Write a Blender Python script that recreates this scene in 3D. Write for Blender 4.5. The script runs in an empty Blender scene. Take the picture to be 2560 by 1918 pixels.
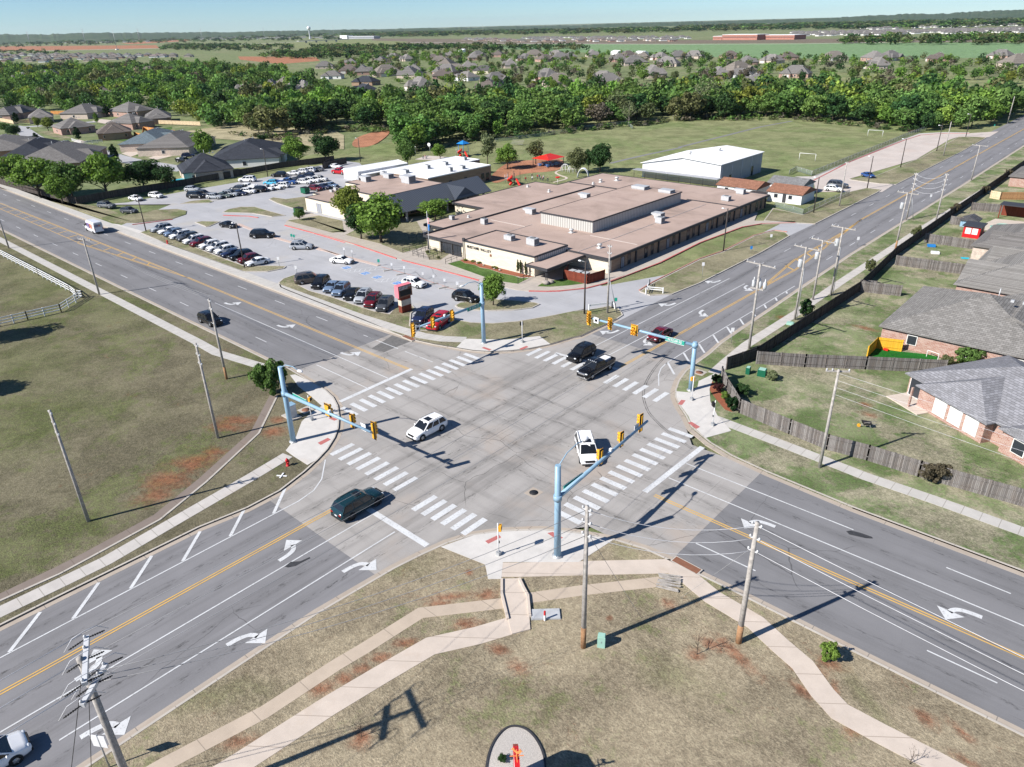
import bpy, bmesh, math, random
import numpy as np
from mathutils import Vector, Matrix
R = math.radians
HAZE = 2.4e-5
random.seed(11)
scene = bpy.context.scene
COL = scene.collection
# ------------------------------------------------------------------ camera, sky, sun, exposure
# world axes: +x runs south-east along the main street, +y north-east along the cross street, origin at the crossing
CX, CY, CH = 48.761, -52.848, 41.0
FPX = 1800.0 / 2560.0
ROLL = R(1.5)
PITCH = math.atan((959 - 62) * math.cos(ROLL) / 1800.0)
AX = R(-42.6)
def cam2w(v):      # camera-aligned ground frame -> street frame
    ca, sa = math.cos(AX), math.sin(AX)
    return Vector((v[0] * ca + v[1] * sa, -v[0] * sa + v[1] * ca, v[2]))
_cp, _sp, _c, _s = math.cos(PITCH), math.sin(PITCH), math.cos(ROLL), math.sin(ROLL)
_rt, _up = Vector((1, 0, 0)), Vector((0, _sp, _cp))
FWD = cam2w(Vector((0, _cp, -_sp)))
RGT = cam2w(_c * _rt - _s * _up)
UPV = cam2w(_s * _rt + _c * _up)
cam = bpy.data.cameras.new('camera'); cam_o = bpy.data.objects.new('camera', cam); COL.objects.link(cam_o)
m = Matrix((RGT, UPV, -FWD)).transposed().to_4x4(); m.translation = (CX, CY, CH)
cam_o.matrix_world = m
cam.sensor_fit = 'HORIZONTAL'; cam.sensor_width = 36.0; cam.lens = 36.0 * FPX
cam.clip_start = 0.5; cam.clip_end = 60000
scene.camera = cam_o

SUN_EL = R(37.7)
SH = R(25.3 - 42.6 + 42.6)            # shadow azimuth in the camera-aligned frame
sv = cam2w(Vector((math.cos(SH) * math.cos(SUN_EL), math.sin(SH) * math.cos(SUN_EL), -math.sin(SUN_EL))))
sun = bpy.data.lights.new('sun', 'SUN'); sun.energy = 4.6; sun.angle = R(0.53); sun.color = (1.0, 0.955, 0.89)
sun_o = bpy.data.objects.new('sun', sun); COL.objects.link(sun_o)
sun_o.rotation_euler = sv.to_track_quat('-Z', 'Y').to_euler()
world = bpy.data.worlds.new('World'); scene.world = world; world.use_nodes = True
wn = world.node_tree.nodes; wl = world.node_tree.links
sky = wn.new('ShaderNodeTexSky'); sky.sky_type = 'NISHITA'; sky.sun_disc = False
sky.sun_elevation = SUN_EL
to_sun = -sv
sky.sun_rotation = math.atan2(to_sun.x, to_sun.y)
sky.air_density = 0.75; sky.dust_density = 0.0; sky.ozone_density = 3.0; sky.altitude = 400
tint = wn.new('ShaderNodeMix'); tint.data_type = 'RGBA'; tint.blend_type = 'MULTIPLY'; tint.inputs[0].default_value = 1.0
tint.inputs[7].default_value = (0.8, 1.0, 1.16, 1)
wl.new(sky.outputs[0], tint.inputs[6]); wl.new(tint.outputs[2], wn['Background'].inputs[0]); wn['Background'].inputs[1].default_value = 0.06
scene.view_settings.view_transform = 'Standard'; scene.view_settings.look = 'None'
scene.view_settings.exposure = 0.76; scene.view_settings.gamma = 1.0
scene.render.engine = 'CYCLES'
scene.cycles.max_bounces = 5; scene.cycles.diffuse_bounces = 2; scene.cycles.glossy_bounces = 2
scene.cycles.transparent_max_bounces = 8; scene.cycles.use_denoising = True

# ------------------------------------------------------------------ survey helpers: where a photo point meets the level z
def spot(px, py, z=0.0):
    d = FWD * 1800.0 + RGT * (px - 1280) - UPV * (py - 959)
    t = (z - CH) / d.z
    return Vector((CX + d.x * t, CY + d.y * t, z))
SHEETS = dict(A=(0, 0, .38879), B=(850, 0, .38879), C=(1700, 0, .38879), D=(0, 380, .38879), E=(700, 360, .38879),
              F=(1400, 400, .38879), G=(0, 850, .38879), H=(850, 700, .38879), I=(1700, 700, .38879), J=(0, 1368, .38879),
              K=(850, 1250, .40319), L=(1700, 1250, .40319), M=(2100, 380, .20796), N=(720, 600, .18083), O=(1060, 560, .22604),
              P=(1250, 350, .20344), Q=(740, 380, .22604), R=(660, 880, .18108), S=(960, 700, .22604), U=(1440, 760, .18987),
              V=(1340, 960, .20518), W=(120, 1560, .18105), X=(1700, 600, .18987), Y=(2200, 800, .24145), Z=(0, 0, 1.15733),
              a=(440, 380, .18987), b=(0, 230, .19439), c=(2300, 480, .14485))
def at(sheet, x, y, z=0.0):
    ox, oy, k = SHEETS[sheet]
    return spot(ox + x * k, oy + y * k, z)
def ats(sheet, *pts, z=0.0):
    return [at(sheet, x, y, z) for x, y in pts]
def height(base, sheet, x, y):
    """height above base of the photo point on the vertical through base"""
    ox, oy, k = SHEETS[sheet]; ty = oy + y * k
    lo, hi = 0.0, 60.0
    for _ in range(50):
        mid = (lo + hi) / 2
        v = Vector((base.x - CX, base.y - CY, base.z + mid - CH))
        py = 959 - 1800 * v.dot(UPV) / v.dot(FWD)
        if py > ty: lo = mid
        else: hi = mid
    return lo

# ------------------------------------------------------------------ materials
MATS = {}
class NT:
    def __init__(s, name):
        s.m = bpy.data.materials.new(name); s.m.use_nodes = True
        s.t = s.m.node_tree; s.n = s.t.nodes; s.l = s.t.links
        s.b = s.n['Principled BSDF']; s.b.inputs['Roughness'].default_value = 0.8
        s.b.inputs['Specular IOR Level'].default_value = 0.3
        MATS[name] = s.m
        s._pos = None
    def pos(s):
        if s._pos is None: s._pos = s.n.new('ShaderNodeNewGeometry').outputs['Position']
        return s._pos
    def obj(s): return s.n.new('ShaderNodeTexCoord').outputs['Object']
    def val(s, sock, v):
        if hasattr(v, 'is_output') or hasattr(v, 'links'): s.l.new(v, sock)
        else: sock.default_value = v
    def mapping(s, vec, scale=(1, 1, 1), rot=(0, 0, 0), loc=(0, 0, 0)):
        q = s.n.new('ShaderNodeMapping'); s.l.new(vec, q.inputs[0])
        q.inputs['Scale'].default_value = scale; q.inputs['Rotation'].default_value = rot; q.inputs['Location'].default_value = loc
        return q.outputs[0]
    def noise(s, vec, scale, detail=4, rough=0.6, dist=0.0):
        q = s.n.new('ShaderNodeTexNoise'); s.l.new(vec, q.inputs['Vector'])
        q.inputs['Scale'].default_value = scale; q.inputs['Detail'].default_value = detail
        q.inputs['Roughness'].default_value = rough; q.inputs['Distortion'].default_value = dist
        return q.outputs['Fac']
    def ramp(s, fac, stops, interp='LINEAR'):
        q = s.n.new('ShaderNodeValToRGB'); s.l.new(fac, q.inputs[0]); q.color_ramp.interpolation = interp
        e = q.color_ramp.elements
        while len(e) < len(stops): e.new(0.5)
        for i, (p, c) in enumerate(stops):
            e[i].position = p; e[i].color = (c, c, c, 1) if not isinstance(c, (tuple, list)) else (*c[:3], 1)
        return q.outputs[0]
    def mix(s, fac, a, b, mode='MIX'):
        q = s.n.new('ShaderNodeMix'); q.data_type = 'RGBA'; q.blend_type = mode
        s.val(q.inputs[0], fac)
        for i, v in ((6, a), (7, b)):
            if isinstance(v, (tuple, list)): q.inputs[i].default_value = (*v[:3], 1)
            else: s.l.new(v, q.inputs[i])
        return q.outputs[2]
    def math(s, op, a, b=0.0, c=None):
        q = s.n.new('ShaderNodeMath'); q.operation = op
        s.val(q.inputs[0], a); s.val(q.inputs[1], b)
        if c is not None: s.val(q.inputs[2], c)
        return q.outputs[0]
    def sep(s, v):
        q = s.n.new('ShaderNodeSeparateXYZ'); s.l.new(v, q.inputs[0]); return q.outputs
    def smooth(s, v, lo, hi, a=0.0, b=1.0):
        q = s.n.new('ShaderNodeMapRange'); q.interpolation_type = 'SMOOTHSTEP'; s.l.new(v, q.inputs[0])
        for i, x in enumerate((lo, hi, a, b)): q.inputs[i + 1].default_value = x
        return q.outputs[0]
    def bump(s, h, strength=0.3, dist=0.02):
        q = s.n.new('ShaderNodeBump'); s.l.new(h, q.inputs['Height']); q.inputs['Strength'].default_value = strength
        q.inputs['Distance'].default_value = dist; s.l.new(q.outputs[0], s.b.inputs['Normal'])
    def color(s, c):
        s.val(s.b.inputs['Base Color'], (*c, 1) if isinstance(c, tuple) else c)
    def objcol(s):
        return s.n.new('ShaderNodeObjectInfo').outputs['Color']
    def objrand(s):
        return s.n.new('ShaderNodeObjectInfo').outputs['Random']
def simple(name, col, rough=0.7, metal=0.0, var=0.12, scale=3.0, spec=0.3, coat=0.0, emit=None):
    """one surface colour with gentle weathering noise"""
    n = NT(name); f = n.noise(n.obj(), scale, 5, 0.65)
    a = tuple(c * (1 - var) for c in col); b = tuple(min(1, c * (1 + var)) for c in col)
    n.color(n.ramp(f, [(0.3, a), (0.7, b)]))
    n.b.inputs['Roughness'].default_value = rough; n.b.inputs['Metallic'].default_value = metal
    n.b.inputs['Specular IOR Level'].default_value = spec; n.b.inputs['Coat Weight'].default_value = coat
    if emit:
        n.b.inputs['Emission Color'].default_value = (*emit[0], 1); n.b.inputs['Emission Strength'].default_value = emit[1]
    return n.m

# ------------------------------------------------------------------ mesh builder
KIDS = {}
class MB:
    def __init__(s): s.v = []; s.f = []; s.sm = []; s.mi = []; s.cur = 0
    def add(s, vs, fs, smooth=False):
        o = len(s.v); s.v += [tuple(p) for p in vs]
        for f in fs: s.f.append(tuple(i + o for i in f)); s.sm.append(smooth); s.mi.append(s.cur)
        return s
    def box(s, x0, x1, y0, y1, z0, z1, M=None):
        vs = [Vector((x, y, z)) for z in (z0, z1) for y in (y0, y1) for x in (x0, x1)]
        if M is not None: vs = [M @ v for v in vs]
        return s.add(vs, [(0, 2, 3, 1), (4, 5, 7, 6), (0, 1, 5, 4), (2, 6, 7, 3), (0, 4, 6, 2), (1, 3, 7, 5)])
    def prism(s, poly, z0, z1, top=True, bottom=False, M=None):
        """vertical prism over a counter-clockwise outline"""
        p = [(q[0], q[1]) for q in poly]
        if sum(p[i][0] * p[(i + 1) % len(p)][1] - p[(i + 1) % len(p)][0] * p[i][1] for i in range(len(p))) < 0: p = p[::-1]
        n = len(p); vs = [Vector((x, y, z0)) for x, y in p] + [Vector((x, y, z1)) for x, y in p]
        if M is not None: vs = [M @ v for v in vs]
        fs = [(i, (i + 1) % n, n + (i + 1) % n, n + i) for i in range(n)]
        if top: fs.append(tuple(range(n, 2 * n)))
        if bottom: fs.append(tuple(range(n - 1, -1, -1)))
        return s.add(vs, fs)
    def sheet(s, poly, z):
        p = [(q[0], q[1]) for q in poly]
        if sum(p[i][0] * p[(i + 1) % len(p)][1] - p[(i + 1) % len(p)][0] * p[i][1] for i in range(len(p))) < 0: p = p[::-1]
        return s.add([(x, y, z) for x, y in p], [tuple(range(len(p)))])
    def tube(s, a, b, r0, r1=None, n=8, caps=True):
        a, b = Vector(a), Vector(b); r1 = r0 if r1 is None else r1
        d = (b - a).normalized(); u = d.orthogonal().normalized(); w = d.cross(u)
        vs = []
        for p, r in ((a, r0), (b, r1)):
            for i in range(n):
                t = 2 * math.pi * i / n; vs.append(p + (u * math.cos(t) + w * math.sin(t)) * r)
        o = len(s.v)
        s.add(vs, [(i, (i + 1) % n, n + (i + 1) % n, n + i) for i in range(n)], True)
        if caps: s.add([], []); s.f += [tuple(o + n - 1 - i for i in range(n)), tuple(o + n + i for i in range(n))]; s.sm += [False] * 2; s.mi += [s.cur] * 2
        return s
    def path(s, pts, r, n=6):
        pts = [Vector(p) for p in pts]; rs = r if isinstance(r, (list, tuple)) else [r] * len(pts)
        vs = []; u = None
        for i, p in enumerate(pts):
            d = (pts[min(i + 1, len(pts) - 1)] - pts[max(i - 1, 0)]).normalized()
            u = d.orthogonal().normalized() if u is None else (u - d * u.dot(d)).normalized()
            w = d.cross(u)
            for k in range(n):
                t = 2 * math.pi * k / n; vs.append(p + (u * math.cos(t) + w * math.sin(t)) * rs[i])
        fs = [(i * n + k, i * n + (k + 1) % n, (i + 1) * n + (k + 1) % n, (i + 1) * n + k) for i in range(len(pts) - 1) for k in range(n)]
        L = (len(pts) - 1) * n
        fs += [tuple(range(n - 1, -1, -1)), tuple(range(L, L + n))]
        return s.add(vs, fs, True)
    def lathe(s, prof, n=12, M=None, smooth=True):
        vs = [Vector((r * math.cos(2 * math.pi * i / n), r * math.sin(2 * math.pi * i / n), z)) for r, z in prof for i in range(n)]
        if M is not None: vs = [M @ v for v in vs]
        fs = [(j * n + i, j * n + (i + 1) % n, (j + 1) * n + (i + 1) % n, (j + 1) * n + i) for j in range(len(prof) - 1) for i in range(n)]
        return s.add(vs, fs, smooth)
    def ball(s, c, r, n=10, k=6, sq=(1, 1, 1)):
        vs = []; 
        for j in range(k + 1):
            p = math.pi * j / k
            for i in range(n):
                t = 2 * math.pi * i / n
                vs.append((c[0] + r * sq[0] * math.sin(p) * math.cos(t), c[1] + r * sq[1] * math.sin(p) * math.sin(t), c[2] - r * sq[2] * math.cos(p)))
        return s.add(vs, [(j * n + i, j * n + (i + 1) % n, (j + 1) * n + (i + 1) % n, (j + 1) * n + i) for j in range(k) for i in range(n)], True)
    def strip(s, line, w0, w1, z0, z1):
        """a raised band along a polyline: from offset w0 to w1 on its left, from z0 up to z1"""
        L = offset(line, w0); Rr = offset(line, w1)
        n = len(line); vs = []
        for i in range(n): vs += [(L[i][0], L[i][1], z0), (L[i][0], L[i][1], z1), (Rr[i][0], Rr[i][1], z1), (Rr[i][0], Rr[i][1], z0)]
        fs = []
        for i in range(n - 1):
            a, b = 4 * i, 4 * i + 4
            fs += [(a + 1, b + 1, b + 2, a + 2)[::-1], (a, b, b + 1, a + 1)[::-1], (a + 2, b + 2, b + 3, a + 3)[::-1]]
        fs += [(0, 1, 2, 3), (4 * n - 1, 4 * n - 2, 4 * n - 3, 4 * n - 4)]
        if w1 > w0: fs = [f[::-1] for f in fs]
        return s.add(vs, [f[::-1] for f in fs])
    def mesh(s, name):
        me = bpy.data.meshes.new(name); me.from_pydata(s.v, [], s.f)
        me.polygons.foreach_set('use_smooth', s.sm)
        if any(s.mi): me.polygons.foreach_set('material_index', s.mi)
        me.update(); return me
    def build(s, name, mat, parent=None, kind=None):
        me = s.mesh(name)
        for mm in (mat if isinstance(mat, (list, tuple)) else [mat]):
            me.materials.append(MATS[mm] if isinstance(mm, str) else mm)
        o = bpy.data.objects.new(name, me); COL.objects.link(o)
        if parent is not None: o.parent = parent; KIDS.setdefault(parent.name, []).append(o)
        if kind: o['kind'] = kind
        return o
def offset(line, d):
    """shift a polyline by d to its left"""
    P = [Vector((p[0], p[1])) for p in line]; out = []
    for i in range(len(P)):
        a = (P[i] - P[i - 1]).normalized() if i else None
        b = (P[i + 1] - P[i]).normalized() if i < len(P) - 1 else None
        if a is None: a = b
        if b is None: b = a
        na, nb = Vector((-a.y, a.x)), Vector((-b.y, b.x)); mm = na + nb
        if mm.length < 1e-4: mm = na
        mm.normalize(); k = d / max(0.5, mm.dot(na))
        out.append(P[i] + mm * k)
    return out
def smoothline(pts, it=2, closed=False):
    P = [Vector((p[0], p[1])) for p in pts]
    for _ in range(it):
        Q = []
        if not closed: Q.append(P[0])
        for i in range(len(P) if closed else len(P) - 1):
            a, b = P[i], P[(i + 1) % len(P)]; Q += [a * .75 + b * .25, a * .25 + b * .75]
        if not closed: Q.append(P[-1])
        P = Q
    return P
def tag(o, label, cat, group=None, kind=None):
    o['label'] = label; o['category'] = cat
    if group: o['group'] = group
    if kind: o['kind'] = kind
    return o
def thing(name, label, cat, loc=(0, 0, 0), rz=0.0, group=None):
    o = bpy.data.objects.new(name, None); COL.objects.link(o); o.location = loc; o.rotation_euler = (0, 0, rz)
    o.empty_display_size = 0.3
    return tag(o, label, cat, group)
def kids(o): return KIDS.get(o.name, ())
def dup(root, loc, rz=0.0, label=None, scale=None, col=None, group=None):
    """a copy of a thing with copies of its parts and sub-parts"""
    def cp(o, par):
        c = o.copy(); COL.objects.link(c); c.parent = par
        if par is not None: KIDS.setdefault(par.name, []).append(c)
        if col is not None: c.color = (*col, 1)
        for ch in kids(o): cp(ch, c)
        return c
    r = cp(root, None); r.location = loc; r.rotation_euler = (0, 0, rz)
    if scale: r.scale = scale if isinstance(scale, tuple) else (scale,) * 3
    if label: r['label'] = label
    if group: r['group'] = group
    return r
def paint(o, col):
    o.color = (*col, 1)
    for ch in kids(o): paint(ch, col)
def drop(o):
    for ch in kids(o): drop(ch)
    bpy.data.objects.remove(o)
# ------------------------------------------------------------------ ground materials
def patch_mask(n, spots, wob=0.35):
    """soft irregular patches: spots = (x, y, rx, ry, turn in degrees)"""
    pz = n.pos(); nz = n.noise(pz, 0.45, 7, 0.78, 0.6); fine = n.noise(pz, 2.2, 6, 0.85)
    out = None
    for (x, y, rx, ry, a) in spots:
        v = n.mapping(n.mapping(n.mapping(pz, (1, 1, 0), (0, 0, 0), (-x, -y, 0)), (1, 1, 1), (0, 0, R(-a))), (1 / (rx * 1.25), 1 / (ry * 1.5), 1))
        q = n.n.new('ShaderNodeVectorMath'); q.operation = 'LENGTH'; n.l.new(v, q.inputs[0])
        d = q.outputs['Value']; out = d if out is None else n.math('MINIMUM', out, d)
    d = n.math('ADD', out, n.math('MULTIPLY', n.math('SUBTRACT', nz, 0.5), 2.6))
    d = n.math('ADD', d, n.math('MULTIPLY', n.math('SUBTRACT', fine, 0.5), 2.4))
    return n.smooth(d, 1.35, -0.1, 0, .92)
RED = (0.3, 0.115, 0.062)
def grass(name, straw, green, dark, amt=0.5, spots=None, greens=None, big=0.06, redness=0.0, gain=1.0):
    n = NT(name); p = n.pos(); straw, green, dark = [tuple(x * gain for x in c) for c in (straw, green, dark)]
    large = n.noise(p, big, 5, 0.62, 0.4); mid = n.noise(p, 0.5, 6, 0.75); tuft = n.noise(p, 2.2, 7, 0.8, 0.3); blade = n.noise(n.mapping(p, (1, 1.6, 1), (0, 0, 0.5)), 5.5, 6, 0.88)
    g = n.math('ADD', n.math('ADD', n.math('MULTIPLY', large, 0.5), n.math('MULTIPLY', mid, 0.3)), n.math('MULTIPLY', tuft, 0.2))
    gm = n.smooth(g, 0.61 - amt * 0.25, 0.68 - amt * 0.25)
    if greens: gm = n.math('MAXIMUM', gm, n.math('MULTIPLY', patch_mask(n, greens), .85))
    bl = n.smooth(blade, 0.39, 0.6); tf = n.smooth(tuft, 0.4, 0.58)
    sc = n.mix(bl, tuple(c * 0.5 for c in straw), tuple(min(1, c * 1.42) for c in straw))
    gc = n.mix(bl, tuple(c * 0.42 for c in green), tuple(c * 1.6 for c in green))
    c = n.mix(gm, sc, gc)
    c = n.mix(n.math('MULTIPLY', n.math('SUBTRACT', 1.0, tf), 0.6), c, n.mix(bl, tuple(x * .6 for x in dark), tuple(x * 1.3 for x in dark)))
    mott = n.smooth(n.noise(p, 0.16, 5, 0.65, .5), 0.38, 0.64)
    c = n.mix(0.34, c, n.mix(mott, tuple(x * .45 for x in straw), tuple(x * 1.3 for x in straw)))
    if redness:
        rn = n.smooth(n.math('ADD', n.math('MULTIPLY', n.noise(p, 0.25, 7, 0.8, .4), .65), n.math('MULTIPLY', n.noise(p, 3.5, 5, .85), .35)), 0.6 - redness * 0.1, 0.7 - redness * 0.1, 0, 0.6)
        c = n.mix(rn, c, n.mix(bl, tuple(x * .4 for x in RED), tuple(x * .95 for x in RED)))
    if spots:
        mk = patch_mask(n, spots); c = n.mix(n.math('MULTIPLY', mk, n.smooth(blade, 0.4, 0.56, 0.5, .95)), c, n.mix(tf, tuple(x * .55 for x in RED), tuple(x * 1.2 for x in RED)))
    n.color(c); n.b.inputs['Roughness'].default_value = 0.95; n.b.inputs['Specular IOR Level'].default_value = 0.08
    n.bump(n.math('ADD', blade, n.math('MULTIPLY', tuft, 1.5)), 0.7, 0.12)
    return n.m
def w2(s, *pts): return [at(s, x, y) for x, y in pts]
def spot_list(*items):
    out = []
    for sh, x, y, rx, ry, a in items:
        q = at(sh, x, y, .13); out.append((q.x, q.y, rx, ry, a))
    return out
grass('grass_vacant', (0.2, 0.178, 0.118), (0.125, 0.155, 0.05), (0.085, 0.08, 0.045), 0.48,
      spot_list(('G', 1080, 900, 2.3, 1.6, 40), ('G', 1000, 1000, 1.6, 1.2, 60), ('G', 1230, 800, 2.6, 1.0, 35), ('G', 1390, 720, 1.4, .6, 30), ('G', 1540, 520, 2.4, 1.0, 30),
                ('G', 1760, 590, 1.5, .9, 40), ('G', 1790, 515, .9, .6, 20), ('G', 1290, 770, 2.2, .8, 40), ('G', 1480, 560, 2.2, .8, 30)),
      spot_list(('G', 150, 150, 14, 7, 0), ('G', 480, 420, 9, 4, 20), ('G', 30, 600, 8, 4, 0), ('D', 300, 800, 26, 10, 0), ('D', 700, 1050, 12, 4, 0), ('G', 1900, 60, 6, 1.2, -10)), redness=0.25)
grass('grass_near', (0.385, 0.325, 0.225), (0.19, 0.21, 0.09), (0.16, 0.125, 0.085), 0.32,
      spot_list(('K', 780, 770, 1.0, .5, 45), ('K', 410, 885, .8, .4, 50), ('K', 245, 980, .8, .5, 50), ('K', 130, 1050, .7, .35, 50), ('K', 30, 1110, .6, .4, 50), ('K', 900, 590, 1.5, .5, 55), ('K', 620, 640, 1.2, .35, 45),
                ('K', 980, 930, .8, .4, 20), ('K', 135, 1480, .62, .55, 0), ('K', 800, 450, .3, .25, 0), ('K', 1105, 1040, .8, .5, 0), ('K', 700, 600, 2.0, .4, 50), ('L', 100, 965, .65, .5, 0), ('L', 350, 960, 2.2, .4, -20), ('L', 190, 890, .9, .4, 0),
                ('L', 940, 1020, .9, .5, 0), ('L', 750, 1170, 1.0, .4, -20), ('L', 1050, 1450, .5, .5, 0), ('L', 1520, 1350, .7, .4, -20), ('L', 1750, 1440, .9, .3, -30), ('L', 1780, 1620, .8, .3, 0), ('L', 800, 1050, 1.4, .5, 20), ('L', 960, 1200, 1.3, .25, -70), ('K', 1670, 730, .25, .25, 0), ('K', 2040, 640, .8, .4, 0), ('J', 2080, 910, .9, .5, 45), ('J', 1560, 1250, 1.2, .5, 45)),
      spot_list(('K', 1200, 700, 1.6, .8, 60), ('K', 1750, 320, 2, .8, -20), ('L', 480, 870, .9, .6, 0), ('K', 330, 420, 3, 1.2, 45), ('J', 1350, 960, 4, 1.0, 48), ('K', 2080, 1080, 2.5, 1.2, 0), ('L', 1150, 1230, 3, .5, -35), ('K', 2020, 470, 1.6, .3, 0)), big=0.09, redness=0.34)
grass('grass_east', (0.38, 0.345, 0.245), (0.085, 0.175, 0.034), (0.09, 0.11, 0.045), 0.6, spot_list(('I', 1220, 870, .9, .5, 0), ('I', 1190, 800, .6, .4, 0), ('I', 115, 600, .9, .5, 0), ('I', 650, 240, .7, .6, 0), ('I', 1190, 310, 1.6, .5, 0), ('I', 700, 230, 2.6, .35, 80)),
      spot_list(('I', 1080, 200, 6, 3, 0), ('I', 560, 620, 5, 1.5, 0), ('I', 1500, 900, 3, 2, 0), ('I', 190, 530, 1.5, 1.2, 0), ('M', 1200, 580, 4, 7, 0), ('M', 620, 930, 2, 8, 0), ('I', 900, 700, 6, 1.5, 0), ('M', 1330, 960, 4, 4, 0), ('I', 1450, 700, 3, 1.5, 0)), big=0.11, redness=0.02)
grass('grass_school', (0.3, 0.27, 0.18), (0.13, 0.18, 0.06), (0.1, 0.105, 0.05), 0.44, big=0.1, redness=0.06)
grass('grass_lawn', (0.14, 0.17, 0.07), (0.07, 0.16, 0.03), (0.04, 0.08, 0.02), 0.9, big=0.2)
grass('grass_field', (0.255, 0.265, 0.135), (0.16, 0.22, 0.08), (0.13, 0.15, 0.065), 0.5, big=0.035, redness=0.02)
grass('grass_far', (0.27, 0.26, 0.16), (0.14, 0.2, 0.075), (0.12, 0.14, 0.065), 0.72, big=0.012)
grass('wheat', (0.19, 0.29, 0.145), (0.17, 0.27, 0.13), (0.16, 0.25, 0.12), 0.6, big=0.008)
grass('meadow', (0.42, 0.37, 0.24), (0.25, 0.24, 0.12), (0.2, 0.18, 0.1), 0.3, big=0.05)
grass('fallow', (0.2, 0.165, 0.125), (0.17, 0.15, 0.1), (0.14, 0.115, 0.085), 0.4, big=0.01)
grass('red_earth', (0.4, 0.19, 0.11), (0.36, 0.16, 0.09), (0.26, 0.12, 0.07), 0.3, big=0.05)
grass('clay', (0.42, 0.2, 0.12), (0.4, 0.19, 0.115), (0.32, 0.15, 0.09), 0.2, big=0.2)
grass('turf', (0.02, 0.16, 0.025), (0.02, 0.15, 0.02), (0.015, 0.12, 0.02), 0.5, big=0.3)

def road_mat(name, base, dark, pale, along, lanes, joints=None, warm=None, stain=0.5, wide=0.6):
    """along: 0 = traffic along x, 1 = along y, 2 = both; lanes: cross positions of the dark drip lines"""
    n = NT(name); p = n.pos(); o = n.sep(p)
    c = n.ramp(n.noise(p, 0.16, 5, 0.62), [(0.3, tuple(x * .86 for x in base)), (0.7, tuple(x * 1.1 for x in base))])
    grit = n.noise(p, 9.0, 4, 0.8); c = n.mix(n.smooth(grit, 0.3, 0.75, 0.0, 0.5), c, pale)
    for ax in ((0,), (1,), (0, 1))[along]:
        sc = (0.025, wide, 1) if ax == 0 else (wide, 0.025, 1)
        st = n.noise(n.mapping(p, sc), 1.0, 6, 0.65, 0.3)
        c = n.mix(n.smooth(st, 0.5, 0.72, 0, 0.55 * stain), c, dark)
        c = n.mix(n.smooth(st, 0.46, 0.28, 0, 0.4), c, pale)
        cross = o[1] if ax == 0 else o[0]
        br = n.smooth(n.noise(n.mapping(p, (0.05, 1.1, 1) if ax == 0 else (1.1, 0.05, 1)), 1.0, 5, 0.7), 0.38, 0.62)
        spk = n.smooth(n.noise(n.mapping(p, (0.5, 2.2, 1) if ax == 0 else (2.2, 0.5, 1)), 1.6, 5, 0.8), 0.5, 0.66)
        for L in lanes[ax]:
            d = n.math('ABSOLUTE', n.math('ADD', n.math('SUBTRACT', cross, L), n.math('MULTIPLY', n.math('SUBTRACT', n.noise(p, 0.4, 3, 0.6), 0.5), 0.5)))
            c = n.mix(n.math('MULTIPLY', n.math('MULTIPLY', n.smooth(d, 1.15, 0.1), br), 0.45 * stain), c, dark)
            c = n.mix(n.math('MULTIPLY', n.math('MULTIPLY', n.smooth(d, 0.42, 0.12), spk), min(1, 0.95 * stain)), c, tuple(x * .5 for x in dark))
    if warm: c = n.mix(n.smooth(n.noise(p, 0.11, 4, 0.6), 0.52, 0.72, 0, 0.75), c, warm)
    if joints:
        sx, sy, jw, jc = joints
        for k, sp in ((0, sx), (1, sy)):
            if not sp: continue
            fr = n.math('ABSOLUTE', n.math('SUBTRACT', n.math('FRACT', n.math('ADD', n.math('DIVIDE', o[k], sp), 100.37)), 0.5))
            c = n.mix(n.math('MULTIPLY', n.math('LESS_THAN', fr, jw / sp), n.smooth(n.noise(p, 0.2, 4, .7), 0.4, 0.6, 0.05, 0.7)), c, jc)
    vor = n.n.new('ShaderNodeTexVoronoi'); vor.feature = 'DISTANCE_TO_EDGE'; vor.inputs['Scale'].default_value = 0.11
    n.l.new(n.mapping(p, (1, 1, 0)), vor.inputs['Vector'])
    wv = n.n.new('ShaderNodeVectorMath'); wv.operation = 'ADD'
    nz = n.n.new('ShaderNodeTexNoise'); nz.inputs['Scale'].default_value = 0.5; nz.inputs['Detail'].default_value = 4; n.l.new(p, nz.inputs['Vector'])
    n.l.new(p, wv.inputs[0]); n.l.new(nz.outputs['Color'], wv.inputs[1]); n.l.new(n.mapping(wv.outputs[0], (1, 1, 0)), vor.inputs['Vector'])
    crk = n.math('MULTIPLY', n.smooth(vor.outputs[0], 0.0045, 0.0015), n.smooth(n.noise(p, 0.05, 3), 0.5, 0.6, 0, 0.55))
    c = n.mix(crk, c, tuple(x * .4 for x in dark))
    n.color(c); n.b.inputs['Roughness'].default_value = 0.9; n.b.inputs['Specular IOR Level'].default_value = 0.15
    n.bump(grit, 0.25, 0.02)
    return n.m
road_mat('asphalt_street', (0.19, 0.188, 0.195), (0.115, 0.114, 0.117), (0.225, 0.223, 0.23), 0, ([-6.7, -3.2, 0.2, 3.8, 6.9], []), stain=0.8)
road_mat('asphalt_cross', (0.205, 0.202, 0.21), (0.12, 0.118, 0.12), (0.24, 0.237, 0.245), 1, ([], [-7.2, -4.1, -0.6, 3.2, 6.4]), stain=0.9)
road_mat('concrete_pad', (0.33, 0.312, 0.297), (0.13, 0.125, 0.118), (0.41, 0.39, 0.372), 2, ([-6.7, -3.2, 0.3, 3.6, 6.9], [-7.0, -4.0, -0.6, 3.1, 6.5]), (4.6, 5.4, 0.028, (0.19, 0.18, 0.17)), (0.38, 0.325, 0.28), stain=.85, wide=0.28)
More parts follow.
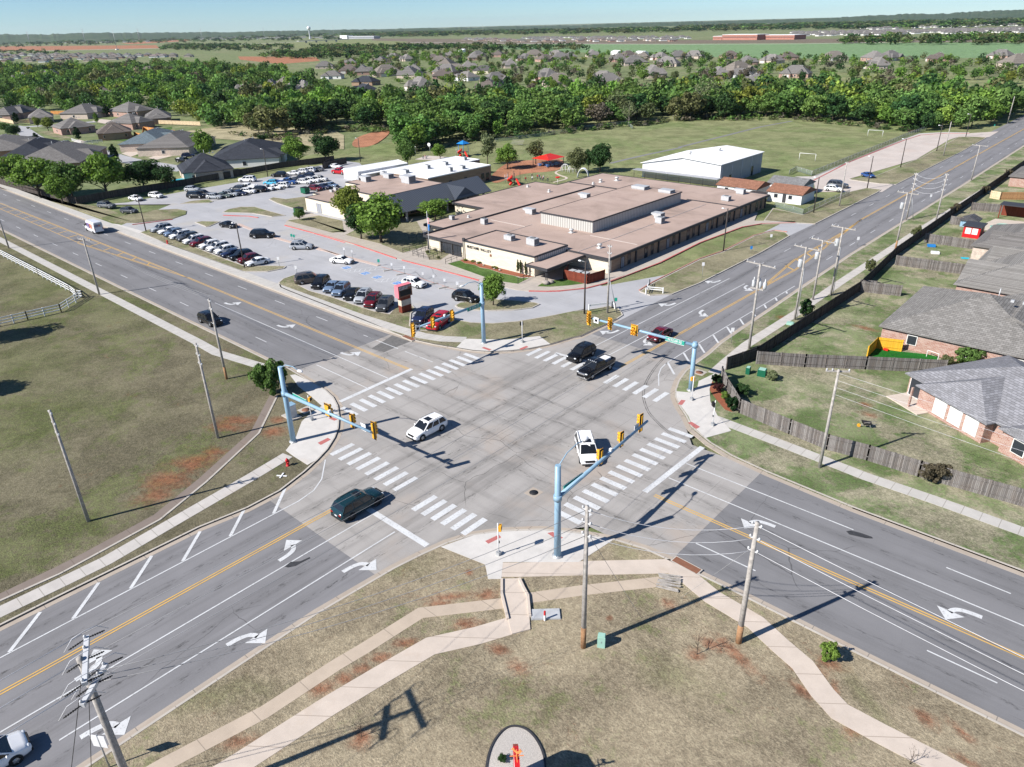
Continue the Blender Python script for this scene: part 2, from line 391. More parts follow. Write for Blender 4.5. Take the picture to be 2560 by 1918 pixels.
road_mat('lot', (0.37, 0.37, 0.385), (0.25, 0.25, 0.26), (0.43, 0.43, 0.445), 0, ([], []), (7.5, 7.5, 0.03, (0.27, 0.27, 0.27)), (0.41, 0.39, 0.365), stain=0.4)
road_mat('lot_pink', (0.5, 0.44, 0.4), (0.4, 0.34, 0.3), (0.55, 0.5, 0.46), 1, ([], []), (4.5, 4.5, 0.04, (0.36, 0.3, 0.27)), (0.5, 0.42, 0.37), stain=0.4)
def slab_mat(name, base, joint, sx, sy, turn=0.0, dirt=(0.42, 0.3, 0.2)):
    n = NT(name); p = n.pos(); q = n.sep(n.mapping(p, (1, 1, 1), (0, 0, turn)))
    c = n.ramp(n.noise(p, 0.7, 6, 0.7), [(0.25, tuple(x * .84 for x in base)), (0.75, tuple(x * 1.08 for x in base))])
    c = n.mix(n.smooth(n.noise(p, 0.28, 5, 0.7), 0.55, 0.8, 0, 0.4), c, dirt)
    c = n.mix(n.smooth(n.noise(p, 14, 3, 0.8), 0.35, 0.75, 0, 0.3), c, tuple(x * .75 for x in base))
    for k, sp in ((0, sx), (1, sy)):
        if sp:
            cell = n.n.new('ShaderNodeTexWhiteNoise'); cell.noise_dimensions = '1D'; n.l.new(n.math('FLOOR', n.math('DIVIDE', q[k], sp)), cell.inputs['W'])
            c = n.mix(n.smooth(cell.outputs[0], 0, 1, 0, 0.16), c, tuple(x * .7 for x in base))
            fr = n.math('ABSOLUTE', n.math('SUBTRACT', n.math('FRACT', n.math('ADD', n.math('DIVIDE', q[k], sp), 100.0)), 0.5))
            c = n.mix(n.math('LESS_THAN', fr, 0.03 / sp), c, joint)
    n.color(c); n.b.inputs['Roughness'].default_value = 0.9; n.b.inputs['Specular IOR Level'].default_value = 0.15
    return n.m
slab_mat('walk_street', (0.5, 0.48, 0.45), (0.3, 0.28, 0.25), 1.5, 0)
slab_mat('walk_cross', (0.52, 0.49, 0.46), (0.3, 0.28, 0.25), 0, 1.6)
slab_mat('walk_new', (0.58, 0.5, 0.43), (0.36, 0.3, 0.25), 2.4, 0, 0.9)
slab_mat('ramp', (0.58, 0.555, 0.525), (0.4, 0.37, 0.33), 0, 0, dirt=(0.5, 0.4, 0.32))
slab_mat('kerb', (0.5, 0.46, 0.41), (0.28, 0.25, 0.22), 3.0, 3.0, dirt=(0.45, 0.3, 0.2))
slab_mat('gutter', (0.43, 0.37, 0.31), (0.22, 0.2, 0.18), 4.0, 4.0, dirt=(0.36, 0.22, 0.14))
slab_mat('school_walk', (0.47, 0.42, 0.37), (0.3, 0.27, 0.24), 2.2, 2.2)
slab_mat('drain', (0.5, 0.415, 0.33), (0.3, 0.25, 0.2), 0, 3.5, dirt=(0.42, 0.3, 0.2))
slab_mat('drain_dark', (0.23, 0.19, 0.165), (0.16, 0.13, 0.11), 0, 5, dirt=(0.28, 0.17, 0.11))
def worn(name, col, under, wear=0.45):
    n = NT(name); p = n.pos()
    k = n.smooth(n.noise(p, 5, 6, 0.8), wear - 0.16, wear - 0.02); k2 = n.smooth(n.noise(p, 0.5, 4), 0.3, 0.65, 0.7, 1.0)
    n.color(n.mix(n.math('MULTIPLY', k, k2), under, col)); n.b.inputs['Roughness'].default_value = 0.85
    return n.m
worn('white_line', (0.6, 0.61, 0.62), (0.33, 0.33, 0.33), .5)
worn('yellow_line', (0.62, 0.38, 0.1), (0.25, 0.2, 0.15))
worn('red_line', (0.5, 0.09, 0.085), (0.45, 0.33, 0.3), 0.5)
worn('median_pale', (0.5, 0.36, 0.31), (0.5, 0.45, 0.4), 0.55)
worn('red_faded', (0.45, 0.17, 0.13), (0.45, 0.35, 0.3), 0.55)
worn('blue_line', (0.1, 0.25, 0.55), (0.3, 0.33, 0.38), 0.45)
simple('tactile', (0.42, 0.14, 0.13), 0.9, var=0.15, scale=12)
simple('patch_asphalt', (0.14, 0.135, 0.13), 0.95, var=0.2, scale=2)
simple('oil', (0.05, 0.05, 0.052), 0.5, var=0.3)
simple('gravel', (0.42, 0.39, 0.36), 0.95, var=0.45, scale=18)
simple('mulch', (0.25, 0.085, 0.045), 0.95, var=0.5, scale=12)

# ------------------------------------------------------------------ ground, roads, verges, kerbs
def S(mb, name, mat): return mb.build(name, mat, kind='structure')
S(MB().sheet([(-30000, -30000), (30000, -30000), (30000, 30000), (-30000, 30000)], -0.25), 'ground', 'grass_far')
Bfar = 1500
S(MB().sheet([(-1500, -8.9), (-32, -8.9), (-32, 9), (-1500, 9)], 0.0), 'street_west', 'asphalt_street')
S(MB().sheet([(26, -9.4), (500, -9.4), (500, 9), (26, 9)], 0.0), 'street_east', 'asphalt_street')
S(MB().sheet([(-10.3, -200), (9, -200), (9, -26.3), (-10.3, -26.3)], 0.0), 'road_south', 'asphalt_cross')
S(MB().sheet([(-9.4, 27.3), (8.5, 27.3), (8.2, 60), (7.6, 90), (7.9, 170), (7.9, Bfar), (-9.2, Bfar), (-9.2, 62)], 0.0), 'road_north', 'asphalt_cross')
S(MB().sheet([(-32, -9.3), (-22, -9.3), (-10.6, -20), (-10.4, -26.3), (9, -26.3), (9.4, -20), (18, -9.5), (26, -9.5), (26, 9), (18, 9), (9, 20), (8.6, 27.3), (-9.3, 27.3), (-10, 26), (-26, 15), (-32, 9)], 0.004), 'crossing_slab', 'concrete_pad')
# rounded corner fill of the slab
cornerW = [(-300, -8.4), (-120, -8.45), (-60, -8.45), (-36, -8.45)] + ats('R', (330, 215), (620, 388), (850, 520), (960, 620), (1022, 740), (1042, 880), (1030, 1050), (980, 1180), (880, 1340), (740, 1490), (560, 1655), z=.13) + ats('G', (1800, 970), (1590, 1080), z=.13) + [(-9.3, -33), (-9.45, -45), (-9.6, -120), (-9.7, -200)]
cornerS = [(8.6, -200), (8.5, -60), (8.3, -40), (8.25, -32)] + ats('K', (330, 420), (500, 335), (660, 262), (820, 212), (1000, 187), (1250, 178), (1450, 195), (1700, 240), (1900, 300), (2060, 375), z=.13) + [(31.5, -8.75), (42, -8.9), (60, -9.0), (300, -9.2)]
cornerE = [(300, 8.4), (48, 8.4), (35, 8.4)] + ats('I', (560, 1235), (330, 1130), (190, 1045), (70, 945), z=.13) + ats('U', (1440, 1470), (1360, 1350), (1305, 1230), (1303, 1130), (1350, 1000), (1440, 880), (1580, 775), (1750, 655), z=.13) + [(7.5, 36), (7.3, 50), (6.9, 68), (6.6, 90), (6.9, 130), (7.2, 170), (7.2, 700)]
cornerN = [(-300, 8.5), (-80, 8.55), (-40, 8.55)] + ats('S', (330, 660), (560, 712), (800, 752), (980, 782), (1180, 795), (1400, 785), (1600, 762), (1840, 712), (2080, 640), z=.13) + ats('U', (60, 425), (250, 335), (420, 258), (540, 195), z=.13)
for nm, ln in (('W', cornerW), ('S', cornerS), ('E', cornerE), ('N', cornerN)):
    pass
cornerW, cornerS, cornerE, cornerN = [[(p[0], p[1]) for p in q] for q in (cornerW, cornerS, cornerE, cornerN)]
GZ = 0.13
S(MB().prism(cornerW + [(-300, -200)], -0.3, GZ), 'verge_west', 'grass_vacant')
S(MB().prism(cornerS + [(300, -200)], -0.3, GZ), 'verge_south', 'grass_near')
S(MB().prism(cornerE + [(300, 700)], -0.3, GZ), 'verge_east', 'grass_east')
# kerbs with their gutters
def kerb(name, line, side, gut=0.55):
    mb = MB(); ln = line
    S(MB().strip(ln, 0.0, 0.2 * side, -0.1, 0.15), name, 'kerb')
    S(MB().strip(ln, -gut * side, -0.004 * side, -0.1, 0.012), name + '_gutter', 'gutter')
kerb('kerb_west', cornerW, -1); kerb('kerb_south', cornerS, -1); kerb('kerb_east', cornerE, -1)
kerb('kerb_north', cornerN[:], 1)

# school lot surfaces at road level
lot = [(-45, 10), (-135, 8.9), (-150, 30)] + ats('D', (600, 340), (820, 325), (1200, 250), (1560, 190), (1780, 150), (2110, 75), (2212, 62), z=0) + ats('Q', (520, 100), (700, 120), z=0) + [(-118, 78), (-110, 60), (-60, 42), (-20, 46), (-13, 62)] + ats('F', (1440, 400), (1640, 410), z=0) + [(-8.6, 82), (-8.6, 29), (-14, 27.5), (-30, 13.5)]
S(MB().sheet(lot, 0.009), 'parking_lot', 'lot')
S(MB().sheet(ats('D', (760, 465), (920, 510), (905, 520), (860, 535), (690, 458), z=0), 0.013), 'driveway', 'ramp')

def raised(name, pts, mat, z=GZ, kerbed=0.16, closed_smooth=0):
    P = [(p[0], p[1]) for p in pts]
    if closed_smooth: P = smoothline(P, closed_smooth, True)
    if sum(P[i][0] * P[(i + 1) % len(P)][1] - P[(i + 1) % len(P)][0] * P[i][1] for i in range(len(P))) < 0: P = P[::-1]
    S(MB().prism(P, -0.2, z), name, mat)
    if kerbed:
        L = [Vector(p) for p in P]; L = [Vector((p[0], p[1])) for p in L]
        S(MB().strip(L + [L[0]], -kerbed * .3, kerbed, -0.2, z + 0.02), name + '_kerb', 'kerb')
    return P
# street-side grass of the school: strip, row islands, corner
raised('verge_lot_west', ats('D', (-400, 130), (0, 200), (470, 330), (640, 350), (800, 405), (1000, 372), (1140, 366), (1200, 378), (1195, 400), (1110, 428), (870, 455), (740, 450), (0, 208), (-400, 70), z=GZ)[0:13] + ats('D', (0, 213), (-500, 40), z=GZ), 'grass_school', kerbed=0)
raised('island_row', ats('D', (902, 518), (965, 495), (1100, 545), (1300, 630), (1480, 700), (1590, 738), (1720, 730), (1840, 735), (1825, 748), (1720, 768), (1565, 768), (1300, 672), (1070, 590), z=GZ), 'grass_school')
raised('island_front', ats('N', (-130, 590), (-70, 535), (90, 480), (235, 462), (140, 620), (300, 700), (600, 785), (900, 890), (1200, 985), (1400, 1022), (1530, 880), (1715, 900), (1770, 955), (1700, 1010), (1685, 1185), (1800, 1245), z=GZ) + ats('S', (600, 560), (690, 520), (780, 435), (960, 468), (1200, 478), (1480, 455), (1800, 402), (2212, 322), z=GZ) + ats('U', (0, 95), (250, 60), (440, 25), (560, 60), (600, 105), (615, 145), (540, 195), (420, 258), (250, 335), (60, 425), z=GZ) + ats('S', (2080, 640), (1840, 712), (1600, 762), (1400, 785), (1180, 795), (980, 782), (800, 752), (560, 712), (330, 660), (0, 540), z=GZ) + ats('N', (1500, 1290), (1000, 1090), (500, 895), (0, 700), (-100, 655), z=GZ), 'grass_school')
raised('island_tree', ats('O', (345, 900), (400, 868), (560, 850), (700, 800), (820, 835), (1000, 845), (1230, 868), (1280, 885), (1200, 925), (1000, 950), (700, 958), (480, 945), (370, 922), z=GZ), 'grass_school')
raised('island_drop', ats('D', (1255, 452), (1300, 445), (1415, 447), (1345, 478), (1325, 480), z=GZ), 'grass_school')
raised('island_point', ats('a', (615, 795), (680, 755), (850, 722), (1040, 722), (1200, 770), (1440, 835), (1260, 850), (1000, 805), (800, 798), z=GZ), 'grass_school')
raised('island_small', ats('a', (60, 680), (200, 645), (420, 622), (490, 650), (440, 668), z=GZ), 'grass_school')
raised('lawn_bin', ats('a', (1225, 620), (1280, 597), (1450, 620), (1690, 588), (1800, 600), (1710, 770), (1520, 735), (1330, 672), z=GZ), 'grass_school')
raised('island_east', ats('F', (512, 845), (600, 790), (900, 640), (1050, 590), (1250, 488), (1380, 455), (1450, 465), (1475, 488), (1300, 590), (900, 790), (720, 862), (580, 870), z=GZ), 'grass_school')
raised('lawn_corner', ats('F', (1312, 390), (1370, 310), (1560, 352), (1860, 205), (1970, 180), (2065, 190), (2040, 208), (1640, 410), (1480, 402), z=GZ), 'grass_school')
# wide concrete walks along the buildings
walkF = ats('D', (1830, 470), (2000, 515), (2212, 580), z=GZ) + ats('E', (500, 650), (750, 735), (1000, 800), (1280, 875), z=GZ) + ats('O', (600, 620), (860, 690), (1020, 725), (1160, 740), (1500, 740), (1800, 708), (2000, 655), (2212, 572), z=GZ) + ats('F', (300, 790), (640, 660), (900, 530), (1170, 430), (1300, 410), (1520, 405), (1512, 395), (1250, 390), z=GZ) + [(-22.5, 112), (-30, 60), (-60, 52), (-84, 62), (-92, 48), (-97, 46)] + ats('a', (1870, 830), (1640, 770), (1460, 905), z=GZ)
raised('school_walk', walkF, 'school_walk', z=GZ, kerbed=0)
raised('lawn_west', ats('a', (1470, 905), (1700, 870), (1880, 838), (2190, 905), (2212, 1060), (2000, 1050), z=GZ) + ats('E', (430, 560), (340, 572), z=GZ), 'grass_school', z=GZ + .02, kerbed=0)
raised('lawn_trees', ats('E', (420, 585), (470, 560), (700, 500), (880, 500), (915, 560), (930, 600), (1000, 640), (790, 700), (640, 640), z=GZ), 'grass_school', z=GZ + .02, kerbed=0)
raised('lawn_front', ats('O', (262, 440), (400, 405), (450, 435), (560, 455), (620, 485), (720, 500), (850, 545), (1000, 575), (1060, 598), (1160, 600), (1040, 662), (780, 625), z=GZ), 'grass_lawn', z=GZ + .02, kerbed=0)
raised('bed_front', ats('O', (400, 402), (440, 392), (1215, 585), (1090, 592), (1000, 572), (850, 540), (720, 497), (620, 480), (560, 452), (450, 432), z=GZ), 'mulch', z=GZ + .03, kerbed=0)
raised('lawn_canopy', ats('O', (1255, 690), (1330, 640), (1430, 625), (1560, 605), (1770, 660), (1600, 680), (1400, 695), z=GZ), 'grass_lawn', z=GZ + .02, kerbed=0)
raised('bed_corner', ats('U', (1745, 1060), (1790, 1020), (1850, 1060), (1930, 1200), (2020, 1370), (2060, 1425), (1960, 1390), (1850, 1260), (1770, 1150), z=GZ), 'mulch', z=GZ + .02, kerbed=0)
raised('planter_bed', ats('O', (10, 300), (110, 275), (280, 330), (180, 400), (60, 395), z=GZ), 'grass_school', z=GZ + .02, kerbed=0)
# grounds behind and east of the school
S(MB().sheet([(-190, 32), (-9.3, 32), (-9.2, 600), (-190, 600)], -0.06), 'school_grounds', 'grass_field')
pink = ats('C', (860, 1160), (1080, 1042), (1440, 900), (1540, 868), (1700, 857), (1850, 858), (2050, 845), (1990, 880), (1960, 885), (1790, 880), (1730, 900), (1520, 1025), (1090, 1150), (1280, 1180), (1370, 1190), (1300, 1235), (1080, 1235), (870, 1235), z=0)
S(MB().sheet(pink, 0.006), 'bus_lane', 'lot_pink')
raised('verge_bus', ats('C', (1090, 1155), (1250, 1135), (1560, 1010), (1740, 910), (1790, 880), (1930, 880), (1970, 885), (1810, 975), (1390, 1185), (1280, 1180), z=GZ), 'grass_school', kerbed=0.12)
yl = ats('C', (735, 1135), (850, 1135), (1440, 892), (1540, 858), (1700, 850), (1860, 852), (1860, 858), (1700, 857), (1545, 868), (1440, 900), (1080, 1042), (855, 1160), z=.05)
S(MB().sheet(yl, 0.05), 'bus_walk', 'walk_cross')
S(MB().strip(ats('C', (855, 1160), (1080, 1045), (1440, 902), (1545, 869), (1700, 858), (1860, 859)), -0.35, 0.0, -0.1, 0.08), 'bus_kerb', 'red_line')
for nm, pts in (('playground_clay', ats('P', (-150, 480), (0, 330), (160, 250), (420, 250), (600, 210), (800, 240), (760, 360), (600, 390), (420, 400), (250, 420), (100, 480), (-60, 540))),
                ('pond_earth', ats('B', (70, 950), (90, 890), (200, 850), (330, 835), (300, 880), (200, 945)))):
    S(MB().sheet(smoothline(pts, 2, True), -0.03), nm, 'clay')
S(MB().sheet(ats('B', (480, 1025), (560, 1000), (700, 1010), (660, 1035)), -0.03), 'play_court', 'lot_pink')
S(MB().strip(ats('P', (1360, 285), (1560, 235), (1800, 180), (2212, 95)) + ats('C', (0, 945), (300, 870), (520, 815), (720, 778)), -0.7, 0.7, -0.3, -0.03), 'track_path', 'asphalt_cross')
S(MB().strip(smoothline(ats('P', (1050, 340), (760, 365), (670, 395), (720, 430), (860, 470), (660, 520))), -0.35, 0.35, -0.3, 0.0), 'play_border', 'walk_new')

S(MB().sheet(ats('A', (1150, 850), (1500, 800), (2150, 840), (2212, 870), (2212, 960), (1900, 930), (1500, 900), (1250, 880), z=-.1), -.1), 'meadow', 'meadow')
# pavements
def walk(name, pts, w, mat, z=0.15):
    S(MB().strip([(p[0], p[1]) for p in pts], -w / 2, w / 2, -0.1, z), name, mat)
walk('walk_school', [(-300, 9.8), (-80, 9.82), (-42, 9.85)] + [(p[0], p[1]) for p in ats('S', (170, 545), (420, 615), (650, 650), (900, 660), z=.15)], 2.0, 'walk_street')
walk('walk_vacant', [(-300, -11.4), (-52, -11.65), (-46, -11.8)] + [(p[0], p[1]) for p in ats('G', (1720, 180), z=.15)], 1.55, 'walk_street')
walk('walk_vacant_south', [(p[0], p[1]) for p in ats('G', (1850, 740), (1600, 890), (1200, 1120), (690, 1415), z=.15)] + [(p[0], p[1]) for p in ats('J', (470, 190), (0, 415), (-200, 520), z=.15)], 1.5, 'walk_cross')
walk('walk_fence', [(p[0], p[1]) for p in ats('I', (225, 890), (700, 1070), (1200, 1265), (1640, 1415), (2212, 1620), z=.15)] + [(75, 14.2)], 1.5, 'walk_street')
walk('walk_houses', [(p[0], p[1]) for p in ats('I', (215, 600), (310, 515), (430, 415), (760, 205), z=.15)] + [(p[0], p[1]) for p in ats('M', (0, 1570), (860, 1000), (1500, 600), (2212, 150), z=.15)] + [(10.5, 260), (10.5, 500)], 1.5, 'walk_cross')
walk('walk_near', [(p[0], p[1]) for p in ats('K', (930, 432), (1110, 432), (1500, 422), (2050, 410), z=.15)] + [(p[0], p[1]) for p in ats('L', (30, 460), (200, 600), (470, 760), (620, 900), (760, 1020), (880, 1190), (990, 1310), (1250, 1450), (1600, 1630), (2000, 1850), z=.15)], 1.75, 'walk_new')
walk('walk_near_west', [(p[0], p[1]) for p in ats('K', (1120, 760), (850, 840), (560, 905), (250, 1085), (-60, 1270), z=.15)] + [(p[0], p[1]) for p in ats('J', (1500, 1415), (1200, 1600), z=.15)], 1.75, 'walk_new')
S(MB().prism(ats('R', (360, 320), (430, 310), (640, 410), (840, 530), (945, 630), (1005, 745), (1025, 880), (1012, 1050), (965, 1180), (865, 1335), (720, 1490), (600, 1560), (410, 1440), (300, 1360), (440, 1180), (520, 960), (660, 830), (800, 745), (600, 570), (480, 480), z=.15), 0, .1535), 'ramp_west', 'ramp')
S(MB().prism(ats('K', (625, 290), (830, 218), (1000, 196), (1250, 187), (1450, 204), (1695, 247), (1480, 385), (1010, 385), (1000, 490), (918, 490), (900, 400), z=.15), 0, .1535), 'ramp_south', 'ramp')
S(MB().prism(ats('S', (900, 650), (1080, 655), (1350, 660), (1720, 620), (1838, 708), (1600, 755), (1400, 777), (1180, 786), (980, 774), (800, 745), z=.15), 0, .1535), 'ramp_north', 'ramp')
S(MB().prism(ats('I', (120, 650), (225, 600), (190, 700), (195, 780), (240, 870), (330, 970), (165, 1015), (80, 935), z=.15) + ats('U', (1480, 1475), (1390, 1350), (1330, 1240), (1320, 1150), (1500, 1165), (1600, 1090), z=.15), 0, .1535), 'ramp_east', 'ramp')
for k, (sh, pts) in enumerate((('R', [(740, 1255), (880, 1185), (925, 1210), (785, 1285)]), ('R', [(890, 915), (930, 895), (1020, 930), (970, 950)]), ('K', [(900, 255), (985, 215), (1000, 232), (920, 272)]), ('K', [(1285, 205), (1320, 198), (1385, 235), (1345, 248)]),
                              ('S', [(1080, 752), (1105, 740), (1190, 768), (1165, 782)]), ('S', [(1495, 760), (1575, 728), (1600, 742), (1520, 774)]), ('U', [(1340, 1320), (1385, 1262), (1445, 1270), (1395, 1332)]), ('I', [(50, 918), (75, 912), (130, 945), (105, 958)]))):
    S(MB().sheet(ats(sh, *pts, z=.156), .156), 'tactile_paving', 'tactile')
# the little culvert bridge on the near corner, its flared drains
walk('drain_near', [(p[0], p[1]) for p in ats('K', (1990, 505), (1500, 560), (1165, 608), z=.14)], 1.15, 'drain', .14)
walk('drain_near_west', [(p[0], p[1]) for p in ats('K', (1010, 640), (500, 700), (150, 920), (-20, 1020), z=.14)] + [(p[0], p[1]) for p in ats('J', (1700, 1060), (1050, 1400), (700, 1600), z=.14)], 1.15, 'drain', .14)
walk('drain_vacant', [(p[0], p[1]) for p in ats('G', (1760, 355), (1640, 590), (1300, 900), (1010, 1135), (560, 1380), z=.14)] + [(p[0], p[1]) for p in ats('J', (360, 150), (0, 322), (-200, 420), z=.14)], 1.0, 'drain_dark', .14)
walk('drain_vacant_lip', [(p[0], p[1]) for p in ats('G', (1783, 360), (1665, 600), (1325, 915), (1030, 1155), (580, 1400), z=.14)] + [(p[0], p[1]) for p in ats('J', (385, 172), (0, 346), (-200, 442), z=.14)], 0.22, 'kerb', .19)
deck = MB(); deck.prism(ats('K', (1005, 488), (1112, 485), (1165, 590), (1180, 800), (1065, 830), (1045, 745), (1005, 600), z=.22), 0, .22)
S(deck, 'culvert_deck', 'walk_new')
S(MB().strip(ats('K', (1112, 485), (1140, 545), (1165, 590), (1178, 720), z=.3), -.1, .1, 0, .36), 'culvert_parapet', 'walk_new')
S(MB().strip(ats('K', (1003, 488), (1003, 580), (1040, 735), z=.3), -.1, .1, 0, .36), 'culvert_parapet_west', 'walk_new')
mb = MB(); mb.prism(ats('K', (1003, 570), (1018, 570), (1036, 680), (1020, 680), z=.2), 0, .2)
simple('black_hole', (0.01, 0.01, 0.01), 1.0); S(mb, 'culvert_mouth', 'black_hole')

# ------------------------------------------------------------------ painted markings
W_ = MB(); Y_ = MB(); MZ = 0.016
def ln(mb, x0, y0, x1, y1, w=0.13):
    d = Vector((x1 - x0, y1 - y0)); d.normalize(); q = Vector((-d.y, d.x)) * w / 2
    mb.add([(x0 + q.x, y0 + q.y, MZ), (x0 - q.x, y0 - q.y, MZ), (x1 - q.x, y1 - q.y, MZ), (x1 + q.x, y1 + q.y, MZ)], [(0, 1, 2, 3)])
for d in (-.14, .14): ln(Y_, -84, 2.35 + d, -20.6, 2.15 + d, .12)
for d in (-.14, .14): ln(Y_, 19.9, -1.55 + d, 160, -2.2 + d, .13)
for d in (-.14, .14): ln(Y_, -2.4 + d, -130, -2.2 + d, -21, .13)
for d in (-.14, .14):
    ln(Y_, 0.95 + d, 20.4, 1.6 + d, 62, .13); ln(Y_, -1.3 + d, 119, 0.0 + d, 640, .13)
    ln(Y_, 1.6 + d, 62, -.5 + d, 80, .13); ln(Y_, -.5 + d, 80, -.6 + d, 108, .13); ln(Y_, -.6 + d, 108, -1.3 + d, 119, .13)
    ln(Y_, 1.6 + d, 62, 2.0 + d, 75, .13); ln(Y_, 2.0 + d, 75, -1.3 + d, 119, .13)
for k in range(5): ln(Y_, -.4, 76 + k * 5, 1.7 - k * .32, 74.5 + k * 5, .3)
ln(Y_, -84, 2.3, -92, 2.35, .14); ln(Y_, -92, 2.35, -310, .2, .14); ln(Y_, -92, 2.05, -310, -.1, .12)
ln(Y_, -84, 2.3, -93, 1.6, .14); ln(Y_, -93, 1.6, -128, -1.1, .14); ln(Y_, -128, -1.1, -300, -1.2, .14); ln(Y_, -93, 1.3, -128, -1.4, .12)
for k in range(26):
    x = -98.5 - k * 6.1; u = 2.3 + (x + 92) / 218 * 2.1; l = max(-1.1, 1.6 - (-93 - x) / 35 * 2.7)
    ln(Y_, x, l, x - 1.0, u, .3)
def dashes(axis, c0, a0, a1, step=12.2, ln_=3.05, w=.12):
    k = a0
    while k < a1:
        if axis == 0: ln(W_, k, c0, k + ln_, c0, w)
        else: ln(W_, c0, k, c0, k + ln_, w)
        k += step
dashes(0, 5.75, -340, -22); dashes(0, -5.0, -340, -36)
ln(W_, -22.5, 5.7, -25.5, 5.72); ln(W_, -38.5, -1.4, -66.5, -1.35); ln(W_, -38.5, -1.4, -20.4, -1.4); ln(W_, -31.5, -4.95, -20.3, -4.95); ln(W_, -34, 5.72, -27, 5.72)
ln(W_, -20.0, -9.4, -20.3, 2.5, .6)
ln(W_, 18.9, -1.7, 19.1, 9.3, .6); ln(W_, 19.4, 1.9, 52, 1.75); ln(W_, 19.4, 5.35, 36.2, 5.25); ln(W_, 43.7, 5.1, 48.3, 5.0); dashes(0, 1.75, 56, 160); dashes(0, 5.1, 55.9, 160); dashes(0, -5.4, 45, 160, 12.2, 4.4); ln(W_, 26.5, -5.4, 32, -5.4)
ln(W_, 1.35, -130, 1.35, -21.2); ln(W_, 5.0, -49.7, 5.0, -21.5); ln(W_, -5.9, -130, -5.9, -24.5)
ln(W_, -2.1, -20.9, 8.7, -20.9, .6)
for a, b in (((-5.9, -24.5), (-6.3, -22.5)), ((-6.3, -22.5), (-7.4, -20.8)), ((-7.4, -20.8), (-10.2, -18.4))): ln(W_, *a, *b)
for k in range(12): ln(W_, -6.0, -27.2 - k * 4.45, -8.8, -24.2 - k * 4.45, .3)
for a, b, c in ((-5.85, 20.2, 63), (-2.5, 20.2, 62)): ln(W_, a, b, a + .9, c)
ln(W_, -8.6, 18.6, 1.1, 19.7, .55)
dashes(1, -4.3, 72.4, 640); dashes(1, 4.1, 84, 640)
ln(W_, 5.0, 25, 5.0, 33.7); ln(W_, 5.0, 33.7, 5.55, 66)
for a, b in (((7.8, 18.9), (6.1, 21.6)), ((6.1, 21.6), (5.3, 23.5)), ((5.3, 23.5), (5.0, 25.5))): ln(W_, *a, *b)
for k in range(10): ln(W_, 5.05 + k * .06, 25.6 + k * 4.1, 7.6 - k * .17, 23.0 + k * 4.28, .28)
S(Y_, 'yellow_markings', 'yellow_line'); S(W_, 'lane_markings', 'white_line')
Z_ = MB()
def bars(mb, n, p0, p1, dirv, L, w):
    """n crosswalk bars, centres from p0 to p1, each L long along dirv"""
    for k in range(n):
        t = k / (n - 1); x = p0[0] + (p1[0] - p0[0]) * t; y = p0[1] + (p1[1] - p0[1]) * t
        ln(mb, x - dirv[0] * L / 2, y - dirv[1] * L / 2, x + dirv[0] * L / 2, y + dirv[1] * L / 2, w)
def cross(n, sh, c0, c1, dirv, L=2.95, w=.64):
    a, b = at(sh, *c0), at(sh, *c1); bars(Z_, n, a, b, dirv, L, w)
cross(16, 'H', (60, 845), (848, 492), (1, 0)); cross(15, 'V', (390, 1620), (1762, 594), (1, 0))
cross(15, 'R', (920, 1420), (920, 1420), (0, 1)) if False else None
cross(8, 'H', (15, 1090), (422, 1312), (0, 1)); cross(6, 'K', (525, 20), (832, 165), (0, 1))
cross(6, 'S', (1660, 798), (2145, 955), (0, 1)); cross(6, 'U', (465, 993), (1118, 1225), (0, 1))
S(Z_, 'crosswalk_markings', 'white_line')
def arrow(x, y, ang, turn, L=3.0):
    """turn arrow: curved shaft and a triangular head; ang = travel heading, turn = +1 left, -1 right"""
    mb = MB(); M = Matrix.Translation((x, y, MZ)) @ Matrix.Rotation(ang, 4, 'Z')
    pts = [Vector((-L * .5, -turn * .75)), Vector((-L * .25, -turn * .72)), Vector((0.0, -turn * .55)), Vector((.35, -turn * .2)), Vector((.5, turn * .2))]
    pts = smoothline(pts, 2); A = offset(pts, .21); B = offset(pts, -.21); n = len(pts)
    mb.add([M @ Vector((*p, 0)) for p in A + B], [(i, i + 1, n + i + 1, n + i) for i in range(n - 1)])
    mb.add([M @ Vector(q) for q in ((-.5, turn * .08, 0), (1.4, turn * .08, 0), (.5, turn * 1.25, 0))], [(0, 1, 2)])
    S(mb, 'turn_arrow', 'white_line')
PI = math.pi
for sh, x, y, ang, turn in (('J', 1860, 10, PI / 2, 1), ('J', 600, 740, PI / 2, 1), ('J', 1610, 590, PI / 2, -1), ('J', 700, 1170, PI / 2, -1), ('K', 140, 415, PI / 2, -1), ('L', 470, 150, PI, 1), ('L', 1720, 705, PI, 1),
                            ('D', 1500, 975, 0, 1), ('D', 1845, 1120, 0, 1), ('R', 1210, 25, 0, 1), ('U', 940, 505, -PI / 2, 1), ('U', 1670, 130, -PI / 2, 1), ('X', 890, 640, -PI / 2, 1), ('U', 430, 370, -PI / 2, -1), ('F', 685, 930, -PI / 2, -1), ('X', 425, 550, -PI / 2, -1)):
    q = at(sh, x, y); arrow(q.x, q.y, ang, turn)
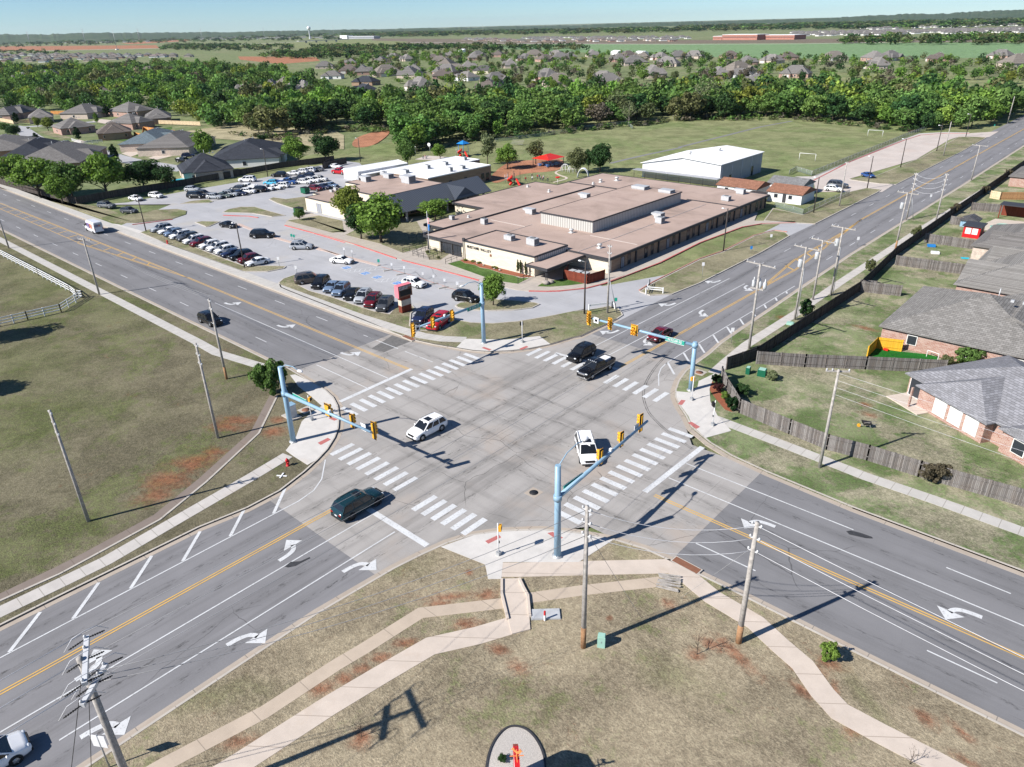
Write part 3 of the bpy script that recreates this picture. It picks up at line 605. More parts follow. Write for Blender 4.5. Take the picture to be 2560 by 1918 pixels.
# lot paint
L_ = MB()
for sh, qs in (('N', [((770, 425), (850, 450)), ((850, 450), (1130, 425)), ((1130, 425), (1360, 402)), ((770, 425), (1160, 380)), ((1160, 380), (1300, 375)), ((1190, 560), (1280, 585)), ((1280, 585), (1600, 545)), ((1190, 560), (1560, 510)), ((1300, 370), (1640, 365)), ((1290, 405), (1760, 398))]
                + [((840 + 70 * k, 450 - 6 * k), (870 + 70 * k, 415 - 5 * k)) for k in range(6)] + [((1290 + 70 * k, 582 - 9 * k), (1320 + 70 * k, 545 - 8 * k)) for k in range(5)]),
               ('D', [((1640, 560), (1760, 530)), ((1940, 560), (2060, 535))]), ('E', [((90, 610), (220, 580))])):
    for a, b in qs:
        p, q = at(sh, *a), at(sh, *b); ln(L_, p.x, p.y, q.x, q.y, .12)
S(L_, 'stall_markings', 'white_line')
Bm = MB(); Wm = MB(); MZ2 = MZ + .004
for x, y in ((808, 385), (1070, 462), (1235, 515), (1512, 597)):
    q = at('N', x, y)
    for mb, r, z in ((Wm, .85, MZ), (Bm, .7, MZ2)):
        mb.add([(q.x + a * r, q.y + b * r, z) for a, b in ((-1, -1), (1, -1), (1, 1), (-1, 1))], [(0, 1, 2, 3)])
    # wheelchair sign: head, back, seat and wheel arc
    z = MZ2 + .004
    def dot(cx, cy, r): Wm.add([(q.x + cx + r * math.cos(t * PI / 4), q.y + cy + r * math.sin(t * PI / 4), z) for t in range(8)], [tuple(range(8))])
    dot(.42, .05, .12)
    def bar(x0, y0, x1, y1, w=.1):
        d = Vector((x1 - x0, y1 - y0)).normalized(); u = Vector((-d.y, d.x)) * w / 2
        Wm.add([(q.x + x0 + u.x, q.y + y0 + u.y, z), (q.x + x0 - u.x, q.y + y0 - u.y, z), (q.x + x1 - u.x, q.y + y1 - u.y, z), (q.x + x1 + u.x, q.y + y1 + u.y, z)], [(0, 1, 2, 3)])
    bar(.3, .05, -.1, .1); bar(-.1, .1, -.12, -.2); bar(-.12, -.2, -.42, -.3)
    for t in range(7):
        a0, a1 = 1.2 + t * .6, 1.2 + (t + 1) * .6; bar(-.18 + .3 * math.cos(a0), .12 + .3 * math.sin(a0), -.18 + .3 * math.cos(a1), .12 + .3 * math.sin(a1), .07)
S(Wm, 'disabled_bay_borders', 'white_line'); S(Bm, 'disabled_bay_signs', 'blue_line')
def band(name, pts, mat, w=.26, z=.165, mz=.0):
    S(MB().strip([(p[0], p[1]) for p in pts], -w / 2, w / 2, .0, z), name, mat)
band('red_kerb', ats('D', (1830, 470), (2000, 515), (2212, 580), z=.15) + ats('E', (250, 575), (500, 650), (750, 735), z=.15), 'red_line')
band('red_kerb_middle', ats('E', (785, 745), (1000, 800), (1280, 875), z=.15), 'red_line')
band('red_kerb_curve', ats('O', (1160, 738), (1350, 742), (1500, 738), (1800, 706), (2000, 655), (2212, 568), z=.15) + ats('F', (300, 790), (640, 660), (900, 530), (1170, 430), (1300, 408), (1515, 402), z=.15), 'red_line')
band('red_kerb_bend', ats('a', (620, 830), (800, 838), (950, 842), (1080, 862), z=.15), 'red_line')
band('red_kerb_entry', ats('D', (850, 466), (960, 452), (1110, 432), z=.15), 'red_line')
band('red_kerb_island', ats('F', (510, 835), (600, 780), (900, 632), (1050, 582), (1250, 482), (1380, 450), (1460, 460), z=.17), 'red_faded', .2, .18)
band('median_kerb', ats('D', (1530, 462), (1700, 530), (1880, 582), (2020, 615), (2180, 660), z=.1) + ats('N', (400, 95), (700, 205), (940, 268), (1260, 350), z=.1), 'median_pale', .9, .1)
band('median_line', ats('N', (1290, 370), (1500, 430), (1720, 490), (1930, 565), (2212, 650), z=.02) + ats('O', (200, 690), (360, 730), z=.02), 'red_faded', .18, .02)
for sh, pts in (('L', [(1030, 195), (1060, 190), (1120, 205), (1190, 230), (1195, 240), (1150, 238), (1050, 215)]), ('J', [(1830, 125), (1870, 95), (1930, 92), (1990, 65), (1995, 72), (1930, 105), (1900, 122), (1850, 132)])):
    S(MB().sheet(ats(sh, *pts), .02), 'wet_patch', 'oil')
S(MB().sheet(ats('S', (-140, 760), (130, 590), (330, 665), (0, 800)), .009), 'dark_road_patch', 'patch_asphalt')
# tyre marks curving through the turn
tm = MB()
for o_ in (0, .22):
    c_ = smoothline(ats('U', (1250, 620), (1060, 790), (920, 1000), (870, 1150), (880, 1280), (940, 1430)) + ats('V', (1420, 420), (1560, 560), (1750, 700), (1900, 800)), 3)
    c2 = offset(c_, o_); A = offset(c2, .05); B = offset(c2, -.05); k = len(c2)
    tm.add([(p.x, p.y, .0135) for p in A + B], [(i, i + 1, k + i + 1, k + i) for i in range(k - 1)])
n_ = NT('tyre_mark'); n_.color((0.05, 0.05, 0.05)); tr_ = n_.n.new('ShaderNodeBsdfTransparent'); mx_ = n_.n.new('ShaderNodeMixShader')
n_.l.new(n_.smooth(n_.noise(n_.pos(), 0.8, 4), 0.3, 0.7, 0.15, 0.6), mx_.inputs[0]); n_.l.new(tr_.outputs[0], mx_.inputs[1]); n_.l.new(n_.b.outputs[0], mx_.inputs[2])
n_.l.new(mx_.outputs[0], n_.n['Material Output'].inputs[0])
S(tm, 'tyre_marks', 'tyre_mark')
# ------------------------------------------------------------------ building materials
def shingle(name, base=(0.19, 0.185, 0.185)):
    n = NT(name); p = n.obj(); oc = n.objcol()
    br = n.n.new('ShaderNodeTexBrick'); br.inputs['Scale'].default_value = 1.0; br.inputs['Brick Width'].default_value = 0.55; br.inputs['Row Height'].default_value = 0.24
    br.inputs['Mortar Size'].default_value = 0.018; br.inputs['Color1'].default_value = (0.78, 0.78, 0.78, 1); br.inputs['Color2'].default_value = (1.14, 1.14, 1.15, 1); br.inputs['Mortar'].default_value = (0.42, 0.42, 0.42, 1)
    q = n.sep(p); g = n.n.new('ShaderNodeNewGeometry'); nn = n.sep(g.outputs['Normal'])
    hx = n.math('GREATER_THAN', n.math('ABSOLUTE', nn[0]), n.math('ABSOLUTE', nn[1]))
    cv = n.n.new('ShaderNodeCombineXYZ'); tc = n.n.new('ShaderNodeMix'); tc.data_type = 'FLOAT'; n.l.new(hx, tc.inputs[0]); n.l.new(q[0], tc.inputs[2]); n.l.new(q[1], tc.inputs[3])
    n.l.new(tc.outputs[0], cv.inputs[0]); n.l.new(n.math('MULTIPLY', q[2], 1.9), cv.inputs[1]); n.l.new(cv.outputs[0], br.inputs['Vector'])
    c = n.mix(1.0, oc, br.outputs[0], 'MULTIPLY')
    c = n.mix(n.smooth(n.noise(p, 0.6, 5, 0.7), 0.35, 0.75, 0, 0.35), c, n.mix(1.0, c, (0.72, 0.7, 0.68), 'MULTIPLY'))
    n.color(c); n.b.inputs['Roughness'].default_value = 0.92; n.b.inputs['Specular IOR Level'].default_value = 0.12
    return n.m
shingle('shingles')
def brick(name, a, b, mortar, w=0.42, h=0.16):
    n = NT(name); p = n.obj(); q = n.sep(p)
    br = n.n.new('ShaderNodeTexBrick'); br.inputs['Scale'].default_value = 1.0; br.inputs['Brick Width'].default_value = w; br.inputs['Row Height'].default_value = h
    br.inputs['Mortar Size'].default_value = 0.014; br.inputs['Color1'].default_value = (*a, 1); br.inputs['Color2'].default_value = (*b, 1); br.inputs['Mortar'].default_value = (*mortar, 1)
    cv = n.n.new('ShaderNodeCombineXYZ'); n.l.new(n.math('ADD', q[0], q[1]), cv.inputs[0]); n.l.new(q[2], cv.inputs[1]); n.l.new(cv.outputs[0], br.inputs['Vector'])
    c = n.mix(n.smooth(n.noise(p, 1.5, 5, 0.75), 0.4, 0.75, 0, 0.45), br.outputs[0], n.mix(0.5, br.outputs[0], mortar))
    n.color(c); n.b.inputs['Roughness'].default_value = 0.9; n.bump(br.outputs[1], 0.3, 0.01)
    return n.m
brick('brick_pink', (0.3, 0.13, 0.095), (0.42, 0.27, 0.22), (0.46, 0.41, 0.37))
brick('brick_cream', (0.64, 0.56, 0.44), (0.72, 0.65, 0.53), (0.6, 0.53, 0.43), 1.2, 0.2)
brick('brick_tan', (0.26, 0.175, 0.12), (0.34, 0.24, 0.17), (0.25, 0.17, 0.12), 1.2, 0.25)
brick('brick_red', (0.32, 0.1, 0.07), (0.4, 0.16, 0.11), (0.4, 0.3, 0.26))
simple('stone_house', (0.5, 0.42, 0.36), 0.9, var=0.25, scale=2.5)
simple('trim_white', (0.7, 0.69, 0.66), 0.6, var=0.06)
simple('trim_dark', (0.045, 0.045, 0.05), 0.6, var=0.15)
simple('white_wall', (0.72, 0.72, 0.72), 0.7, var=0.05, scale=0.6)
simple('garage_door', (0.62, 0.6, 0.57), 0.6, var=0.05)
simple('steel_wall', (0.3, 0.31, 0.34), 0.55, var=0.06, scale=0.8)
simple('white_roof', (0.8, 0.8, 0.8), 0.6, var=0.05, scale=0.5)
simple('unit_metal', (0.5, 0.51, 0.52), 0.5, metal=0.2, var=0.12, scale=2)
simple('unit_grille', (0.16, 0.17, 0.18), 0.7, var=0.35, scale=30)
simple('vent_metal', (0.55, 0.55, 0.54), 0.45, metal=0.3)
n = NT('window_glass'); n.color((0.03, 0.035, 0.045)); n.b.inputs['Roughness'].default_value = 0.12; n.b.inputs['Specular IOR Level'].default_value = 0.6
n = NT('gravel_roof'); p = n.pos()
c = n.ramp(n.noise(p, 0.1, 5, 0.65, 0.6), [(0.3, (0.31, 0.235, 0.195)), (0.52, (0.43, 0.325, 0.275)), (0.75, (0.48, 0.375, 0.32))])
c = n.mix(n.smooth(n.noise(n.mapping(p, (0.06, 0.14, 1)), 1.3, 5, 0.6, 0.8), 0.54, 0.78, 0, 0.6), c, (0.17, 0.14, 0.125))
c = n.mix(n.smooth(n.noise(p, 6, 4, 0.85), 0.35, 0.7, 0, 0.45), c, (0.3, 0.215, 0.185)); n.color(c); n.b.inputs['Roughness'].default_value = 0.95
n = NT('ribbed_metal'); p = n.obj(); q = n.sep(p)
w = n.math('FRACT', n.math('MULTIPLY', n.math('ADD', q[0], q[1]), 1.7)); rb = n.smooth(n.math('ABSOLUTE', n.math('SUBTRACT', w, .5)), .22, .3)
n.color(n.mix(rb, (0.5, 0.49, 0.46), (0.33, 0.32, 0.3))); n.bump(rb, .6, .05); n.b.inputs['Roughness'].default_value = .6
n = NT('seam_metal'); p = n.obj(); q = n.sep(p)
w = n.math('ABSOLUTE', n.math('SUBTRACT', n.math('FRACT', n.math('MULTIPLY', q[1], 1.55)), .5)); rb = n.smooth(w, .36, .44)
n.color(n.mix(rb, (0.05, 0.058, 0.072), (0.11, 0.12, 0.14))); n.bump(rb, .8, .08); n.b.inputs['Roughness'].default_value = .4; n.b.inputs['Specular IOR Level'].default_value = .5
n = NT('seam_metal_across'); p = n.obj(); q = n.sep(p)
w = n.math('ABSOLUTE', n.math('SUBTRACT', n.math('FRACT', n.math('MULTIPLY', q[0], 1.55)), .5)); rb = n.smooth(w, .36, .44)
n.color(n.mix(rb, (0.05, 0.058, 0.072), (0.11, 0.12, 0.14))); n.bump(rb, .8, .08); n.b.inputs['Roughness'].default_value = .4
def fence_mat(name, a, b, c3, w=0.15):
    n = NT(name); p = n.pos(); q = n.sep(p); u = n.math('ADD', q[0], n.math('MULTIPLY', q[1], 1.0))
    cell = n.n.new('ShaderNodeTexWhiteNoise'); cell.noise_dimensions = '1D'; n.l.new(n.math('FLOOR', n.math('DIVIDE', u, w)), cell.inputs['W'])
    c = n.ramp(cell.outputs[0], [(0, a), (1, b)])
    c = n.mix(n.smooth(n.noise(n.mapping(p, (1, 1, 0.3)), 2.0, 5, 0.75), 0.4, 0.7, 0, 0.6), c, c3)
    fr = n.math('FRACT', n.math('ADD', n.math('DIVIDE', u, w), 100.0)); c = n.mix(n.math('LESS_THAN', fr, 0.12), c, tuple(x * .35 for x in a))
    n.color(c); n.b.inputs['Roughness'].default_value = 0.95; n.b.inputs['Specular IOR Level'].default_value = 0.1
fence_mat('fence_grey', (0.11, 0.1, 0.095), (0.25, 0.235, 0.225), (0.17, 0.14, 0.12))
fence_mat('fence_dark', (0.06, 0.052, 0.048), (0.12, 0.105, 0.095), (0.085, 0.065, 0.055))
fence_mat('fence_orange', (0.55, 0.25, 0.08), (0.68, 0.34, 0.13), (0.6, 0.3, 0.1))
fence_mat('fence_yellow', (0.7, 0.38, 0.03), (0.8, 0.46, 0.05), (0.7, 0.4, 0.05))
fence_mat('fence_pale', (0.6, 0.47, 0.3), (0.7, 0.56, 0.38), (0.62, 0.5, 0.33))
fence_mat('fence_red', (0.17, 0.045, 0.03), (0.24, 0.065, 0.04), (0.15, 0.045, 0.03))
fence_mat('fence_cedar', (0.36, 0.2, 0.1), (0.45, 0.26, 0.13), (0.4, 0.22, 0.11))

# ------------------------------------------------------------------ the school
Z3, Z38, Z54 = 3.0, 3.8, 5.4
school = thing('school_building', 'sprawling single storey school with pinkish gravel flat roof and cream brick front', 'school', (-48, 80, 0))
def at0(root, mb, name, mat, parent=None):
    """build a mesh given in street coordinates as a part of a thing standing at root"""
    o = mb.build(name, mat, parent or root); 
    l = root.location
    T_ = Matrix.Translation((-l.x, -l.y, -l.z)) if root.rotation_euler.z == 0 else (Matrix.Translation(l) @ Matrix.Rotation(root.rotation_euler.z, 4, 'Z')).inverted()
    o.data.transform(T_); return o
mainp = [(-69.2, 48.6), (-62.4, 48.6), (-62.4, 42.5), (-51, 42.5), (-51, 51.5), (-22.8, 51.5), (-22.8, 118.2), (-72, 118.2), (-72, 98), (-79.5, 98), (-79.5, 67), (-69.2, 67)]
inn = lambda P, d: [(p.x, p.y) for p in offset(P + [P[0], P[1]], d)][1:len(P) + 1]
walls = MB(); wp = inn(mainp, .45); walls.prism(wp, 0, Z3 - .35, top=False)
at0(school, walls, 'wall', 'brick_cream')
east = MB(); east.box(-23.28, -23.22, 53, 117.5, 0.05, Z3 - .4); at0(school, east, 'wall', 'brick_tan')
rf = MB(); rf.prism(mainp, Z3 - .32, Z3 - .02, bottom=True); roof = at0(school, rf, 'roof', 'gravel_roof')
fa = MB(); L = [Vector(p) for p in mainp]; fa.strip(L + [L[0]], -.06, .22, Z3 - .42, Z3 + .06)
fa.box(-62.55, -62.3, 42.6, 101.5, Z3 - .02, Z3 + .28); fa.box(-72, -56.3, 102.4, 102.65, Z3 - .02, Z3 + .18)
fa.box(-36, -22.9, 102.0, 102.25, Z3 - .02, Z3 + .14)
at0(school, fa, 'fascia', 'trim_dark')
seam = MB()
for a, b, c_, d in ((-35, 62.5, -24, 62.5), (-30, 52, -30, 100), (-60, 60, -50, 60), (-50, 52.5, -50, 62)):
    seam.box(min(a, c_) - .04, max(a, c_) + .04, min(b, d) - .04, max(b, d) + .04, Z3 - .02, Z3 + .05)
simple('pipe_pale', (0.5, 0.46, 0.43), .6)
at0(school, seam, 'roof_pipe', 'pipe_pale', roof)
fb = MB(); FBp = [(-50.9, 42.4), (-32.6, 42.4), (-32.6, 52.05), (-50.9, 52.05)]
fb.prism(FBp, 0, Z38 - .1, top=False); front = at0(school, fb, 'front_wall', 'brick_cream')
r2 = MB(); r2.box(-50.8, -32.7, 42.5, 51.95, Z38 - .3, Z38 - .08); at0(school, r2, 'front_roof', 'gravel_roof')
f2 = MB(); L2 = [Vector(p) for p in FBp]; f2.strip(L2 + [L2[0]], -.07, .2, Z38 - .2, Z38 + .05); at0(school, f2, 'parapet', 'trim_dark')
f3 = MB(); f3.box(-32.62, -32.5, 43.2, 52.0, 2.95, Z38 - .2); at0(school, f3, 'side_cladding', 'ribbed_metal')
cnp = MB(); cnp.prism([(-32.9, 40.5), (-28.1, 40.5), (-28.1, 51.6), (-32.9, 51.6)], 2.45, 2.78, bottom=True); cnp_o = at0(school, cnp, 'canopy', 'gravel_roof')
fc = MB(); Lc = [Vector(p) for p in ((-32.9, 40.5), (-28.1, 40.5), (-28.1, 51.6), (-32.9, 51.6))]; fc.strip(Lc + [Lc[0]], -.08, .15, 2.38, 2.85); at0(school, fc, 'canopy_fascia', 'trim_dark', cnp_o)
for x, y in ((-28.5, 41.0), (-28.8, 41.0), (-28.4, 46.5)):
    q = MB(); q.tube((x, y, .1), (x, y, 2.5), .07); at0(school, q, 'canopy_post', 'trim_dark')
gy = MB(); gy.box(-49.4, -35.8, 64.3, 98.8, Z3 - .02, Z54 - .15); at0(school, gy, 'gymnasium_wall', 'ribbed_metal')
gr = MB(); gr.box(-49.55, -35.65, 64.15, 98.95, Z54 - .15, Z54); at0(school, gr, 'gymnasium_roof', 'gravel_roof')
ge = MB(); LL = [Vector(p) for p in ((-49.55, 64.15), (-35.65, 64.15), (-35.65, 98.95), (-49.55, 98.95))]; ge.strip(LL + [LL[0]], -.05, .12, Z54 - .2, Z54 + .04); at0(school, ge, 'gymnasium_fascia', 'trim_dark')
def opening(root, x, y, w, h, z, facing, name='window', mat='window_glass', frame='trim_dark', sub='pane'):
    """framed opening standing proud of a wall; facing 0 = -y, 1 = +x, 2 = +y, 3 = -x"""
    a = (-PI / 2, 0, PI / 2, PI)[facing] if isinstance(facing, int) else facing
    M = Matrix.Translation((x, y, z)) @ Matrix.Rotation(a, 4, 'Z')
    f = MB()
    for y0, y1, z0, z1 in ((-w / 2, w / 2, 0, .07), (-w / 2, w / 2, h - .07, h), (-w / 2, -w / 2 + .07, .07, h - .07), (w / 2 - .07, w / 2, .07, h - .07), (-.03, .03, .07, h - .07)):
        f.box(-.02, .07, y0, y1, z0, z1, M)
    fo = at0(root, f, name, frame); g = MB(); g.box(0.0, .03, -w / 2 + .05, w / 2 - .05, .05, h - .05, M); at0(root, g, sub, mat, fo); return fo
for k in range(8):
    y = 56.5 + k * 8; opening(school, -23.2, y, 1.1, 2.1, .12, 1, 'door', 'window_glass' if k % 2 else 'steel_wall', 'trim_dark', 'door_leaf')
    opening(school, -23.2, y + 2.2, .9, 2.1, .3, 1)
    pl = MB(); pl.box(-23.25, -22.95, y + 4.2, y + 4.5, .05, 2.6); at0(school, pl, 'pilaster', 'trim_dark')
opening(school, -51.35, 44.9, 1.9, 2.3, .15, 3, 'door', 'window_glass', 'trim_dark', 'door_leaf')
opening(school, -56, 42.95, 2.6, 2.3, .2, 0)
opening(school, -53, 42.93, 2.2, 2.3, .15, 0, 'door', 'window_glass', 'trim_dark', 'door_leaf')
for x in (-61.5, -57.6, -54.4):
    q = MB(); q.box(x - .12, x + .12, 42.7, 42.95, .1, 2.7); at0(school, q, 'pilaster', 'trim_dark')
# raised lettering on the front wall, drawn from strokes
GLYPH = dict(M='0010 1040 4080 8060 6040 60-', A='', )
STROKES = {'M': [(0, 0, 0, 1), (0, 1, .5, .4), (.5, .4, 1, 1), (1, 1, 1, 0)], 'U': [(0, 1, 0, .15), (0, .15, .25, 0), (.25, 0, .75, 0), (.75, 0, 1, .15), (1, .15, 1, 1)],
           'S': [(1, .9, .7, 1), (.7, 1, .2, 1), (.2, 1, 0, .8), (0, .8, .1, .55), (.1, .55, .9, .45), (.9, .45, 1, .2), (1, .2, .8, 0), (.8, 0, .2, 0), (.2, 0, 0, .12)], 'T': [(0, 1, 1, 1), (.5, 1, .5, 0)],
           'A': [(0, 0, .5, 1), (.5, 1, 1, 0), (.2, .38, .8, .38)], 'N': [(0, 0, 0, 1), (0, 1, 1, 0), (1, 0, 1, 1)], 'G': [(1, .85, .7, 1), (.7, 1, .25, 1), (.25, 1, 0, .7), (0, .7, 0, .3), (0, .3, .25, 0), (.25, 0, .8, 0), (.8, 0, 1, .2), (1, .2, 1, .45), (1, .45, .55, .45)],
           'V': [(0, 1, .5, 0), (.5, 0, 1, 1)], 'L': [(0, 1, 0, 0), (0, 0, .9, 0)], 'E': [(0, 0, 0, 1), (0, 1, .9, 1), (0, .5, .75, .5), (0, 0, .9, 0)], 'Y': [(0, 1, .5, .5), (1, 1, .5, .5), (.5, .5, .5, 0)],
           'W': [(0, 1, .25, 0), (.25, 0, .5, .7), (.5, .7, .75, 0), (.75, 0, 1, 1)], 'R': [(0, 0, 0, 1), (0, 1, .75, 1), (.75, 1, 1, .8), (1, .8, .75, .52), (.75, .52, 0, .52), (.45, .52, 1, 0)], 'O': [(.25, 0, 0, .3), (0, .3, 0, .7), (0, .7, .25, 1), (.25, 1, .75, 1), (.75, 1, 1, .7), (1, .7, 1, .3), (1, .3, .75, 0), (.75, 0, .25, 0)],
           'D': [(0, 0, 0, 1), (0, 1, .6, 1), (.6, 1, 1, .7), (1, .7, 1, .3), (1, .3, .6, 0), (.6, 0, 0, 0)], '2': [(0, .8, .25, 1), (.25, 1, .75, 1), (.75, 1, 1, .75), (1, .75, 0, 0), (0, 0, 1, 0)], '9': [(.1, 0, .7, .05), (.7, .05, 1, .4), (1, .4, 1, .8), (1, .8, .7, 1), (.7, 1, .3, 1), (.3, 1, 0, .75), (0, .75, .25, .5), (.25, .5, 1, .5)],
           'F': [(0, 0, 0, 1), (0, 1, .9, 1), (0, .55, .7, .55)], 'X': [(0, 0, 1, 1), (0, 1, 1, 0)], 'H': [(0, 0, 0, 1), (1, 0, 1, 1), (0, .5, 1, .5)], 'I': [(.5, 0, .5, 1)], 'C': [(1, .85, .7, 1), (.7, 1, .25, 1), (.25, 1, 0, .7), (0, .7, 0, .3), (0, .3, .25, 0), (.25, 0, .7, 0), (.7, 0, 1, .15)], 'K': [(0, 0, 0, 1), (0, .4, .9, 1), (.3, .6, 1, 0)]}
def letters(mb, text, M, h, w, gap, th, d):
    """strokes of a word in the local x-z plane of M, standing out along -y"""
    x = 0.0
    for ch in text:
        for (x0, z0, x1, z1) in STROKES.get(ch, []):
            a, b = Vector((x + x0 * w, 0, z0 * h)), Vector((x + x1 * w, 0, z1 * h)); u = (b - a).normalized(); v = Vector((-u.z, 0, u.x)) * th / 2; a = a - u * th / 3; b = b + u * th / 3
            P = [a + v, b + v, b - v, a - v]
            vs = [M @ (p_ + Vector((0, -d, 0))) for p_ in P] + [M @ p_ for p_ in P]
            mb.add(vs, [(0, 1, 2, 3), (4, 7, 6, 5), (0, 4, 5, 1), (1, 5, 6, 2), (2, 6, 7, 3), (3, 7, 4, 0)])
        x += w + gap if ch != ' ' else w * .9
    return x
for wd, x in (('MUSTANG', -49.6), ('VALLEY', -46.0)):
    lt = MB(); letters(lt, wd, Matrix.Translation((x, 42.38, 2.62)), .42, .3, .17, .09, .07); at0(school, lt, 'lettering', 'trim_dark', front)
pq = MB(); pq.box(-43.6, -43.2, 42.3, 42.4, 1.9, 2.35); simple('bronze', (.22, .1, .06), .6); at0(school, pq, 'plaque', 'bronze', front)
dp = MB(); 
for x in (-50.7, -50.3): dp.tube((x, 42.3, .1), (x, 42.3, Z38 + .3), .05)
dp.box(-50.8, -50.2, 42.2, 42.5, Z38, Z38 + .5); at0(school, dp, 'downpipe', 'trim_dark', front)

def block(name, label, cat, pts, z0, z1, wall, roofm, loc=None, fascia='trim_dark', over=0.0, group=None):
    c = Vector((sum(p[0] for p in pts) / len(pts), sum(p[1] for p in pts) / len(pts), z0)) if loc is None else Vector(loc)
    t = thing(name, label, cat, c, 0, group); w = MB(); w.prism(pts, z0, z1 - .2, top=False); at0(t, w, 'wall', wall)
    r = MB(); P = inn(pts, -over + .02) if over else inn(pts, .1); r.prism(P, z1 - .25, z1 - .03, bottom=True); ro = at0(t, r, 'roof', roofm)
    f = MB(); L = [Vector(p) for p in pts]; f.strip(L + [L[0]], -over - .05, .2, z1 - .22, z1 + .04); at0(t, f, 'fascia', fascia, ro); return t
wing = block('school_wing', 'school wing with pinkish roof and long dark sloping metal canopy roof', 'school', [(-107, 54.6), (-90.2, 54.6), (-90.2, 74.5), (-112.8, 74.5), (-112.8, 60.5), (-107, 60.5)], 0, 5.2, 'brick_cream', 'gravel_roof')
lw = MB(); P = [(-113.6, 48.3), (-97.5, 48.3), (-97.5, 55), (-106.9, 60.4), (-116.5, 60.4), (-116.5, 52.6), (-113.6, 52.6)]; lw.prism(P, 0, 3.1, top=False); at0(wing, lw, 'low_wall', 'brick_cream')
lr = MB(); lr.prism(inn(P, .1), 3.0, 3.25); at0(wing, lr, 'low_roof', 'gravel_roof'); lf = MB(); L = [Vector(p) for p in P]; lf.strip(L + [L[0]], -.06, .2, 3.1, 3.32); at0(wing, lf, 'low_fascia', 'trim_dark')
opening(wing, -107.9, 48.28, 1.9, 2.3, .1, 0, 'door', 'steel_wall', 'steel_wall', 'door_leaf')
mr = MB()
def slab(mb, a, b, c, d, t=.16):
    P = [Vector(q) for q in (a, b, c, d)]; nrm = (P[1] - P[0]).cross(P[2] - P[0]).normalized()
    if nrm.z < 0: nrm = -nrm
    lo = [q - nrm * t for q in P]; mb.add(P + lo, [(0, 1, 2, 3), (7, 6, 5, 4), (0, 4, 5, 1), (1, 5, 6, 2), (2, 6, 7, 3), (3, 7, 4, 0)])
slab(mr, (-89.6, 56.0, 5.3), (-89.6, 86.3, 5.3), (-82.6, 84.2, 2.5), (-82.6, 52.5, 2.5))
mslope = at0(wing, mr, 'metal_roof', 'seam_metal')
m2 = MB(); slab(m2, (-95, 56.0, 5.2), (-89.6, 56.0, 5.3), (-82.8, 52.0, 2.5), (-91, 45.5, 2.5)); at0(wing, m2, 'metal_roof', 'seam_metal_across')
g1 = MB(); g1.add([(-89.0, 74.4, 5.1), (-82.0, 70.4, 2.62), (-82.0, 78.2, 2.62), (-82.4, 74.4, 5.05)], [(0, 1, 3), (0, 3, 2), (3, 1, 2)]); at0(wing, g1, 'gable', 'seam_metal_across')
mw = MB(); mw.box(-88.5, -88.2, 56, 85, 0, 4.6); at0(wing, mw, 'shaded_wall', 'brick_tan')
for k in range(6): opening(wing, -88.15, 58.5 + k * 4.2, 3.4, 2.2, .3, 1)
for k in range(5):
    q = MB(); q.box(-83.4, -83.0, 55.5 + k * 6.5, 55.9 + k * 6.5, 0, 2.5); at0(wing, q, 'post', 'steel_wall')
back = block('school_annex', 'brown brick annex with bright white flat roof behind the school', 'school', [(-122.5, 79.8), (-102.2, 79.8), (-102.2, 104.6), (-111.8, 104.6), (-111.8, 109.8), (-122.5, 109.8)], 0, 4.3, 'brick_tan', 'white_roof', fascia='white_roof')
for y in (83, 88, 94, 101): opening(back, -102.15, y, 1.1, 1.5, .9, 1)
opening(back, -102.15, 103, 1.3, 2.2, .1, 1, 'door', 'window_glass', 'trim_dark', 'door_leaf')
lg = block('portable_classroom', 'long low white portable classroom beside the parking lot', 'school building', [(-141, 80), (-132.6, 79.2), (-131.4, 97.6), (-139.5, 100.4)], 0, 3.0, 'white_wall', 'white_roof', fascia='white_roof')
cv = MB(); cv.box(-132.4, -130.2, 80, 93, 2.1, 2.3); at0(lg, cv, 'canopy', 'white_roof')
for y in (81, 86, 91):
    opening(lg, -131.9, y, 1, 1.9, .3, 1, 'door', 'steel_wall', 'trim_white', 'door_leaf')
# white gymnasium hall beyond
hall = thing('gymnasium_hall', 'white metal gymnasium hall with shallow gable roof beside the sports field', 'hall', (-56, 146.5, 0))
X0, X1, XR, Y0, Y1 = -68.5, -43.8, -55.5, 133.6, 159.3; EL, ER, EP = 4.1, 5.9, 6.7
h_ = MB(); h_.add([(X0, Y0, 0), (X1, Y0, 0), (X1, Y0, ER), (XR, Y0, EP), (X0, Y0, EL), (X0, Y1, 0), (X1, Y1, 0), (X1, Y1, ER), (XR, Y1, EP), (X0, Y1, EL)], [(0, 1, 2, 3, 4), (5, 9, 8, 7, 6), (1, 6, 7, 2), (0, 4, 9, 5)]); at0(hall, h_, 'wall', 'white_wall')
es = MB(); es.box(X1 - .02, X1 + .1, Y0 + .2, Y1 - .1, .1, ER - .05); at0(hall, es, 'side_wall_shade', 'steel_wall')  # bluish grey over the white side, its shade put into the colour
for k in range(5): q = MB(); q.tube((X1 + .14, Y0 + .6 + k * 6, 0), (X1 + .14, Y0 + .6 + k * 6, ER), .07, .07, 6); at0(hall, q, 'downpipe', 'white_wall')
q = MB(); q.box(X0 + .5, X1 - .5, Y0 - .06, Y0 + .02, 0, 1.1); at0(hall, q, 'plinth', 'pipe_pale')
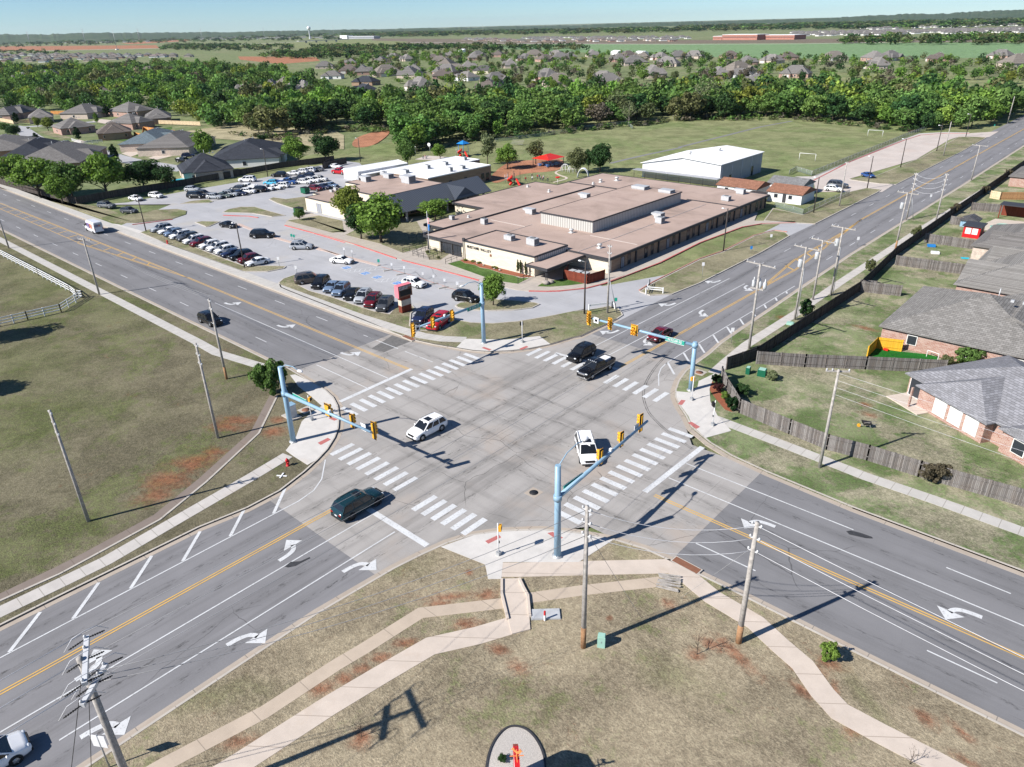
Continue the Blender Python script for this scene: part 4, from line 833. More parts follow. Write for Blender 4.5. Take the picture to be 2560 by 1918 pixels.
hr = MB(); slab(hr, (X1 + .4, Y0 - .5, ER), (X1 + .4, Y1 + .4, ER), (XR, Y1 + .4, EP + .06), (XR, Y0 - .5, EP + .06), .14); slab(hr, (XR, Y0 - .5, EP + .06), (XR, Y1 + .4, EP + .06), (X0 - .5, Y1 + .4, EL - .02), (X0 - .5, Y0 - .5, EL - .02), .14); hro = at0(hall, hr, 'roof', 'white_roof')
for x, y in ((-53, 150), (-57, 140)):
    q = MB(); q.lathe([(.35, 0), (.35, .5), (.5, .55), (.5, .9), (0, .95)], 10, Matrix.Translation((x, y, 6.4))); at0(hall, q, 'vent', 'vent_metal', hro)
opening(hall, -43.68, 139.5, 1.2, 2.2, .1, 1, 'door', 'window_glass', 'trim_dark', 'door_leaf'); opening(hall, -43.68, 153, 1.5, 2.6, .1, 1, 'door', 'window_glass', 'trim_dark', 'door_leaf')
# covered walk along its front
cw = thing('covered_walkway', 'long dark flat canopy on thin posts along the white hall', 'walkway', (-58, 132, 0))
q = MB(); q.box(-70, -43, 130.6, 133.3, 2.3, 2.42); at0(cw, q, 'roof', 'steel_wall'); 
for k in range(8):
    q = MB(); q.tube((-69.5 + k * 3.7, 130.8, -.05), (-69.5 + k * 3.7, 130.8, 2.3), .06); at0(cw, q, 'post', 'trim_dark')

# rooftop plant: each unit is a thing standing on a roof
def hvac(label, x, y, z, sx, sy, sz, style=0, group='rooftop units'):
    t = thing('rooftop_unit', label, 'air conditioner', (x, y, z), 0, group)
    b = MB(); b.box(-sx / 2, sx / 2, -sy / 2, sy / 2, .15, sz); b.box(-sx / 2 + .1, sx / 2 - .1, -sy / 2 + .1, sy / 2 - .1, 0, .15); 
    b.build('casing', 'unit_metal', t)
    g = MB(); g.box(sx / 2, sx / 2 + .02, -sy * .42, sy * .42, .25, sz - .12); g.build('grille', 'unit_grille', t)
    if style == 0:
        f = MB(); f.lathe([(min(sx, sy) * .36, sz), (min(sx, sy) * .36, sz + .08), (min(sx, sy) * .3, sz + .08), (0.05, sz + .02)], 14); f.build('fan', 'unit_grille', t)
    elif style == 1:
        h = MB(); h.add([(-sx / 2, -sy / 2, sz * .5), (-sx / 2 - .8, -sy / 2, sz * .75), (-sx / 2 - .8, sy / 2, sz * .75), (-sx / 2, sy / 2, sz * .5), (-sx / 2, -sy / 2, sz), (-sx / 2 - .7, -sy / 2, sz), (-sx / 2 - .7, sy / 2, sz), (-sx / 2, sy / 2, sz)], [(0, 1, 2, 3), (4, 7, 6, 5), (0, 4, 5, 1), (3, 2, 6, 7), (1, 5, 6, 2)]); h.build('hood', 'unit_metal', t)
    return t
hvac('grey rooftop unit behind the raised lettering, nearer the entrance', -43.8, 48.2, Z38 - .05, 1.9, 1.3, 1.0)
hvac('taller pale rooftop unit behind the raised lettering, nearer the canopy', -38, 48.3, Z38 - .05, 2.0, 1.5, 1.35)
hvac('small grey rooftop unit near the flagpole end of the roof', -67, 55, Z3, .9, .9, .9)
hvac('drum shaped condenser unit on the pink roof behind the front block', -58.5, 56.4, Z3, 1.2, 1.2, 1.2)
hvac('white rooftop unit with hood just left of the gym box', -56.6, 69.4, Z3, 2.0, 1.5, 1.2, 1)
hvac('white rooftop unit with hood beside the dark parapet behind the gym box', -56.5, 89.6, Z3, 2.0, 1.6, 1.1, 1)
hvac('grey condenser unit in the pair on the roof right of the gym box', -29.3, 79.2, Z3, 1.5, 1.5, 1.3)
hvac('white rooftop unit behind the grey condenser right of the gym box', -31.4, 82.4, Z3, 1.6, 1.8, 1.3, 1)
hvac('white rooftop unit near the brown roofed portables, closer to the street', -28.2, 106.4, Z3, 1.9, 1.4, 1.1)
hvac('white rooftop unit at the far corner of the pink roof', -28.8, 115.2, Z3, 1.9, 1.4, 1.2, 1)
hvac('low white roof hatch on the middle of the gym box', -45.3, 96.3, Z54, 3.6, 2.4, .75, 2)
hvac('low white roof hatch at the far right edge of the gym box', -38.2, 96.3, Z54, 3.2, 2.2, .7, 2)
hvac('big white air handler in the middle of the dark sloped wing roof', -98.0, 69.5, 5.15, 3.0, 2.4, 1.9, 1)
hvac('white flared air handler at the left of the wing roof', -108.8, 64.2, 5.15, 2.2, 1.8, 1.4, 1)
hvac('white tilted air handler behind the flared one on the wing roof', -107.6, 70.7, 5.15, 2.3, 1.8, 1.2, 1)
hvac('small grey cowl unit at the left corner of the wing roof', -112, 64.3, 5.15, .8, .8, 1.0)
hvac('grey box unit at the back edge of the wing roof', -112.0, 72.6, 5.15, 1.6, 1.2, 1.0)
hvac('grey unit at the near left corner of the white annex roof', -113.6, 81.5, 4.25, 2.2, 1.3, 1.0)
hvac('grey unit in the middle of the white annex roof', -113.5, 89.7, 4.25, 1.8, 1.2, 1.1)
hvac('grey unit farther back on the white annex roof', -113.6, 96.8, 4.25, 2.0, 1.2, 1.0)
hvac('greenish unit near the front edge of the white annex roof', -104.5, 90.3, 4.25, 1.3, 1.1, 1.2)
hvac('grey unit by the brown wall edge of the white annex roof', -104.8, 95.2, 4.25, 1.9, 1.3, 1.0)
hvac('grey unit at the farthest end of the white annex roof', -115, 106.2, 4.25, 1.6, 1.2, 1.0)
hvac('small white split unit on the low corner roof by the dumpster', -113.2, 56.1, 3.25, 1.0, .6, .6)
hvac('second white split unit on the low corner roof', -114.0, 58.0, 3.25, 1.1, .7, .8)
def cowl(label, x, y, z=Z3, s=1.0):
    t = thing('roof_vent', label, 'vent', (x, y, z), 0, 'roof vents'); b = MB(); b.lathe([(.55 * s, 0), (.5 * s, .12), (.3 * s, .2), (.3 * s, .45 * s), (.5 * s, .5 * s), (.46 * s, .72 * s), (.2 * s, .85 * s), (0, .87 * s)], 12); b.build('cowl', 'vent_metal', t)
    c = MB(); c.box(-.5 * s, .5 * s, -.5 * s, .5 * s, -.02, .1); c.build('base', 'unit_metal', t)
cowl('white mushroom vent in front of the gym box', -39.4, 62); cowl('white mushroom vent near the red fence corner', -28.4, 56.4); cowl('white vent at the back of the pink roof by the playground', -64.8, 107.5)
cowl('smaller white vent beside the back parapet of the pink roof', -64.8, 104.2, Z3, .7); cowl('tall vent fan at the far back corner of the pink roof', -62.6, 111.8, Z3, 1.2); cowl('small white vent by the red slide side of the roof', -76.5, 91.4, Z3, .7)
cowl('low vent at the flagpole end of the roof', -65.5, 58.6, Z3, .6); cowl('flat skylight vent on the left half of the pink roof', -68, 89.8, Z3, .8)

# ------------------------------------------------------------------ houses
def gable(mb_w, mb_r, x0, x1, y0, y1, ez, rz_, axis=0, over=.4, hip0=False, hip1=False, hipd=None):
    """one roof volume: walls into mb_w, hip or gable roof into mb_r; ridge along x (axis 0) or y (axis 1)"""
    mb_w.box(x0, x1, y0, y1, 0, ez)
    X0, X1, Y0, Y1 = x0 - over, x1 + over, y0 - over, y1 + over
    if axis == 0:
        h = (Y1 - Y0) / 2 if hipd is None else hipd; ym = (Y0 + Y1) / 2
        a, b = (X0 + (h if hip0 else 0), X1 - (h if hip1 else 0))
        if a > b: a = b = (X0 + X1) / 2
        vs = [(X0, Y0, ez), (X1, Y0, ez), (X1, Y1, ez), (X0, Y1, ez), (a, ym, rz_), (b, ym, rz_)]
    else:
        h = (X1 - X0) / 2 if hipd is None else hipd; xm = (X0 + X1) / 2
        a, b = (Y0 + (h if hip0 else 0), Y1 - (h if hip1 else 0))
        if a > b: a = b = (Y0 + Y1) / 2
        vs = [(X1, Y0, ez), (X1, Y1, ez), (X0, Y1, ez), (X0, Y0, ez), (xm, a, rz_), (xm, b, rz_)]
    lo = [(x, y, z - .14) for x, y, z in vs[:4]]
    mb_r.add(vs + lo, [(0, 1, 5, 4), (2, 3, 4, 5), (1, 2, 5), (3, 0, 4), (0, 6, 7, 1), (1, 7, 8, 2), (2, 8, 9, 3), (3, 9, 6, 0), (9, 8, 7, 6)])
ROOFS = dict(grey=(0.19, 0.18, 0.172), pale=(0.235, 0.22, 0.208), dark=(0.12, 0.115, 0.115), black=(0.05, 0.055, 0.068), brown=(0.165, 0.14, 0.125), blue=(0.15, 0.19, 0.215), tan=(0.22, 0.195, 0.17))
def hood(mb, x, y, z): mb.box(x - .2, x + .2, y - .2, y + .2, z, z + .3)
def house_full(name, label, loc, rz, L=18, W=13, ez=2.7, rise=3.0, roof='grey', wall='brick_pink', wings=((-6, -5, 5, 5, 1),), garage=None, hip=True, group=None, chimney=False):
    t = thing(name, label, 'house', loc, rz, group)
    w, r = MB(), MB(); gable(w, r, -L / 2, L / 2, -W / 2, W / 2, ez, ez + rise, 0, .45, hip, hip)
    for k, (wx, wy, wl, ww, ax) in enumerate(wings):
        gable(w, r, wx - wl / 2, wx + wl / 2, wy - ww / 2, wy + ww / 2, ez + .004 * (k + 1), ez + rise * min(.95, (min(wl, ww) / W) + .12), ax, .4, k % 2 == 0, False, (min(wl, ww) / 2 * .8))
    wo = w.build('wall', wall, t); ro = r.build('roof', 'shingles', t); ro.color = (*ROOFS[roof], 1)
    v = MB(); hood(v, L * .15, -.6, ez + rise - .4); hood(v, L * .22, -.6, ez + rise - .4); v.tube((L * .05, 1.6, ez + rise * .6), (L * .05, 1.6, ez + rise + .5), .06); v.build('roof_vent', 'unit_metal', ro)
    for k, (x, y, a) in enumerate(((-L * .3, -W / 2, -PI / 2), (L * .05, -W / 2, -PI / 2), (L * .32, -W / 2, -PI / 2), (-L * .3, W / 2, PI / 2), (0, W / 2, PI / 2), (L * .3, W / 2, PI / 2), (L / 2, 0, 0), (-L / 2, 0, PI))):
        M = Matrix.Translation((x, y, .8)) @ Matrix.Rotation(a, 4, 'Z'); f = MB(); f.box(-.02, .07, -.65, .65, 0, 1.4, M); fo = f.build('window', 'trim_white', t); g = MB(); g.box(.06, .09, -.55, .55, .1, 1.3, M); g.build('pane', 'window_glass', fo)
    if garage:
        gx, gy, ga = garage; M = Matrix.Translation((gx, gy, .1)) @ Matrix.Rotation(ga, 4, 'Z'); g = MB(); g.box(0, .08, -2.3, 2.3, 0, 2.1, M); g.build('garage_door', 'garage_door', t)
    if chimney:
        c = MB(); c.box(-L * .2 - .4, -L * .2 + .4, .8, 1.6, ez, ez + rise + .9); c.build('chimney', 'brick_red', ro)
    return t
# ------------------------------------------------------------------ vehicles: local +x is the nose, z = 0 the road
n = NT('car_paint'); oc = n.objcol(); n.color(oc); n.b.inputs['Roughness'].default_value = 0.24; n.b.inputs['Metallic'].default_value = 0.0; n.b.inputs['Coat Weight'].default_value = 0.35; n.b.inputs['Coat Roughness'].default_value = 0.06
n = NT('car_glass'); n.color((0.012, 0.014, 0.017)); n.b.inputs['Roughness'].default_value = 0.06; n.b.inputs['Specular IOR Level'].default_value = 0.7
simple('rubber', (0.018, 0.018, 0.018), 0.85, var=0.2); simple('rim_metal', (0.42, 0.43, 0.44), 0.35, metal=0.7, var=0.08); simple('rim_dark', (0.05, 0.05, 0.055), 0.4, metal=0.4)
simple('chrome', (0.75, 0.76, 0.78), 0.15, metal=0.95, var=0.03); simple('lamp_clear', (0.62, 0.65, 0.68), 0.15, spec=0.7, var=0.05); simple('lamp_red', (0.35, 0.01, 0.012), 0.25, spec=0.6, var=0.05)
simple('car_black', (0.022, 0.022, 0.024), 0.55, var=0.1); simple('plate_white', (0.62, 0.63, 0.65), 0.5, var=0.05)
def loft(mb, secs, smooth=True, cap=True):
    n_ = len(secs[0]); vs = [v for s in secs for v in s]
    fs = [(i * n_ + k, i * n_ + (k + 1) % n_, (i + 1) * n_ + (k + 1) % n_, (i + 1) * n_ + k) for i in range(len(secs) - 1) for k in range(n_)]
    if cap: fs += [tuple(range(n_ - 1, -1, -1)), tuple(range((len(secs) - 1) * n_, len(secs) * n_))]
    mb.add(vs, fs, smooth)
def sec(x, w, zb, zt, crown=.04):
    h = [(-w * .86, zb), (-w * .97, zb + .12), (-w, zb + (zt - zb) * .5), (-w * .985, zt - .12), (-w * .93, zt - .02), (-w * .5, zt + crown * .7), (0, zt + crown)]
    return [(x, a, b) for a, b in h] + [(x, -a, b) for a, b in h[-2::-1]]
def wheel_on(t, x, y, r, wd, rim):
    s = 1 if y > 0 else -1
    w = MB(); M = Matrix.Translation((x, y, r)) @ Matrix.Rotation(-s * PI / 2, 4, 'X')
    w.lathe([(r * .62, -wd), (r * .95, -wd), (r, -wd * .8), (r, -wd * .15), (r * .94, 0), (r * .66, .01), (r * .62, -.03)], 18, M); wo = w.build('wheel', 'rubber', t)
    h = MB(); h.lathe([(r * .64, -.05), (r * .6, -.01), (r * .2, .0), (r * .12, .02), (0, .022)], 14, M)
    for k in range(5):
        a = k * 2 * PI / 5; Q = M @ Matrix.Rotation(a, 4, 'Z'); h.box(r * .1, r * .62, -.03, .03, -.02, .012, Q)
    h.build('rim', rim, wo)
def make_car(name, label, cat, L=4.8, W=1.92, belt=1.02, H=1.72, hood=1.02, wb=2.85, style='suv', rim='rim_metal', rails=True, r=.37, grille='car_black'):
    t = thing(name, label, cat); hw = W / 2; x1 = L / 2; f, b = x1, -x1
    xf = x1 - (L - wb) * .47; xr = xf - wb
    if style == 'sedan': wsb, wst, rft, rfb, tail = f - 1.35, f - 2.15, b + 1.35, b + .65, .98
    elif style == 'hatch': wsb, wst, rft, rfb, tail = f - 1.15, f - 1.95, b + .75, b + .18, 1.05
    elif style == 'minivan': wsb, wst, rft, rfb, tail = f - .95, f - 1.9, b + .4, b + .1, 1.08
    elif style == 'pickup': wsb, wst, rft, rfb, tail = f - 1.45, f - 2.15, f - 3.75, f - 4.0, 1.15
    else: wsb, wst, rft, rfb, tail = f - 1.2, f - 2.05, b + .55, b + .1, 1.08
    bd = MB()
    hz = hood
    loft(bd, [sec(f, hw * .7, .3, .62), sec(f - .1, hw * .86, .24, hz - .22), sec(f - .35, hw * .95, .22, hz - .09), sec(f - .9, hw, .22, hz), sec(wsb, hw, .22, max(hz + .03, belt - .02)), sec((wsb + rfb) / 2, hw, .22, belt),
              sec(rfb + .35, hw, .24, max(belt, tail)), sec(b + .3, hw * .97, .26, tail), sec(b + .06, hw * .9, .3, tail - .1), sec(b, hw * .82, .38, tail - .25)])
    wr, wbt = hw * .8, hw * .95
    if style == 'pickup':
        bd2 = MB()
    def gs(x, w, z): return [(x, -w, z), (x, w, z)]
    A = [(wsb, -wbt, belt - .03), (wsb, wbt, belt - .03), (wst, wr, H - .07), (wst, -wr, H - .07)]
    B = [(rft, -wr, H - .09), (rft, wr, H - .09), (rfb, wbt, tail - .02), (rfb, -wbt, tail - .02)]
    mid = [((wst + rft) / 2, -wr * 1.02, H - .02), ((wst + rft) / 2, wr * 1.02, H - .02)]
    vs = [A[0], A[1], A[2], A[3], mid[0], mid[1], B[0], B[1], B[2], B[3], ((wst + rft) / 2, -wbt, belt - .03), ((wst + rft) / 2, wbt, belt - .03), ((wst * 2 + 0) / 2, 0, H - .02), ((wst + rft) / 2, 0, H + .02), (rft, 0, H - .05)]
    bd.add(vs, [(0, 1, 2, 12, 3), (3, 12, 13, 4), (12, 2, 5, 13), (4, 13, 14, 6), (13, 5, 7, 14), (6, 14, 7, 8, 9), (0, 3, 4, 10), (10, 4, 6, 9), (1, 11, 5, 2), (11, 8, 7, 5)], False)
    bo = bd.build('body', 'car_paint', t)
    def lerp(p, q, k): return tuple(a + (c - a) * k for a, c in zip(p, q))
    def quad(nm, a, b_, c, d, off, ins=.06, mat='car_glass'):
        """glass set into a body panel, proud by off along its normal"""
        P = [Vector(q) for q in (a, b_, c, d)]; cen = sum(P, Vector()) / 4; P = [q + (cen - q) * ins for q in P]
        nr = (P[1] - P[0]).cross(P[2] - P[0]).normalized(); 
        if nr.dot(cen - Vector((0, 0, belt * .8))) < 0: nr = -nr
        lo = [q - nr * .02 for q in P]; hi = [q + nr * off for q in P]
        mb = MB(); mb.add(hi + lo, [(0, 1, 2, 3), (0, 4, 5, 1), (1, 5, 6, 2), (2, 6, 7, 3), (3, 7, 4, 0)]); mb.build(nm, mat, t)
    quad('windscreen', A[0], A[1], A[2], A[3], .03, .1)
    quad('rear_window', B[0], B[1], lerp(B[1], B[2], .72 if style != 'sedan' else .95), lerp(B[0], B[3], .72 if style != 'sedan' else .95), .03, .12)
    n_side = 2 if style in ('sedan', 'pickup') else 3
    for s in (-1, 1):
        for k in range(n_side):
            k0, k1 = k / n_side + .02, (k + 1) / n_side - .02
            bot0, bot1 = lerp((wsb - .1, s * wbt, belt + .03), (rfb + .1, s * wbt, belt + .03), k0), lerp((wsb - .1, s * wbt, belt + .03), (rfb + .1, s * wbt, belt + .03), k1)
            top0, top1 = lerp((wst - .02, s * wr, H - .13), (rft + .02, s * wr, H - .13), k0), lerp((wst - .02, s * wr, H - .13), (rft + .02, s * wr, H - .13), k1)
            quad('side_window', bot0, bot1, top1, top0, .03, .04)
        m_ = MB(); m_.ball((wsb - .35, s * (hw + .1), belt + .08), .12, 8, 5, (.6, 1, .7)); m_.build('mirror', 'car_paint', t)
        l = MB(); l.ball((f - .16, s * hw * .66, hz - .26), .17, 8, 6, (.8, 1.25, .55)); l.build('headlight', 'lamp_clear', t)
        l = MB(); l.box(b + .0, b + .2, s * hw * .62 - .14, s * hw * .62 + .2, tail - .38, tail - .14); l.build('tail_light', 'lamp_red', t)
        a_ = MB()
        for xx in (xf, xr): a_.lathe([(r * 1.16, 0), (r * 1.16, .015), (0, .016)], 16, Matrix.Translation((xx, s * (hw - .012), r + .02)) @ Matrix.Rotation(-s * PI / 2, 4, 'X'))
        for xx in (xf, xr): wheel_on(t, xx, s * (hw + .015), r, .24, rim)
        for xx in (xf, xr):
            a_ = MB(); a_.lathe([(r * 1.16, 0), (r * 1.16, .014), (0, .015)], 16, Matrix.Translation((xx, s * (hw - .008), r + .03)) @ Matrix.Rotation(-s * PI / 2, 4, 'X')); a_.build('wheel_arch', 'car_black', t)
        if rails and style in ('suv', 'hatch', 'minivan'):
            q = MB(); q.path([(wst - .1, s * wr * .92, H - .03), (wst - .2, s * wr * .92, H + .05), (rft + .3, s * wr * .92, H + .04), (rft + .2, s * wr * .92, H - .04)], .025, 5); q.build('roof_rail', 'car_black', t)
    g = MB(); g.box(f - .1, f + .015, -hw * .5, hw * .5, hz - .42, hz - .2); g.build('grille', grille, t)
    g = MB(); g.box(f - .14, f + .03, -hw * .8, hw * .8, .26, .44); g.build('front_bumper', 'chrome' if grille == 'chrome' else 'car_black', t)
    g = MB(); g.box(b - .03, b + .16, -hw * .8, hw * .8, .36, .54); g.build('rear_bumper', 'chrome' if grille == 'chrome' else 'car_black', t)
    g = MB(); g.box(b - .02, b + .03, -.17, .17, tail - .44 if style != 'pickup' else .62, tail - .3 if style != 'pickup' else .76); g.build('licence_plate', 'plate_white', t)
    if style in ('suv', 'minivan') and rails:
        g = MB(); g.box(wst - .95, wst - .25, -.42, .42, H - .04, H + .012); g.build('sunroof', 'car_glass', t)
    if style == 'pickup':
        w_ = MB()
        for y0, y1 in ((-hw * .96, -hw * .8), (hw * .8, hw * .96)): w_.box(b + .05, rfb + .02, y0, y1, 1.1, 1.42)
        w_.box(b + .02, b + .12, -hw * .96, hw * .96, 1.05, 1.42); w_.build('cargo_bed', 'car_paint', t)
        w_ = MB(); w_.box(b + .14, rfb - .02, -hw * .78, hw * .78, 1.17, 1.2); w_.build('bed_liner', 'car_black', t)
        w_ = MB()
        for k in range(5): w_.box(wst - .12, wst + .02, -.6 + k * .3 - .04, -.6 + k * .3 + .04, H - .02, H + .06)
        w_.build('roof_lamps', 'lamp_clear', t)
    return t
PAINT = dict(white=(.85, .85, .85), pearl=(.76, .76, .74), black=(.006, .006, .007), navy=(.015, .022, .06), blue=(.03, .08, .25), maroon=(.13, .008, .014), red=(.42, .012, .02), silver=(.36, .38, .41), grey=(.13, .14, .15), graphite=(.065, .07, .078), slate=(.14, .2, .3), lightblue=(.08, .42, .62), teal=(.008, .032, .042), bronze=(.09, .075, .065), green=(.1, .13, .12))
CARS = dict(suv=make_car('suv', '', 'car'), sedan=make_car('sedan', '', 'car', 4.75, 1.84, .92, 1.44, .92, 2.8, 'sedan', rails=False, r=.33),
            crossover=make_car('crossover', '', 'car', 4.55, 1.86, 1.0, 1.62, 1.0, 2.7, 'hatch', r=.35), bigsuv=make_car('large_suv', '', 'car', 5.3, 2.03, 1.12, 1.88, 1.14, 3.05, r=.4),
            minivan=make_car('minivan', '', 'car', 5.15, 1.98, 1.02, 1.74, .98, 3.05, 'minivan', r=.35), pickup=make_car('pickup_truck', '', 'truck', 5.95, 2.04, 1.16, 1.92, 1.2, 3.7, 'pickup', r=.42, grille='chrome', rails=False), )
CARS['darkrim'] = make_car('suv', '', 'car', 5.1, 1.98, 1.08, 1.8, 1.08, 3.0, rim='rim_dark', r=.39)
USED = set()
def park(kind, color, label, x, y, heading, z=0.01, group='parked cars'):
    p = CARS[kind]; rz = R(heading)
    if kind not in USED:
        USED.add(kind); p.location = (x, y, z); p.rotation_euler = (0, 0, rz); p['label'] = label; p['group'] = group; paint(p, PAINT[color]); return p
    return dup(p, (x, y, z), rz, label, None, PAINT[color], group)
ORD = ['first', 'second', 'third', 'fourth', 'fifth', 'sixth', 'seventh', 'eighth', 'ninth', 'tenth', 'eleventh', 'twelfth', 'thirteenth', 'fourteenth']
row1 = ['silver suv', 'white sedan', 'slate crossover', 'white suv', 'graphite suv', 'white suv', 'maroon suv', 'white crossover', 'white suv', 'white crossover', 'navy sedan', 'black suv', 'maroon crossover', 'white sedan']
NOUN = dict(suv='SUV', sedan='sedan', crossover='crossover', bigsuv='large SUV', minivan='minivan', pickup='pickup truck', darkrim='SUV')
CN = dict(navy='navy blue', graphite='dark grey', slate='blue grey', lightblue='light blue', bronze='bronze brown', green='grey green', teal='dark teal', maroon='maroon')
for k, cs in enumerate(row1):
    c_, kd = cs.split(); q = -123.0 + 42.4 * k / 13
    park(kd, c_, '%s %s, %s from the driveway lamp pole in the street front row' % (CN.get(c_, c_), NOUN[kd], ORD[k]), q, 15.25 + .2 * random.uniform(-1, 1), -94 + random.uniform(-2, 2), group='cars in the street front row')
row2 = [('bigsuv', 'bronze', 62), ('suv', 'black', -61), ('sedan', 'slate', -61), ('suv', 'slate', -61), ('sedan', 'black', -60), ('suv', 'silver', -60), ('suv', 'maroon', -60), ('suv', 'graphite', -60)]
row2x = [-62.9, -59.6, -56.2, -53.3, -50.3, -47.4, -44.5, -41.5]
for k, (kd, c_, h) in enumerate(row2):
    park(kd, c_, '%s %s, %s in the short angled row ending at the school sign' % (CN.get(c_, c_), NOUN[kd], ORD[k]), row2x[k], 15.1 + .1 * (k % 3), h + 2, group='cars in the short angled row')
def parkp(kd, c_, label, sh, x, y, h, group='parked cars', z=.7):
    q = at(sh, x, y, z); return park(kd, c_, label, q.x, q.y, h, group=group)
parkp('suv', 'navy', 'dark navy SUV parked beside the red car by the school sign', 'N', 1865, 1050, -68)
parkp('bigsuv', 'red', 'bright red SUV parked nose to grass behind the signal arm', 'N', 2085, 1130, -70)
parkp('sedan', 'white', 'white sedan alone in the middle of the lot by the sign posts', 'N', 745, 272, 22)
parkp('crossover', 'white', 'white crossover parked in the disabled bay behind the school sign', 'N', 1745, 588, 10)
parkp('suv', 'black', 'black SUV parked at the tip of the tree island', 'O', 465, 805, 12)
parkp('sedan', 'black', 'black sedan parked by the small triangular grass island', 'D', 1468, 466, 12)
parkp('bigsuv', 'black', 'black large SUV in the open lot beyond the street front row', 'D', 1687, 531, 40)
parkp('suv', 'silver', 'silver SUV with dark roof alone in the middle of the lot', 'D', 1940, 603, 40)
# moving traffic
MV = 'moving traffic'
parkp('suv', 'black', 'black SUV driving in the near lane beside the wooden poles', 'D', 1350, 1075, 2, MV)
park('suv', 'white', 'white SUV with black windows crossing the middle of the junction', -6.0, -7.6, -91, group=MV)
parkp('minivan', 'white', 'white minivan with dark sunroof turning in the junction', 'H', 1585, 1085, -45, MV)
parkp('suv', 'black', 'black SUV waiting on the crosswalk beside the pickup', 'H', 1552, 468, -90, MV)
pk = parkp('pickup', 'black', 'black pickup truck with chrome grille and roof lamps on the crosswalk', 'H', 1645, 560, -92, MV, .8)
parkp('sedan', 'maroon', 'dark red sedan in the left turn lane under the signal arm', 'U', 1105, 390, -90, MV)
parkp('darkrim', 'teal', 'dark teal SUV with black wheels at the stop line', 'Z', 773, 1083, 90, MV, .9)
parkp('minivan', 'white', 'white rounded car cut off at the bottom left corner', 'J', -120, 1390, 86, MV)
q = MB(); q.box(-2.6, -1.2, -.55, .5, 1.22, 1.5); q.build('cargo', 'white_wall', pk)
# the far lot
far = [('bigsuv', 'black', 1262, 281, 30), ('suv', 'graphite', 1308, 268, 30), ('crossover', 'silver', 1380, 285, 30), ('sedan', 'green', 1435, 277, 30), ('suv', 'silver', 1482, 268, 30), ('sedan', 'navy', 1540, 262, 30), ('crossover', 'white', 1597, 250, 30), ('suv', 'black', 1658, 241, 210), ('crossover', 'white', 1712, 233, 30), ('sedan', 'white', 1762, 226, 30), ('suv', 'white', 1810, 214, 210)]
for k, (kd, c_, x, y, h) in enumerate(far):
    parkp(kd, c_, '%s %s, %s from the round island in the front row of the far lot' % (CN.get(c_, c_), NOUN[kd], ORD[k]), 'D', x, y, h, 'cars in the far lot')
for kd, c_, sh, x, y, h, lb in (('crossover', 'silver', 'D', 1237, 238, 30, 'silver crossover alone behind the black ones by the fence side'), ('suv', 'graphite', 'D', 1528, 236, 210, 'dark grey SUV back to back with the navy sedan in the far lot'), ('pickup', 'white', 'D', 1590, 228, 210, 'white pickup truck in the second row of the far lot'),
    ('crossover', 'lightblue', 'D', 1742, 196, 210, 'light blue crossover in the second row of the far lot'), ('pickup', 'blue', 'D', 1850, 192, 30, 'blue pickup truck in the far lot'), ('crossover', 'graphite', 'D', 1905, 188, 30, 'dark grey crossover between the blue pickup and a white car'),
    ('crossover', 'white', 'D', 1957, 190, 30, 'white crossover right of the dark grey one in the far lot'), ('suv', 'white', 'D', 2008, 181, 30, 'white SUV between a white crossover and a pale SUV in the far lot'), ('suv', 'pearl', 'D', 2057, 173, 30, 'pale SUV at the right end of the far lot front row'),
    ('sedan', 'navy', 'D', 1925, 166, 210, 'dark navy sedan behind the white crossover of the far lot'), ('suv', 'navy', 'D', 1975, 155, 210, 'navy SUV behind the white SUV of the far lot'), ('bigsuv', 'white', 'D', 1590, 177, 215, 'white large SUV alone near the long wooden fence'),
    ('suv', 'black', 'D', 1793, 146, 215, 'black SUV near the lamp pole at the wooden fence'), ('sedan', 'white', 'D', 1883, 134, 215, 'white sedan at the left of four by the wooden fence'), ('crossover', 'white', 'D', 1935, 124, 215, 'white crossover second of four by the wooden fence'),
    ('suv', 'white', 'D', 1982, 117, 215, 'white SUV third of four by the wooden fence'), ('sedan', 'grey', 'D', 2035, 110, 215, 'grey sedan fourth of four by the wooden fence'), ('sedan', 'white', 'D', 2157, 90, 15, 'white sedan in the shade at the back corner of the far lot'),
    ('pickup', 'red', 'Q', 485, 218, 190, 'red pickup truck beside the long white portable classroom'), ('crossover', 'maroon', 'Q', 215, 398, 10, 'maroon crossover parked behind the low flat roof wing'), ('sedan', 'navy', 'Q', 310, 378, 10, 'navy sedan beside the maroon crossover behind the wing'),
    ('sedan', 'slate', 'Q', 390, 362, 10, 'blue grey sedan nearest the wall behind the wing'), ('suv', 'grey', 'D', 685, 342, 28, 'grey SUV by the grass at the street end of the far lot'), ('crossover', 'graphite', 'D', 830, 376, 25, 'dark grey crossover beside the kidney shaped grass'),
    ('sedan', 'white', 'D', 872, 296, 10, 'white sedan behind the lamp pole at the fence'), ('crossover', 'white', 'D', 1003, 278, 15, 'white crossover by the dark fence under the trees')):
    parkp(kd, c_, lb, sh, x, y, h, 'cars in the far lot')
parkp('sedan', 'blue', 'blue sedan alone on the pink concrete bus lane', 'M', 340, 275, -40)
parkp('crossover', 'white', 'white crossover parked by the white portable building', 'F', 1760, 183, 5)
parkp('bigsuv', 'graphite', 'dark SUV half hidden behind the white crossover by the portables', 'F', 1785, 160, 5)
parkp('pickup', 'black', 'dark pickup on the driveway of the house with the black roof', 'A', 1180, 1032, 20)
parkp('suv', 'black', 'black SUV parked in the cul de sac street by the white fence', 'A', 435, 922, 5)
parkp('suv', 'navy', 'dark SUV in the driveway beside the tree of the grey house', 'A', 1210, 1000, 60)
